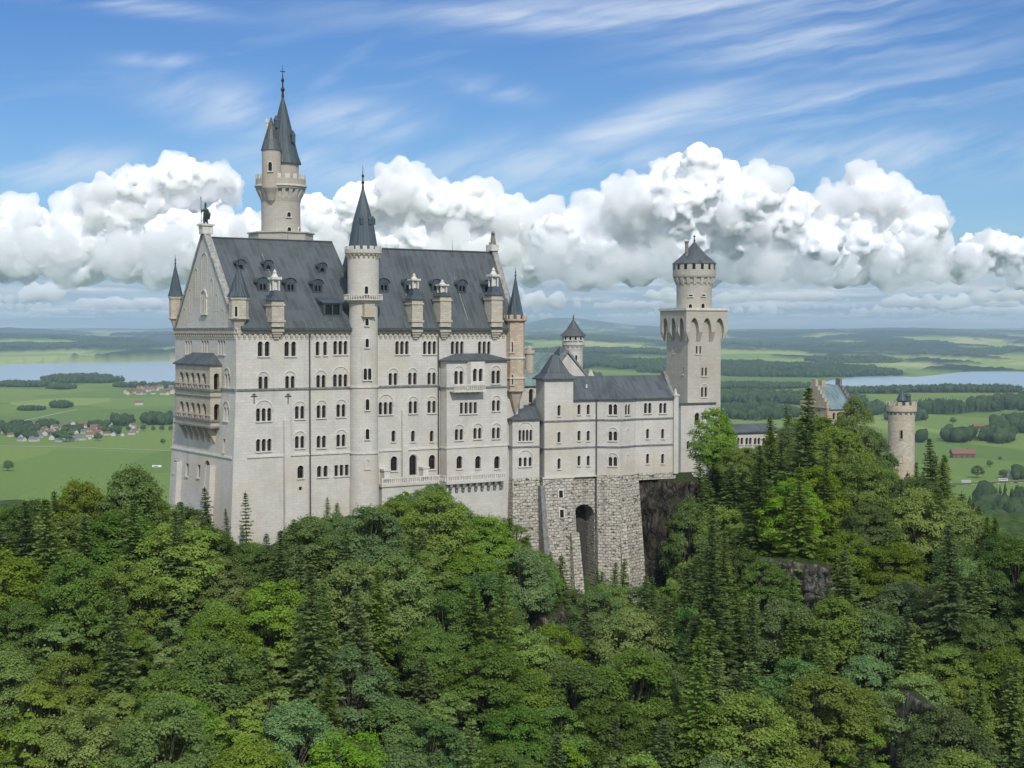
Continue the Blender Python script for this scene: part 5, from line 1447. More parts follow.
def lerp_axis(parts):
    out = []
    for a, b, n in parts: out += list(np.linspace(a, b, n, endpoint=False))
    return np.array(out + [parts[-1][1]])
cols = lerp_axis([(-1.0, -.36, 50), (-.36, .36, 480), (.36, 1.0, 50)])
rows = np.r_[np.arange(20, 420, 2.6), 420 * (48000 / 420) ** np.linspace(0, 1, 300)]
gx, gy = np.meshgrid(cols, rows); gx = (gx * gy).ravel(); gy = gy.ravel()
gz, gw_ = landscape(gx, gy)
nc, nr_ = len(cols), len(rows)
ii = (np.arange(nr_ - 1)[:, None] * nc + np.arange(nc - 1)[None]).ravel()
gf = np.stack([ii, ii + 1, ii + nc + 1, ii + nc], 1)
def mesh_np(name, v, f, mats=(), smooth=False, attrs=None):
    """mesh straight from arrays: v (n,3), f (m,k)"""
    me = bpy.data.meshes.new(name)
    v = np.asarray(v, np.float32); f = np.asarray(f, np.int32); m, k = f.shape
    me.vertices.add(len(v)); me.vertices.foreach_set('co', v.ravel())
    me.loops.add(m * k); me.loops.foreach_set('vertex_index', f.ravel())
    me.polygons.add(m); me.polygons.foreach_set('loop_start', np.arange(0, m * k, k, dtype=np.int32))
    if smooth: me.polygons.foreach_set('use_smooth', np.ones(m, bool))
    for key, val in (attrs or {}).items():
        a = me.attributes.new(key, 'FLOAT', 'POINT'); a.data.foreach_set('value', np.asarray(val, np.float32))
    for mt in mats: me.materials.append(mt)
    me.update(calc_edges=True)
    return me
def put(name, me, **props):
    o = bpy.data.objects.new(name, me); COL.objects.link(o)
    for k, v in props.items(): o[k] = v
    return o

gm, q, b = new_mat('meadow_and_forest_floor', 0.95, 0.05)
at_ = q.n.new('ShaderNodeAttribute'); at_.attribute_name = 'wood'; wd = S(q, at_.outputs['Fac'])
at2 = q.n.new('ShaderNodeAttribute'); at2.attribute_name = 'hill'; hl = S(q, at2.outputs['Fac'])
p = wpos(q)
pw = q.vmath('MULTIPLY_ADD', q.noise(p, 1 / 400, 2, .5, color=True), (160, 160, 0), p)
v = q.n.new('ShaderNodeTexVoronoi'); v.voronoi_dimensions = '2D'; q.put(v.inputs['Vector'], q.vmath('MULTIPLY', pw, (1 / 230, 1 / 520, 0))); v.inputs['Scale'].default_value = 1.0
cell = S(q, v.outputs['Color']); cr, cg, cb_ = q.sep(cell)
field = q.ramp(cr, [(0.0, (0.115, 0.185, 0.045)), (.3, (0.15, 0.225, 0.052)), (.6, (0.195, 0.265, 0.062)), (.85, (0.125, 0.195, 0.048)), (1.0, (0.31, 0.36, 0.10))])
farv = q.n.new('ShaderNodeTexVoronoi'); farv.voronoi_dimensions = '2D'; q.put(farv.inputs['Vector'], q.vmath('MULTIPLY', pw, (1 / 330, 1 / 900, 0))); farv.inputs['Scale'].default_value = 1.0
fcr, fcg, _ = q.sep(S(q, farv.outputs['Color']))
ffield = q.ramp(fcr, [(0.0, (0.16, 0.24, 0.045)), (.3, (0.25, 0.33, 0.07)), (.65, (0.36, 0.41, 0.12)), (1.0, (0.52, 0.48, 0.22))])
_, py_, _ = q.sep(p)
field = q.mix(q.step(py_, 6500, 9500), field, ffield)
mow = q.noise(q.vmath('MULTIPLY', p, (1 / 900, 1 / 26, 0)), 1.0, 3, .6)
field = q.mix(q.step(mow, .38, .66, 0.0, .55), field, q.mix(.5, field, (0.15, .22, .06)))
grain = q.noise(p, 1 / 9, 4, .65)
field = q.mix(.5, field, q.ramp(grain, [(.3, (.72,) * 3), (.7, (1.15,) * 3)]), 'MULTIPLY')
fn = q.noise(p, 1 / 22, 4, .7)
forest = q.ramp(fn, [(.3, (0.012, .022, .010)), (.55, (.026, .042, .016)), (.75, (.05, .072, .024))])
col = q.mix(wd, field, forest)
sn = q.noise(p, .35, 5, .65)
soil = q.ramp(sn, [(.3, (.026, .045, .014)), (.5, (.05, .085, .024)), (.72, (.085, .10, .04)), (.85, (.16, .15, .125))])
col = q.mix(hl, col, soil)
setc(q, b, col); bump(q, b, fn + sn * .1, .3, 1.0)
put('ground', mesh_np('ground', np.c_[gx, gy, gz], gf, [gm], True, {'wood': gw_, 'hill': 1 - sstep(gy, 700, 1150)}), kind='structure', label='wooded castle hill running out into flat green meadows and far hills')

wm, q, b = new_mat('lake_water', 0.22, 0.5)
setc(q, b, (0.30, 0.40, 0.47)); b.inputs['IOR'].default_value = 1.33
bump(q, b, q.noise(q.vmath('MULTIPLY', wpos(q), (1 / 60, 1 / 14, 0)), 1.0, 4, .6), .12, 1.5)
for L, lab in zip(LAKE_XY, ('wide pale blue lake behind the left meadows', 'pale lake beyond the meadows on the right')):
    me = bpy.data.meshes.new('lake'); me.from_pydata([(x, y, 0.6) for x, y in L], [], [tuple(range(len(L)))]); me.materials.append(wm)
    if me.polygons[0].normal.z < 0: me.flip_normals()
    put('lake', me, kind='structure', label=lab)

track_m = plain('pale_gravel_track', (0.36, 0.35, 0.30), .95, .15, .2, .1)
road_m = plain('grey_asphalt', (0.10, 0.10, 0.105), .9, .15, .2, .1)
def strip(name, pts, w, mat, lab):
    c = [Vector((*flat_xy(*p_), 0)) for p_ in pts]
    fine = []
    for a, b_ in zip(c[:-1], c[1:]): fine += [a.lerp(b_, t / 8) for t in range(8)]
    fine.append(c[-1])
    xs = np.array([v_.x for v_ in fine]); ys = np.array([v_.y for v_ in fine]); zz = landscape(xs, ys)[0]
    vs, fs = [], []
    for i, v_ in enumerate(fine):
        d = (fine[min(i + 1, len(fine) - 1)] - fine[max(i - 1, 0)]).normalized(); n_ = Vector((-d.y, d.x, 0)) * w / 2
        for s in (1, -1): vs.append((v_.x + n_.x * s, v_.y + n_.y * s, zz[i] + .5))
        if i: k_ = 2 * i; fs.append((k_ - 2, k_ - 1, k_ + 1, k_))
    return put(name, mesh_np(name, np.array(vs), np.array(fs), [mat]), kind='structure', label=lab)
strip('path', [(-80, 444.5), (0, 446), (60, 447.2), (120, 449), (180, 451.5)], 9, track_m, 'pale farm track across the left meadow')
strip('path', [(20, 421.5), (42, 417), (60, 413), (78, 409.5), (120, 408.6), (180, 408)], 8, track_m, 'pale curving track below the lake')
strip('road', [(930, 486), (968, 483.5), (1024, 481.5), (1100, 480)], 11, road_m, 'grey road along the right meadow')

# ------------------------------------------------------------------ trees
def leaf_mat(name, dark, light, trans=0.35, rough=0.6):
    m = bpy.data.materials.new(name); m.use_nodes = True
    q = NT(m.node_tree); q.n.clear()
    at_ = q.n.new('ShaderNodeAttribute'); at_.attribute_name = 'tone'
    oi = q.n.new('ShaderNodeObjectInfo'); rnd = S(q, oi.outputs['Random'])
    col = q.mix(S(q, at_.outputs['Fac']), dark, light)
    hs = q.n.new('ShaderNodeHueSaturation'); q.put(hs.inputs['Color'], col)
    q.put(hs.inputs['Hue'], rnd * 0.035 + 0.478); q.put(hs.inputs['Value'], q.math('FRACT', rnd * 7.31) * 0.5 + 0.76); q.put(hs.inputs['Saturation'], q.math('FRACT', rnd * 13.7) * 0.3 + 0.82)
    c = S(q, hs.outputs[0])
    d = q.n.new('ShaderNodeBsdfDiffuse'); t = q.n.new('ShaderNodeBsdfTranslucent'); g = q.n.new('ShaderNodeBsdfGlossy'); g.inputs['Roughness'].default_value = .5
    q.put(d.inputs[0], c); q.put(t.inputs[0], q.mix(1.0, c, (1.15, 1.2, .7), 'MULTIPLY')); g.inputs[0].default_value = (.7, .75, .7, 1)
    a = q.n.new('ShaderNodeMixShader'); a.inputs[0].default_value = trans; q.l.new(d.outputs[0], a.inputs[1]); q.l.new(t.outputs[0], a.inputs[2])
    e = q.n.new('ShaderNodeMixShader'); e.inputs[0].default_value = .018; q.l.new(a.outputs[0], e.inputs[1]); q.l.new(g.outputs[0], e.inputs[2])
    o = q.n.new('ShaderNodeOutputMaterial'); q.l.new(e.outputs[0], o.inputs[0])
    return m
LM = {'bright': leaf_mat('bright_leaves', (.135, .225, .030), (.255, .365, .064), .4), 'mid': leaf_mat('mid_green_leaves', (.125, .21, .030), (.235, .34, .058), .4),
      'blue': leaf_mat('blue_green_leaves', (.10, .185, .048), (.20, .315, .09), .4), 'dark': leaf_mat('dark_leaves', (.075, .13, .026), (.14, .215, .046)),
      'olive': leaf_mat('olive_leaves', (.12, .178, .026), (.225, .295, .05), .4), 'spruce': leaf_mat('spruce_needles', (.052, .092, .023), (.13, .195, .050), .25),
      'fir': leaf_mat('fir_needles', (.075, .13, .028), (.175, .255, .058), .28)}

def leaves(c, n, size, aspect, rng, up=0.0):
    """quads (folded rhombs) at c with normals n"""
    k = len(c)
    r = rng.normal(size=(k, 3)); t = np.cross(n, r); t /= np.linalg.norm(t, axis=1)[:, None] + 1e-9
    bt = np.cross(n, t)
    s = size[:, None]
    fold = n * s * 0.18
    v = np.stack([c - t * s * .5, c + bt * s * .5 * aspect - fold, c + t * s * .5, c - bt * s * .5 * aspect - fold], 1).reshape(-1, 3)
    return v, np.arange(4 * k).reshape(-1, 4)

def broadleaf(seed, H=15.0, Rr=5.6, mat='mid', layered=0.75, low=0.18, leaf=.34, n_lobes=112, per=210, narrow=1.0):
    rng = np.random.default_rng(seed)
    C, Nn, T = [], [], []
    cz, rz = H * (low + 1) / 2, H * (1 - low) / 2
    lobes = []
    for i in range(n_lobes):
        u = rng.uniform(-.75, 1); an = rng.uniform(0, 2 * np.pi)
        prof = np.sqrt(max(0, 1 - abs(u) ** 2.3)) * (1.0 if u < 0 else 1 - .22 * u)
        rad = rng.uniform(.55, .98) ** .6
        d = np.array([np.cos(an) * prof * Rr * rad, np.sin(an) * prof * Rr * rad, cz + u * rz * .93])
        d[:2] += rng.normal(size=2) * Rr * .05
        lr = Rr * rng.uniform(.15, .30) * (1 - .25 * max(u, 0))
        lobes.append((d, lr, rng.uniform(0, 1)))
    for d, lr, tone in lobes:
        k = int(per * (lr / (Rr * .23)) ** 2 * rng.uniform(.8, 1.15))
        g = rng.normal(size=(k, 3)); g /= np.linalg.norm(g, axis=1)[:, None]
        g[:, 2] = np.where(g[:, 2] < -.35, -g[:, 2] * .6, g[:, 2])
        rr = rng.uniform(.35, 1.08, size=k) ** .45
        pts = d + g * (rr * lr)[:, None] * np.array([1.12, 1.12, layered])
        out = pts - np.array([0, 0, cz - rz * .4]); out /= np.linalg.norm(out, axis=1)[:, None]
        nn = g * .55 + out * .5 + np.array([0, 0, .55]) + rng.normal(size=(k, 3)) * .27
        nn /= np.linalg.norm(nn, axis=1)[:, None]
        C.append(pts); Nn.append(nn); T.append(np.clip(.15 + tone * .5 + rng.uniform(-.08, .22, size=k), 0, 1))
    # stray sprigs that break the outline
    k = n_lobes * 9
    j = rng.integers(0, n_lobes, k); g = rng.normal(size=(k, 3)); g /= np.linalg.norm(g, axis=1)[:, None]; g[:, 2] = np.abs(g[:, 2])
    pts = np.array([lobes[i][0] for i in j]) + g * (np.array([lobes[i][1] for i in j]) * rng.uniform(1.0, 1.45, k))[:, None] * np.array([1.1, 1.1, layered + .25])
    C.append(pts); Nn.append((g + rng.normal(size=(k, 3)) * .5)); T.append(rng.uniform(.2, 1, k))
    C, Nn, T = np.concatenate(C), np.concatenate(Nn), np.concatenate(T)
    Nn /= np.linalg.norm(Nn, axis=1)[:, None]
    v, f = leaves(C, Nn, leaf * rng.uniform(.6, 1.35, len(C)), .72, rng)
    crown = mesh_np('crown', v, f, [LM[mat]], False, {'tone': np.repeat(T, 4)})
    tb = MB(); tb.tube((0, 0, -3), (rng.normal() * .2, rng.normal() * .2, H * .45), .34, .22, 8)
    for d, lr, _ in lobes[::3]: tb.tube((0, 0, max(1.5, H * .16 + .35 * (d[2] - H * .2))), tuple(d), .11, .03, 4)
    return crown, tb.mesh('trunk', [M['bark']]), H, Rr

def conifer(seed, H=26.0, Rr=3.6, mat='spruce', sparse=1.0, low=.06, leaf=.55, droop=.35):
    rng = np.random.default_rng(seed)
    C, T, D, Sz = [], [], [], []
    z = H * low; bones = []
    while z < H - .4:
        f = (z - H * low) / (H * (1 - low)); bulk = .82 + .36 * vnoise(np.array([[z * .33, seed * 1.7, .5]]), 2)[0]
        L0 = bulk * Rr * (1 - f) ** .82 * (0.82 + .18 * min(1, f * 8)) + .22
        nb = int((5 + 3 * (1 - f)) * sparse + rng.uniform(0, 1))
        a0 = rng.uniform(0, 6.28)
        for i in range(max(nb, 3)):
            an = a0 + 6.283 * i / max(nb, 3) + rng.normal() * .22
            L = L0 * (rng.uniform(.55, 1.3) if rng.random() > .07 else .3)
            dr = droop * rng.uniform(.6, 1.3) * (1 - .75 * f) - .16 * f - .05
            m = max(3, int(L / .30))
            s = np.linspace(.12, 1, m)
            px_ = np.cos(an) * s * L; py_ = np.sin(an) * s * L; pz = z - dr * L * (s ** 1.3) + .12 * L * s ** 4 * droop
            if i % 2 == 0: bones.append(((0, 0, z), (px_[-1] * .9, py_[-1] * .9, pz[-1])))
            for w in (-1, 0, 1):
                off = w * (.17 + .22 * L * (1 - s) * s * 1.6) * rng.uniform(.8, 1.2, m)
                C.append(np.stack([px_ - np.sin(an) * off, py_ + np.cos(an) * off, pz - np.abs(w) * .12 * L * .3 + rng.normal(size=m) * .09], 1))
                dd = np.array([np.cos(an), np.sin(an), -dr]) + np.array([-np.sin(an), np.cos(an), 0]) * w * .8
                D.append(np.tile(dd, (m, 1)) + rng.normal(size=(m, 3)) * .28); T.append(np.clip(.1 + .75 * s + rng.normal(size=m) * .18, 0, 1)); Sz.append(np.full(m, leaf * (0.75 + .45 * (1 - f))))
        z += (.46 + .42 * (1 - f)) * rng.uniform(.8, 1.2)
    C, T, D, Sz = np.concatenate(C), np.concatenate(T), np.concatenate(D), np.concatenate(Sz)
    k = len(C); D /= np.linalg.norm(D, axis=1)[:, None]
    up = np.array([0, 0, 1.0]) + rng.normal(size=(k, 3)) * .45
    side = np.cross(D, up); side /= np.linalg.norm(side, axis=1)[:, None]
    s = (Sz * rng.uniform(.75, 1.3, k))[:, None]
    dn = np.array([0, 0, -1.0])
    v = np.stack([C - D * s * .55, C + side * s * .34 + dn * s * .16, C + D * s * .7 + dn * s * .08, C - side * s * .34 + dn * s * .16], 1).reshape(-1, 3)
    tip = np.array([[0, 0, H + .5], [.12, 0, H - .6], [0, 0, H - 1.0], [-.12, 0, H - .6]])
    v = np.concatenate([v, tip]); T = np.r_[np.repeat(T, 4), np.full(4, .5)]
    crown = mesh_np('crown', v, np.arange(len(v)).reshape(-1, 4), [LM[mat]], False, {'tone': T})
    tb = MB(); tb.tube((0, 0, -3), (0, 0, H - .5), .012 * H, .03, 8)
    for a, b_ in bones[::2]: tb.tube(a, b_, .05, .015, 4)
    return crown, tb.mesh('trunk', [M['bark']]), H, Rr

BROAD = [broadleaf(1, 15, 5.8, 'bright'), broadleaf(2, 16, 5.4, 'bright', .7), broadleaf(3, 14.5, 5.6, 'mid', .9), broadleaf(4, 17, 5.8, 'mid', .8), broadleaf(5, 15, 5.4, 'blue', .85, per=225),
         broadleaf(6, 14, 5.0, 'blue', .8), broadleaf(7, 15, 5.4, 'olive', .75), broadleaf(8, 15, 5.6, 'dark', .8, per=230), broadleaf(9, 12, 3.6, 'mid', .7, n_lobes=70), broadleaf(10, 13, 3.8, 'bright', .6, n_lobes=70)]
BK = {'bright': (0, 1, 9), 'mid': (2, 3, 8), 'blue': (4, 5), 'olive': (6,), 'dark': (7,)}
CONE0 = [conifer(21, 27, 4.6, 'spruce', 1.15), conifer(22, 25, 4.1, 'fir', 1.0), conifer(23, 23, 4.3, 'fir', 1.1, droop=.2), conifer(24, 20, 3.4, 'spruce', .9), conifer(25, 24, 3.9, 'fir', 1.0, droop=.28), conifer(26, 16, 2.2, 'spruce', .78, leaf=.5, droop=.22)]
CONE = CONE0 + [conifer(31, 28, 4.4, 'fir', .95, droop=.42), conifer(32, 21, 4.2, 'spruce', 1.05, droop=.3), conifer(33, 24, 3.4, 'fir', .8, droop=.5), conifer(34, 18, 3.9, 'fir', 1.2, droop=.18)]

SKY_PTS = [(-150, 505), (0, 503), (30, 494), (60, 482), (85, 480), (110, 472), (130, 466), (150, 484), (165, 492), (185, 500), (205, 504), (225, 522), (240, 540), (262, 532), (290, 513), (310, 506), (330, 496), (350, 503),
    (375, 502), (390, 487), (430, 482), (460, 492), (475, 507), (490, 512), (520, 512), (545, 545), (560, 550), (580, 592), (598, 566), (620, 552), (640, 562), (660, 588), (686, 592), (692, 480), (697, 448), (715, 412), (735, 428), (742, 444), (752, 442),
    (764, 440), (776, 416), (790, 402), (800, 388), (807, 404), (816, 414), (830, 414), (840, 402), (850, 398), (866, 400), (880, 414), (887, 440), (897, 474), (905, 476), (917, 460), (925, 444), (935, 438), (945, 446), (960, 476), (980, 500), (1000, 518), (1024, 532), (1150, 560)]
SKY_X = [p_[0] for p_ in SKY_PTS]; SKY_Y = [p_[1] for p_ in SKY_PTS]
MAX_X = [-150, 0, 120, 170, 236, 300, 370, 440, 505, 560, 640, 692, 700, 740, 800, 870, 900, 940, 1000, 1150]
MAX_D = [236, 236, 240, 247, 241, 247, 253, 262, 266, 266, 267, 270, 318, 340, 362, 352, 358, 335, 285, 275]
KEEP_OUT = [(Cf.world(TW / 2, TD / 2, 0), 12), (Cf.world(TW / 2, -3, 0), 9), (L_.world(6, 3, 0), 9), (L_.world(12, 3, 0), 9), (G.world(5, 3, 0), 9), (GF.world(0, 0, 0), 6), (Hf.world(2, 2, 0), 7)] + [(Vector((*at(px_, HORIZON, d_).xy, 0)), 4.6) for px_, d_ in ((800, 250), (800, 242), (921, 207), (921, 199), (551, 243), (551, 236))]
def ground_z(x, y): return float(landscape(np.array([x]), np.array([y]))[0][0])
ROOTS = {}
def tree(kind, idx, loc, s, rot, label, group, sxy=1.0):
    key = (kind, idx)
    crown, trunk, H, Rr = (BROAD if kind == 'broad' else CONE)[idx]
    name = {'broad': 'broadleaf_tree', 'cone': 'spruce_tree'}[kind]
    if key not in ROOTS:
        r = bpy.data.objects.new(name, None); r.empty_display_size = .5; COL.objects.link(r)
        ch = []
        for nm, me in (('crown', crown), ('trunk', trunk)):
            c = bpy.data.objects.new(nm, me); COL.objects.link(c); c.parent = r; ch.append(c)
        ROOTS[key] = (r, ch)
    else:
        r0, ch0 = ROOTS[key]
        r = r0.copy(); COL.objects.link(r)
        for c0 in ch0:
            c = c0.copy(); COL.objects.link(c); c.parent = r
    r.location = loc; r.rotation_euler = (math.sin(rot * 9) * .05, math.cos(rot * 7) * .05, rot); r.scale = (s * sxy, s * sxy, s)
    r['label'] = label; r['category'] = 'tree'
    if group: r['group'] = group
    elif 'group' in r: del r['group']
    return r

rng = random.Random(11)
placed = []
def free(x, y, r):
    return all((x - a) ** 2 + (y - b_) ** 2 > (max(r, c) * .5 + min(r, c) * .5) ** 2 for a, b_, c in placed)
# trees the photograph singles out: px, depth, top py, kind, variant, width factor, label
SINGLE = [(245.5, 241.5, 490, 'cone', 5, .95, 'thin lone spruce standing against the lower left palace wall'),
    (207, 240, 484, 'cone', 3, 1.0, 'dark spruce in front of the west palace front, tip below the loggia'),
    (228, 243, 506, 'cone', 4, .8, 'short spruce close to the south-west palace corner'),
    (326, 250, 495, 'cone', 3, .9, 'dark spruce rising at the palace foot left of the round stair tower'),
    (127, 236, 466, 'broad', 7, .95, 'round dark leafy tree on the left crest beside the meadow'),
    (82, 234, 479, 'broad', 6, .8, 'loose-crowned olive tree on the left crest against the meadow'),
    (716, 306, 407, 'broad', 0, .80, 'bright green maple in front of the square tower foot'),
    (800, 272, 384, 'cone', 0, 1.12, 'tallest spruce of the hill, in front of the ochre gatehouse'),
    (850, 300, 397, 'broad', 3, .82, 'tall full leafy tree between gatehouse and round gate tower'),
    (775, 296, 413, 'cone', 2, 1.1, 'broad fir between the bright maple and the tallest spruce'),
    (936, 296, 436, 'cone', 0, 1.0, 'pointed spruce just right of the round gate tower'),
    (952, 290, 452, 'cone', 1, .95, 'second pointed spruce right of the round gate tower, lower than its neighbour'),
    (880, 318, 430, 'broad', 7, .6, 'dark slim tree in front of the gate lodge'),
    (435, 256, 482, 'broad', 2, .9, 'leafy tree under the palace terrace, highest of the middle slope'),
    (650, 266, 590, 'broad', 8, .8, 'small leafy tree at the foot of the dark cliff, beside the stone base'), (668, 264, 584, 'broad', 9, .9, 'bright small tree overlapping the foot of the dark cliff'), (686, 266, 560, 'broad', 8, .8, 'leafy tree against the right edge of the dark cliff'), (690, 285, 500, 'broad', 7, .5, 'dark slim tree at the upper right edge of the cliff'),
    (118, 225, 500, 'cone', 2, .8, 'spruce on the left slope below the round dark tree')]
for px, dep, top, kind, idx, wf, lab in SINGLE:
    x = (px - 512) / F_PX * dep; gz0 = ground_z(x, dep)
    H = zpx(top, dep) - gz0
    crown, trunk, H0, R0 = (BROAD if kind == 'broad' else CONE)[idx]
    s = H / H0
    tree(kind, idx, (x, dep, gz0 - .3), s, rng.uniform(0, 6.28), lab, None, wf if kind == 'cone' else max(.55, min(1.0, wf * 15 / H)))
    placed.append((x, dep, 3.2))
REG = [('left', 'broad-leaved trees on the left slope', 'spruces on the left slope', 'the slope left below the palace'),
       ('middle', 'broad-leaved trees on the middle slope', 'spruces on the middle slope', 'the slope below terrace and foundations'),
       ('right', 'broad-leaved trees on the right hill', 'spruces on the right hill', 'the hill under the gatehouse')]
TONEWORD = {'bright': 'bright yellow-green leafy', 'mid': 'fresh green leafy', 'blue': 'blue-green leafy', 'olive': 'olive-green leafy', 'dark': 'dark leafy'}
count = {'broad': 0, 'cone': 0}
tries = 0
CAP = {'broad': 285, 'cone': 190}
while tries < 30000:
    tries += 1
    px = rng.uniform(-70, 1095); mx = float(np.interp(px, MAX_X, MAX_D))
    dep = 158 + (mx - 158) * rng.random() ** .9
    x = (px - 512) / F_PX * dep
    if any((x - k_.x) ** 2 + (dep - k_.y) ** 2 < r_ * r_ for k_, r_ in KEEP_OUT): continue
    up = (dep - 158) / (mx - 158)
    pc = .03 + .26 * sstep(np.array([up]), .35, .9)[0] if px < 330 else (.05 + .36 * up ** 1.5 if px < 660 else .32 + .24 * up)
    if px > 985: pc = .35
    if 240 < px < 420 and up > .45: pc = .42
    kind = 'cone' if rng.random() < pc else 'broad'
    r = rng.uniform(3.9, 5.2) if kind == 'cone' else rng.uniform(5.6, 7.4)
    if up > .82: r *= .8
    if count[kind] >= CAP[kind] or not free(x, dep, r): continue
    gz0 = ground_z(x, dep)
    if kind == 'cone':
        idx = rng.choice((0, 1, 2, 3, 4, 6, 7, 8, 9, 6, 9)); H0, R0 = CONE[idx][2:]; s = rng.uniform(.62, .98); cls = 'cone'
    else:
        u = rng.random()
        if px < 330: cls = 'bright' if u < .5 else 'mid' if u < .86 else 'olive' if u < .92 else 'blue'
        elif px < 690: cls = 'blue' if u < .38 else 'mid' if u < .72 else 'bright' if u < .86 else 'dark'
        else: cls = 'mid' if u < .38 else 'bright' if u < .54 else 'olive' if u < .64 else 'blue' if u < .78 else 'dark'
        if up > .8 and px < 250: cls = rng.choice(('dark', 'mid', 'dark'))
        idx = rng.choice(BK[cls]); H0, R0 = BROAD[idx][2:]; s = rng.uniform(.78, 1.12)
    top_allowed = max(float(np.interp(px + o_, SKY_X, SKY_Y)) for o_ in (-.5, 0, .5)) if kind == 'cone' else max(float(np.interp(px + k_ * R0 * s * .55 * F_PX / dep, SKY_X, SKY_Y)) for k_ in (-1, -.5, 0, .5, 1))
    zmax = zpx(top_allowed + 2, dep)
    if gz0 + H0 * s > zmax: s = (zmax - gz0) / H0
    if s < (.34 if up > .7 else .45): continue
    placed.append((x, dep, r * (1 if s > .7 else .75))); count[kind] += 1
    reg = REG[0] if px < 330 else REG[1] if px < 660 else REG[2]
    if kind == 'cone': lab = ('green fir' if idx in (1, 2, 4, 6, 8, 9) else 'dark spruce') + ' among the trees on ' + reg[3]
    else: lab = TONEWORD[cls] + ' tree in the wood on ' + reg[3]
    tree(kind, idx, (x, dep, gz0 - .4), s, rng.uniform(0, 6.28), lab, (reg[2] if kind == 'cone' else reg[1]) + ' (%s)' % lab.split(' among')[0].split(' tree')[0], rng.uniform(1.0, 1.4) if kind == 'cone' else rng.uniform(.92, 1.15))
print('trees', count, tries)

# ------------------------------------------------------------------ cumulus clouds
def cloud_material(name='cloud_vapour', density=1 / 190.0, color=(1, 1, 1)):
    m = bpy.data.materials.new(name); m.use_nodes = True
    q = NT(m.node_tree); q.n.clear()
    o = q.n.new('ShaderNodeOutputMaterial')
    v = q.n.new('ShaderNodeVolumeScatter')
    v.inputs['Color'].default_value = (*color, 1)
    v.inputs['Density'].default_value = density
    v.inputs['Anisotropy'].default_value = -0.45
    q.l.new(v.outputs[0], o.inputs['Volume'])
    return m
def cloud(depth, puffs, base_py, seed, voxel, mat, flat=False, grow=1.0, rough=1.0, lab='white heaped cumulus clouds with grey flat bases above the horizon'):
    """a cumulus: puffs (px, py, rx, ry) grown into three generations of smaller puffs, fused and roughened"""
    rnd = random.Random(seed)
    k = depth / F_PX
    balls = []
    zb = at(512, base_py, depth).z
    for (px, py, rx, ry) in puffs:
        c = at(px, py, depth)
        r = min(rx, ry) * k
        n = max(1, round(rx / ry))
        for j in range(n):
            o = (j - (n - 1) / 2) * 2 * (rx - ry) / max(n - 1, 1) * k if n > 1 else 0
            o = o / 1.0
            balls.append((c.x + o, c.y + rnd.uniform(-0.4, 0.4) * r, c.z, r * rnd.uniform(0.74, 0.84) * grow))
    gen = list(balls)
    for lev, (cnt, lo, hi) in enumerate(((22, 0.28, 0.5), (14, 0.24, 0.44)) if not flat else ((8, 0.4, 0.7),)):
        nxt = []
        for (x, y, z, r) in gen:
            for _ in range(cnt):
                d = Vector((rnd.gauss(0, 1), rnd.gauss(-0.5, 0.9), rnd.gauss(0.35, 0.8))).normalized()
                rr = r * rnd.uniform(lo, hi)
                if rr < voxel * 1.2: continue
                q = (x + d.x * r * 0.95, y + d.y * r * 0.95, z + d.z * r * 0.95, rr)
                if q[2] > zb: nxt.append(q)
        balls += nxt; gen = nxt
    ico = bpy.data.meshes.new('tmp')
    import bmesh
    bm = bmesh.new(); bmesh.ops.create_icosphere(bm, subdivisions=2, radius=1.0); bm.to_mesh(ico); bm.free()
    v0 = np.array([v.co for v in ico.vertices]); f0 = np.array([p.vertices for p in ico.polygons])
    B = np.array(balls)
    V_ = (v0[None] * B[:, 3, None, None] + B[:, None, :3]).reshape(-1, 3)
    F_ = (f0[None] + (np.arange(len(B)) * len(v0))[:, None, None]).reshape(-1, 3)
    zb_n = zb + (fbm(np.c_[V_[:, :2] / 900.0, np.zeros(len(V_))], 3, seed) - 0.5) * 380
    low = V_[:, 2] < zb_n
    V_[low, 2] = zb_n[low] - (zb_n[low] - V_[low, 2]) * 0.12
    me = bpy.data.meshes.new('tmp2'); me.from_pydata(V_.tolist(), [], F_.tolist())
    ob = bpy.data.objects.new('clouds', me); COL.objects.link(ob)
    md = ob.modifiers.new('r', 'REMESH'); md.mode = 'VOXEL'; md.voxel_size = voxel
    dg = bpy.context.evaluated_depsgraph_get()
    new = bpy.data.meshes.new_from_object(ob.evaluated_get(dg))
    ob.modifiers.clear(); ob.data = new
    n = len(new.vertices)
    co = np.zeros(n * 3); new.vertices.foreach_get('co', co); co = co.reshape(-1, 3)
    no = np.zeros(n * 3); new.vertex_normals.foreach_get('vector', no); no = no.reshape(-1, 3)
    s = voxel
    d = (0.55 - worley(co / (s * 7), seed)) * s * 1.9 * rough + (0.5 - worley(co / (s * 3.2), seed + 5)) * s * 0.9 * rough + (fbm(co / (s * 4), 4, seed + 9) - 0.5) * s * 3.6 * rough + (fbm(co / (s * 14), 3, seed + 19) - 0.5) * s * 5
    flat = np.clip((co[:, 2] - zb) / (s * 8), 0.15, 1)
    co = co + no * (d * flat)[:, None]
    new.vertices.foreach_set('co', co.ravel()); new.update()
    new.polygons.foreach_set('use_smooth', np.ones(len(new.polygons), bool))
    ob.data.materials.append(mat)
    ob['kind'] = 'stuff'; ob['label'] = lab
    return ob
CM = bpy.data.materials.new('white_cloud'); CM.use_nodes = True
_q = NT(CM.node_tree); _q.n.clear(); _d = _q.n.new('ShaderNodeBsdfDiffuse'); _d.inputs[0].default_value = (.95, .955, .99, 1); _o = _q.n.new('ShaderNodeOutputMaterial'); _q.l.new(_d.outputs[0], _o.inputs[0])
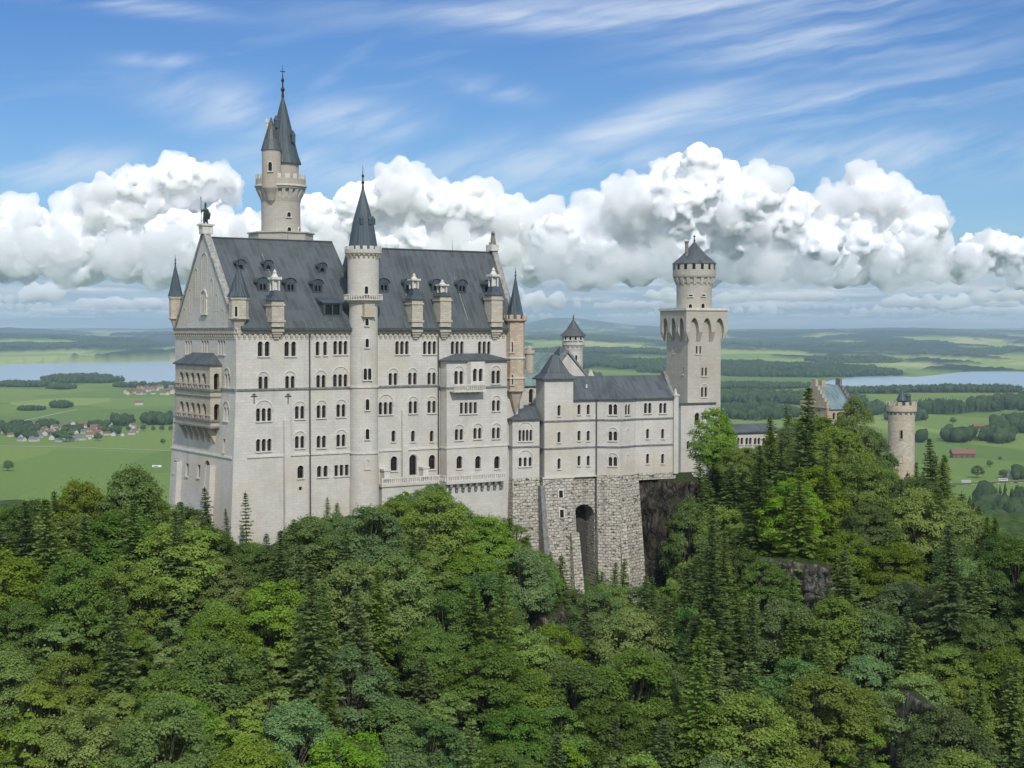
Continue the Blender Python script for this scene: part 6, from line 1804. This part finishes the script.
VM_ = cloud_material('thin_cloud_veil', 1 / 115.0, (.985, .99, 1.0))
SM = cloud_material('shade_tint_vapour', 1 / 280.0, (0.80, 0.85, 0.90))  # greyer scatter colour stands for shade on the cloud bodies
FAR = [(315, 222, 30, 32), (360, 212, 30, 32), (400, 199, 34, 34), (440, 212, 30, 30), (475, 212, 30, 32), (510, 225, 30, 30), (545, 232, 30, 30),
       (340, 258, 60, 34), (430, 255, 60, 38), (520, 260, 60, 32), (985, 254, 32, 28), (1025, 262, 34, 28), (1075, 255, 40, 36)]
LEFT = [(185, 190, 34, 34), (145, 197, 30, 30), (224, 190, 24, 24), (75, 222, 34, 30), (20, 228, 40, 32), (120, 215, 40, 34), (250, 238, 34, 28),
        (30, 258, 60, 34), (110, 254, 60, 36), (200, 248, 60, 40), (275, 262, 50, 30), (-50, 235, 50, 44)]
DOME = [(690, 205, 66, 56), (640, 217, 44, 42), (740, 214, 48, 46), (600, 228, 44, 38), (785, 226, 44, 42), (560, 244, 40, 34),
        (620, 254, 60, 36), (700, 252, 60, 40), (790, 254, 60, 36)]
RIGHT = [(875, 207, 40, 40), (840, 226, 36, 36), (915, 232, 36, 34), (950, 262, 36, 24), (870, 254, 60, 36)]
cloud(27000, FAR, 294, 3, 48.0, CM, rough=.85, grow=.87); cloud(22000, LEFT, 290, 8, 38.0, CM, rough=.85, grow=.85); cloud(20000, DOME, 292, 21, 36.0, CM, rough=.8, grow=.84); cloud(21500, RIGHT, 292, 33, 36.0, CM, rough=.85, grow=.85)
VL = 'thin ragged cloud veil round the cumulus heaps'
cloud(27000, FAR, 300, 4, 62.0, VM_, grow=1.0, rough=2.0, lab=VL); cloud(22000, LEFT, 298, 9, 54.0, VM_, grow=1.0, rough=2.0, lab=VL)
cloud(20000, DOME, 298, 22, 54.0, VM_, grow=1.0, rough=1.8, lab=VL); cloud(21500, RIGHT, 298, 34, 54.0, VM_, grow=1.0, rough=2.0, lab=VL)
# added scud, tinted grey to paint shade over the lower heaps
GL = 'added cloud layer tinted grey as shade on the white heaps'
cloud(18000, [(60, 256, 120, 26), (205, 264, 70, 22), (140, 248, 50, 18), (-60, 250, 60, 28), (20, 240, 44, 14), (300, 270, 50, 18)], 296, 51, 44.0, SM, rough=1.3, lab=GL)
cloud(17500, [(556, 252, 36, 24), (610, 264, 66, 22), (700, 278, 140, 16), (850, 274, 90, 18), (960, 282, 60, 14), (760, 262, 56, 16), (1020, 280, 50, 14)], 297, 52, 44.0, SM, rough=1.3, lab=GL)
cloud(18500, [(330, 276, 90, 16), (430, 278, 80, 15), (510, 272, 50, 16), (250, 280, 50, 16)], 296, 53, 44.0, SM, rough=1.3, lab=GL)
# the cloud field going on to the horizon
fr_ = random.Random(3)
for i, (dep, n, pw_, ph_, vox) in enumerate(((30000, 15, 55, 8.0, 62.0), (38000, 24, 48, 6.0, 72.0), (50000, 34, 40, 4.4, 90.0), (66000, 44, 34, 3.2, 110.0))):
    base = HORIZON - (760 - EYE) / dep * F_PX
    row = []
    for _ in range(n):
        h_ = ph_ * fr_.uniform(.5, 1.7); row.append((fr_.uniform(-70, 1095), base - h_ * .7, max(h_, pw_ * fr_.uniform(.3, 1.0)), h_))
    cloud(dep, row, base, 70 + i, vox, VM_, flat=True, lab='far rows of small flat clouds low over the horizon')

# ------------------------------------------------------------------ cliff and rock outcrops
def rock_mat(name, c):
    m, q, b = new_mat(name, .95, .1)
    p = wpos(q); w = q.vmath('MULTIPLY', p, (1, 1, .38))
    n = q.noise(w, .8, 7, .72, .9); n2 = q.noise(p, 2.4, 5, .75)
    ck = q.voro(q.vmath('MULTIPLY', p, (.55, .55, .22)), 1.0, 2, .6, 'DISTANCE_TO_EDGE', dims='3D')
    col = q.ramp(n, [(.34, tuple(x * .22 for x in c)), (.47, tuple(x * .6 for x in c)), (.58, c), (.68, tuple(x * 2.1 for x in c))])
    col = q.mix(q.step(ck, 0.0, .09, .8, 0.0), col, tuple(x * .15 for x in c))
    moss = q.step(q.noise(p, .3, 4, .6), .52, .62)
    nz = q.sep(S(q, q.n.new('ShaderNodeNewGeometry').outputs['Normal']))[2]
    col = q.mix((moss * .55).max(q.step(nz, .72, .9)), col, (.055, .075, .025))
    setc(q, b, col); bump(q, b, n + n2 * .4 + q.step(ck, 0.0, .12) * .5, 1.0, .8)
    return m
M['cliff'] = rock_mat('dark_cliff_rock', (.13, .112, .092)); M['rock'] = rock_mat('grey_limestone_rock', (.22, .205, .18))
def rock_face(name, fr, pts_px, b0, bulge, seed, mat, nz=46, na=40):
    """a craggy face between left/right pixel edges at several heights: pts_px = [(py, px_left, px_right), ...]"""
    ys = np.linspace(pts_px[0][0], pts_px[-1][0], nz)
    L_ = np.interp(ys, [p[0] for p in pts_px], [p[1] for p in pts_px]); R_ = np.interp(ys, [p[0] for p in pts_px], [p[2] for p in pts_px])
    v = []
    for k in range(nz):
        for i in range(na):
            u = i / (na - 1)
            h = fr.hit(L_[k] + (R_[k] - L_[k]) * u, ys[k], (0, b0, 0), (0, 1, 0))
            v.append((h.x, h.y, h.z, u, k / (nz - 1)))
    v = np.array(v); p = v[:, :3]
    n1 = fbm(p * np.array([.24, .24, .20]) + seed, 5, seed, .55) - .5; n2 = vnoise(p * np.array([.8, .8, .25]), seed + 3) - .5
    ridge = np.abs(fbm(p * np.array([.5, .5, .12]), 3, seed + 7) - .5)
    prof = np.sin(np.pi * np.clip(v[:, 3], .0, 1)) ** .45
    out = bulge * prof * (1 + .35 * v[:, 4]) + (np.round(n1 * 9) / 9 * 8 + n1 * 3 + n2 * 2.6 - ridge * 5) * prof - (1 - prof) * 3.0
    top = sstep(v[:, 4], 0.0, .06); out = out * (.25 + .75 * top) - (1 - top) * 2.5
    q = np.c_[v[:, 0], v[:, 1] - out, v[:, 2]]
    w = np.array([fr.world(*c) for c in q])
    ii = (np.arange(nz - 1)[:, None] * na + np.arange(na - 1)[None]).ravel()
    return mesh_np(name, w, np.stack([ii, ii + na, ii + na + 1, ii + 1], 1), [mat], False)
put('cliff', rock_face('cliff', Bf, [(473, 632, 700), (500, 634, 702), (560, 636, 704), (640, 630, 708)], 0.9, 3.0, 4, M['cliff']), kind='structure', label='dark vertical rock cliff under the right end of the bower wing')
for (x0, x1, y0, y1, dep, sd, lab) in ((750, 850, 560, 640, 250, 9, 'grey rock outcrop among the trees under the tallest spruce'), (900, 940, 694, 780, 207, 14, 'pale rock outcrop low on the right hill'), (520, 582, 610, 700, 243, 17, 'dark rock outcrop in the gully below the foundation arch')):
    f = Frame((x0 + x1) / 2, dep, R(80))
    put('rock_outcrop', rock_face('rock_outcrop', f, [(y0, x0 + 12, x1 - 14), ((y0 + y1) / 2, x0, x1), (y1, x0 - 6, x1 + 6)], 0, 2.2, sd, M['rock'], 34, 34), label=lab, category='rock')

# ------------------------------------------------------------------ woods on the plain
def simple_tree(kind, rng, sub=2):
    if kind == 'cone':
        v, f = [], []
        for k in range(3):
            z0, z1, r = .08 + k * .26, .5 + k * .25, .17 - k * .042
            n = 7
            for i in range(n):
                a = 2 * math.pi * i / n; rr = r * rng.uniform(.75, 1.25); v.append((math.cos(a) * rr, math.sin(a) * rr, z0 + rng.uniform(-.05, .03)))
            v.append((0, 0, z1)); b_ = len(v) - 1 - n
            for i in range(n): f.append((b_ + i, b_ + (i + 1) % n, b_ + n))
        return np.array(v), np.array(f)
    import bmesh
    bm = bmesh.new(); bmesh.ops.create_icosphere(bm, subdivisions=sub, radius=1.0)
    me = bpy.data.meshes.new('tmp'); bm.to_mesh(me); bm.free()
    v = np.array([q.co for q in me.vertices]); f = np.array([q.vertices for q in me.polygons])
    k = 1 + (vnoise(v * 2.2 + rng.uniform(0, 90), 5) - .5) * .75 + (vnoise(v * 5 + 9, 6) - .5) * .4
    v = v * k[:, None] * np.array([.36, .36, .46]) + np.array([0, 0, .52])
    return v, f
srng = random.Random(5)
LOW = {'cone': [simple_tree('cone', srng) for _ in range(5)], 'broad': [simple_tree('broad', srng) for _ in range(5)]}
LOW['far'] = [simple_tree('broad', srng, 1) for _ in range(5)]
wmat, q, b = new_mat('distant_tree_foliage', .9, .08)
at_ = q.n.new('ShaderNodeAttribute'); at_.attribute_name = 'tone'
fnn = q.noise(wpos(q), .5, 4, .7)
setc(q, b, q.mix(q.step(fnn, .3, .7), q.mix(S(q, at_.outputs['Fac']), (.016, .032, .015), (.040, .068, .025)), q.mix(S(q, at_.outputs['Fac']), (.034, .062, .024), (.085, .13, .042)))); bump(q, b, fnn, .6, 1.2)
def wood(i, px, py, rx, ry, ht, share):
    nrng = np.random.default_rng(100 + i)
    x0, yn = flat_xy(px, py + ry); _, yf = flat_xy(px, py - ry)
    yc, hy = (yn + yf) / 2, (yf - yn) / 2; hx = rx / F_PX * yc
    sp = ht * .44
    n = int(min(9000, math.pi * hx * hy / (sp * sp)))
    n = max(n, 8)
    a = nrng.uniform(0, 2 * np.pi, n); r = np.sqrt(nrng.uniform(0, 1, n)) * (1 + (vnoise(np.c_[np.cos(a) * 2 + i, np.sin(a) * 2, np.zeros(n)], i) - .5) * .6)
    y = yc + np.sin(a) * r * hy; x = (px - 512) / F_PX * y + np.cos(a) * r * hx
    z = landscape(x, y)[0]
    lake = np.zeros(n, bool)
    for L in LAKE_XY: lake |= in_poly(x, y, L)
    dens = vnoise(np.c_[x / 170, y / 260, np.full(n, i)], 8) > .25
    keep = ~lake & (dens | (r > .8)) if px < 300 or py < 385 or True else ~lake
    if yc > 6200: z = z - 14 * 0
    parts_v, parts_f, tone = [], [], []; off = 0
    for j in np.nonzero(keep)[0]:
        k = 'cone' if nrng.random() < share else 'broad'
        v, f = LOW['far' if k == 'broad' and py < 400 else k][nrng.integers(0, 5)]
        h = ht * nrng.uniform(.6, 1.18); c, s = math.cos(j), math.sin(j); w = h * nrng.uniform(.9, 1.35)
        parts_v.append(np.c_[(v[:, 0] * c - v[:, 1] * s) * w + x[j], (v[:, 0] * s + v[:, 1] * c) * w + y[j], v[:, 2] * h + z[j]])
        parts_f.append(f + off); off += len(v)
        tone.append(np.full(len(v), np.clip(nrng.normal(.25 if k == 'cone' else .6, .2), 0, 1)))
    me = mesh_np('woodland', np.concatenate(parts_v), np.concatenate(parts_f), [wmat], False, {'tone': np.concatenate(tone)})
    put('woodland', me, kind='stuff', label='dark distant woodland on the plain')
for i, w_ in enumerate(WOODS): wood(i, *w_)

# lone trees on the meadows
nlone = 0
for px, base, hpx, idx, lab in ((8, 471, 11, 7, 'lone round tree in the lower left meadow'), (66, 442, 15, 4, 'tall dark tree at the near edge of the left village'), (98, 441, 8.5, 7, 'small lone tree right of the tall village tree'),
        (163, 444, 5.5, 7, 'tiny tree by the track beside the palace corner'), (977, 478, 13, 7, 'largest lone tree in the right meadow'), (990, 467, 7.5, 4, 'middle lone tree in the right meadow'), (1003, 478, 9, 2, 'lone tree at the right meadow road'), (1000, 460, 4, 7, 'smallest lone tree in the right meadow'),
        (953, 424, 7, 4, 'roundish tree near the red barn'), (930, 486, 8, 7, 'tree at the left end of the right road')) + tuple((p_, 431, h_, 7, None) for p_, h_ in ((116, 6), (128, 5), (143, 6.5), (153, 5), (162, 6), (171, 5.5))):
    x, y = flat_xy(px, base); z0 = ground_z(x, y); s = hpx * y / F_PX / BROAD[idx][2]
    tree('broad', idx, (x, y, z0 - .5), s, px, lab or 'small round tree in the row behind the left village', None if lab else 'row of small trees behind the village', 1.25)

# ------------------------------------------------------------------ houses, barns and vehicles far below
def house_mesh(w, l, h, rh, wall, roof):
    m = MB(); m.box(-l / 2, -w / 2, -1, l / 2, w / 2, h, 0)
    m.poly([(-l / 2, -w / 2, h), (-l / 2, 0, h + rh), (-l / 2, w / 2, h)][::-1], 0); m.poly([(l / 2, -w / 2, h), (l / 2, 0, h + rh), (l / 2, w / 2, h)], 0)
    e = .9
    for s in (-1, 1):
        q_ = [(-l / 2 - e, s * (w / 2 + e), h - .45), (l / 2 + e, s * (w / 2 + e), h - .45), (l / 2 + e, 0, h + rh + .1), (-l / 2 - e, 0, h + rh + .1)]
        m.poly(q_ if s < 0 else q_[::-1], 1)
    for i in range(4):
        for zz in (1.0, 3.7):
            if zz + 1.3 > h: continue
            x = -l / 2 + (i + .5) * l / 4
            for s in (-1, 1):
                q_ = [(x - .55, s * (w / 2 + .02), zz), (x + .55, s * (w / 2 + .02), zz), (x + .55, s * (w / 2 + .02), zz + 1.3), (x - .55, s * (w / 2 + .02), zz + 1.3)]
                m.poly(q_ if s < 0 else q_[::-1], 2)
    m.box(l * .2, -.4, h + rh * .5, l * .2 + .8, .4, h + rh + 1.0, 0)
    return m.mesh('house', [wall, roof, M['glass']])
white, cream, wood_ = plain('white_house_wall', (.52, .50, .46), .9, .08), plain('cream_house_wall', (.55, .48, .36), .9, .1), plain('brown_barn_wood', (.16, .10, .065), .9, .2)
red, rust, slate = plain('red_tile_roof', (.17, .09, .065), .85, .2), plain('brown_tile_roof', (.20, .11, .075), .85, .2), plain('grey_tile_roof', (.16, .165, .18), .8, .2)
KINDS = [('white house with red tiled roof', white, red), ('white house with brown roof', white, rust), ('cream house with red tiled roof', cream, red), ('white house with grey roof', white, slate), ('brown timber barn with rust-red roof', wood_, rust)]
HM = [house_mesh(10.5, 15 + 2 * i, 6.0 - (i == 4) * 1.2, 4.2, k[1], k[2]) for i, k in enumerate(KINDS)]
hr = random.Random(17)
def house(px, py, k, label, group=None, s=1.0, rot=None):
    x, y = flat_xy(px, py)
    o = put('house', HM[k], label=label, category='house')
    if group: o['group'] = group
    o.location = (x, y, ground_z(x, y)); o.rotation_euler = (0, 0, hr.uniform(0, 3.14) if rot is None else rot); o.scale = (s, s, s)
    return o
done = []
for _ in range(4000):
    if len(done) >= 74: break
    px, py = hr.uniform(-12, 138), hr.uniform(424, 442)
    if py > 436 and not 10 < px < 100: continue
    if py < 428 and px < 20 or abs(px - 30) < 4 and py < 434: continue
    if any(abs(px - a) < 3.4 and abs(py - b_) < 1.5 for a, b_ in done): continue
    done.append((px, py)); k = hr.choice((0, 0, 1, 1, 2, 3, 3, 4)) if py < 438 else 3
    house(px, py, k, KINDS[k][0] + ' in the village on the left plain', 'houses of the left village (%s)' % KINDS[k][0], hr.uniform(.6, 1.0))
done = []
for _ in range(3000):
    if len(done) >= 24: break
    px, py = hr.uniform(128, 182), hr.uniform(388.5, 395)
    if any(abs(px - a) < 3.2 and abs(py - b_) < 1.0 for a, b_ in done): continue
    done.append((px, py)); k = hr.choice((0, 0, 1, 2, 2, 3))
    house(px, py, k, KINDS[k][0] + ' in the hamlet by the left lake', 'houses of the lake hamlet (%s)' % KINDS[k][0], hr.uniform(1.0, 1.5))
house(139, 405, 1, 'lone white farmhouse in the meadow between village and lake', None, 1.3, .2)
house(979, 428.5, 4, 'rust-roofed barn between the hedges of the right meadow', None, 1.1, .1)
house(962.5, 457.5, 4, 'long low brown barn in the right meadow', None, 1.55, .05)
for px, py, k in ((762, 330 + 13, 0), (600, 346, 0), (880, 345, 1), (950, 342, 0)): pass
for px, k in ((938, 3), (945, 3), (1010, 3)): house(px, 484.5 if px < 1000 else 478, k, {938: 'grey-roofed shed at the left end of the right road', 945: 'second grey-roofed shed at the right road', 1010: 'grey-roofed shed behind the parked vehicles'}[px], None, 1.1, 1.5)

def vehicle_mesh(L, Wd, Hh, cab, paint):
    m = MB(); m.box(-L / 2, -Wd / 2, .35, L / 2, Wd / 2, Hh * (.55 if cab else 1), 0)
    if cab: m.prism([(-L * .32, -Wd * .46), (L * .22, -Wd * .46), (L * .22, Wd * .46), (-L * .32, Wd * .46)], Hh * .553, Hh, 1, scale_top=.82)
    else:
        for s in (-1, 1):
            q_ = [(-L * .46, s * (Wd / 2 + .01), Hh * .5), (L * .46, s * (Wd / 2 + .01), Hh * .5), (L * .46, s * (Wd / 2 + .01), Hh * .82), (-L * .46, s * (Wd / 2 + .01), Hh * .82)]
            m.poly(q_ if s < 0 else q_[::-1], 1)
    for sx in (-.32, .32):
        for sy in (-1, 1): m.tube((sx * L, sy * Wd * .5 - .12, .35), (sx * L, sy * Wd * .5 + .12, .35), .35, .35, 10, 2)
    return m.mesh('vehicle', [paint, M['glass'], M['iron']])
pw_, pd_, pr_ = plain('white_car_paint', (.75, .75, .75), .35, .03), plain('dark_car_paint', (.05, .055, .065), .35, .1), plain('red_car_paint', (.35, .04, .03), .35, .05)
VM = [('parked white car', vehicle_mesh(4.5, 1.9, 1.5, True, pw_)), ('parked dark car', vehicle_mesh(4.5, 1.9, 1.5, True, pd_)), ('white coach', vehicle_mesh(12, 2.6, 3.3, False, pw_)), ('parked red car', vehicle_mesh(4.5, 1.9, 1.5, True, pr_))]
for px, k, py in ((966, 2, 483.0), (973, 0, 485), (978, 0, 484.8), (983, 1, 484.5), (988, 0, 484.4), (993, 3, 484.2), (998, 0, 484), (1003, 2, 481.2), (1011, 0, 483.6), (1016, 1, 483.4), (1020, 0, 483.2)):
    x, y = flat_xy(px, py); o = put('coach' if k == 2 else 'parked_car', VM[k][1], category='coach' if k == 2 else 'car')
    o['label'] = VM[k][0] + ' on the right meadow road' if k != 2 else ('white coach at the left end of the parked row' if px < 970 else 'white coach amid the parked row')
    if k != 2: o['group'] = VM[k][0] + 's by the right meadow road'
    o.location = (x, y, ground_z(x, y) + .52); o.rotation_euler = (0, 0, .05)
x, y = flat_xy(157, 467); m = MB()
m.loft([(-7, -1.6), (5, -1.6), (7, 0), (5, 1.6), (-7, 1.6)], 0, [(-6.6, -1), (4.5, -1), (6, 0), (4.5, 1), (-6.6, 1)], 2.6, caps=True); m.box(-4.8, -1.7, .8, 2.5, -1.62, 1.7, 1)
o = put('trailer', m.mesh('trailer', [pw_, M['glass']]), label='white trailer standing alone in the lower left meadow', category='trailer'); o.location = (x, y, ground_z(x, y) + .1)

# ------------------------------------------------------------------ air
hz = bpy.data.meshes.new('haze')
mb = MB(); mb.box(-52000, -1500, -40, 52000, 49500, 640); me = mb.mesh('haze', [])
import bmesh as _bm
bm = _bm.new(); bm.from_mesh(me); _bm.ops.remove_doubles(bm, verts=bm.verts, dist=.01); bm.to_mesh(me); bm.free()
hm = bpy.data.materials.new('thin_blue_haze'); hm.use_nodes = True; q = NT(hm.node_tree); q.n.clear()
pv = q.n.new('ShaderNodeVolumePrincipled'); pv.inputs['Color'].default_value = (.57, .74, .95, 1); pv.inputs['Density'].default_value = HAZE; pv.inputs['Anisotropy'].default_value = 0.0
o_ = q.n.new('ShaderNodeOutputMaterial'); q.l.new(pv.outputs[0], o_.inputs['Volume']); me.materials.append(hm)
put('haze', me, kind='stuff', label='thin blue haze lying over plain and hills')
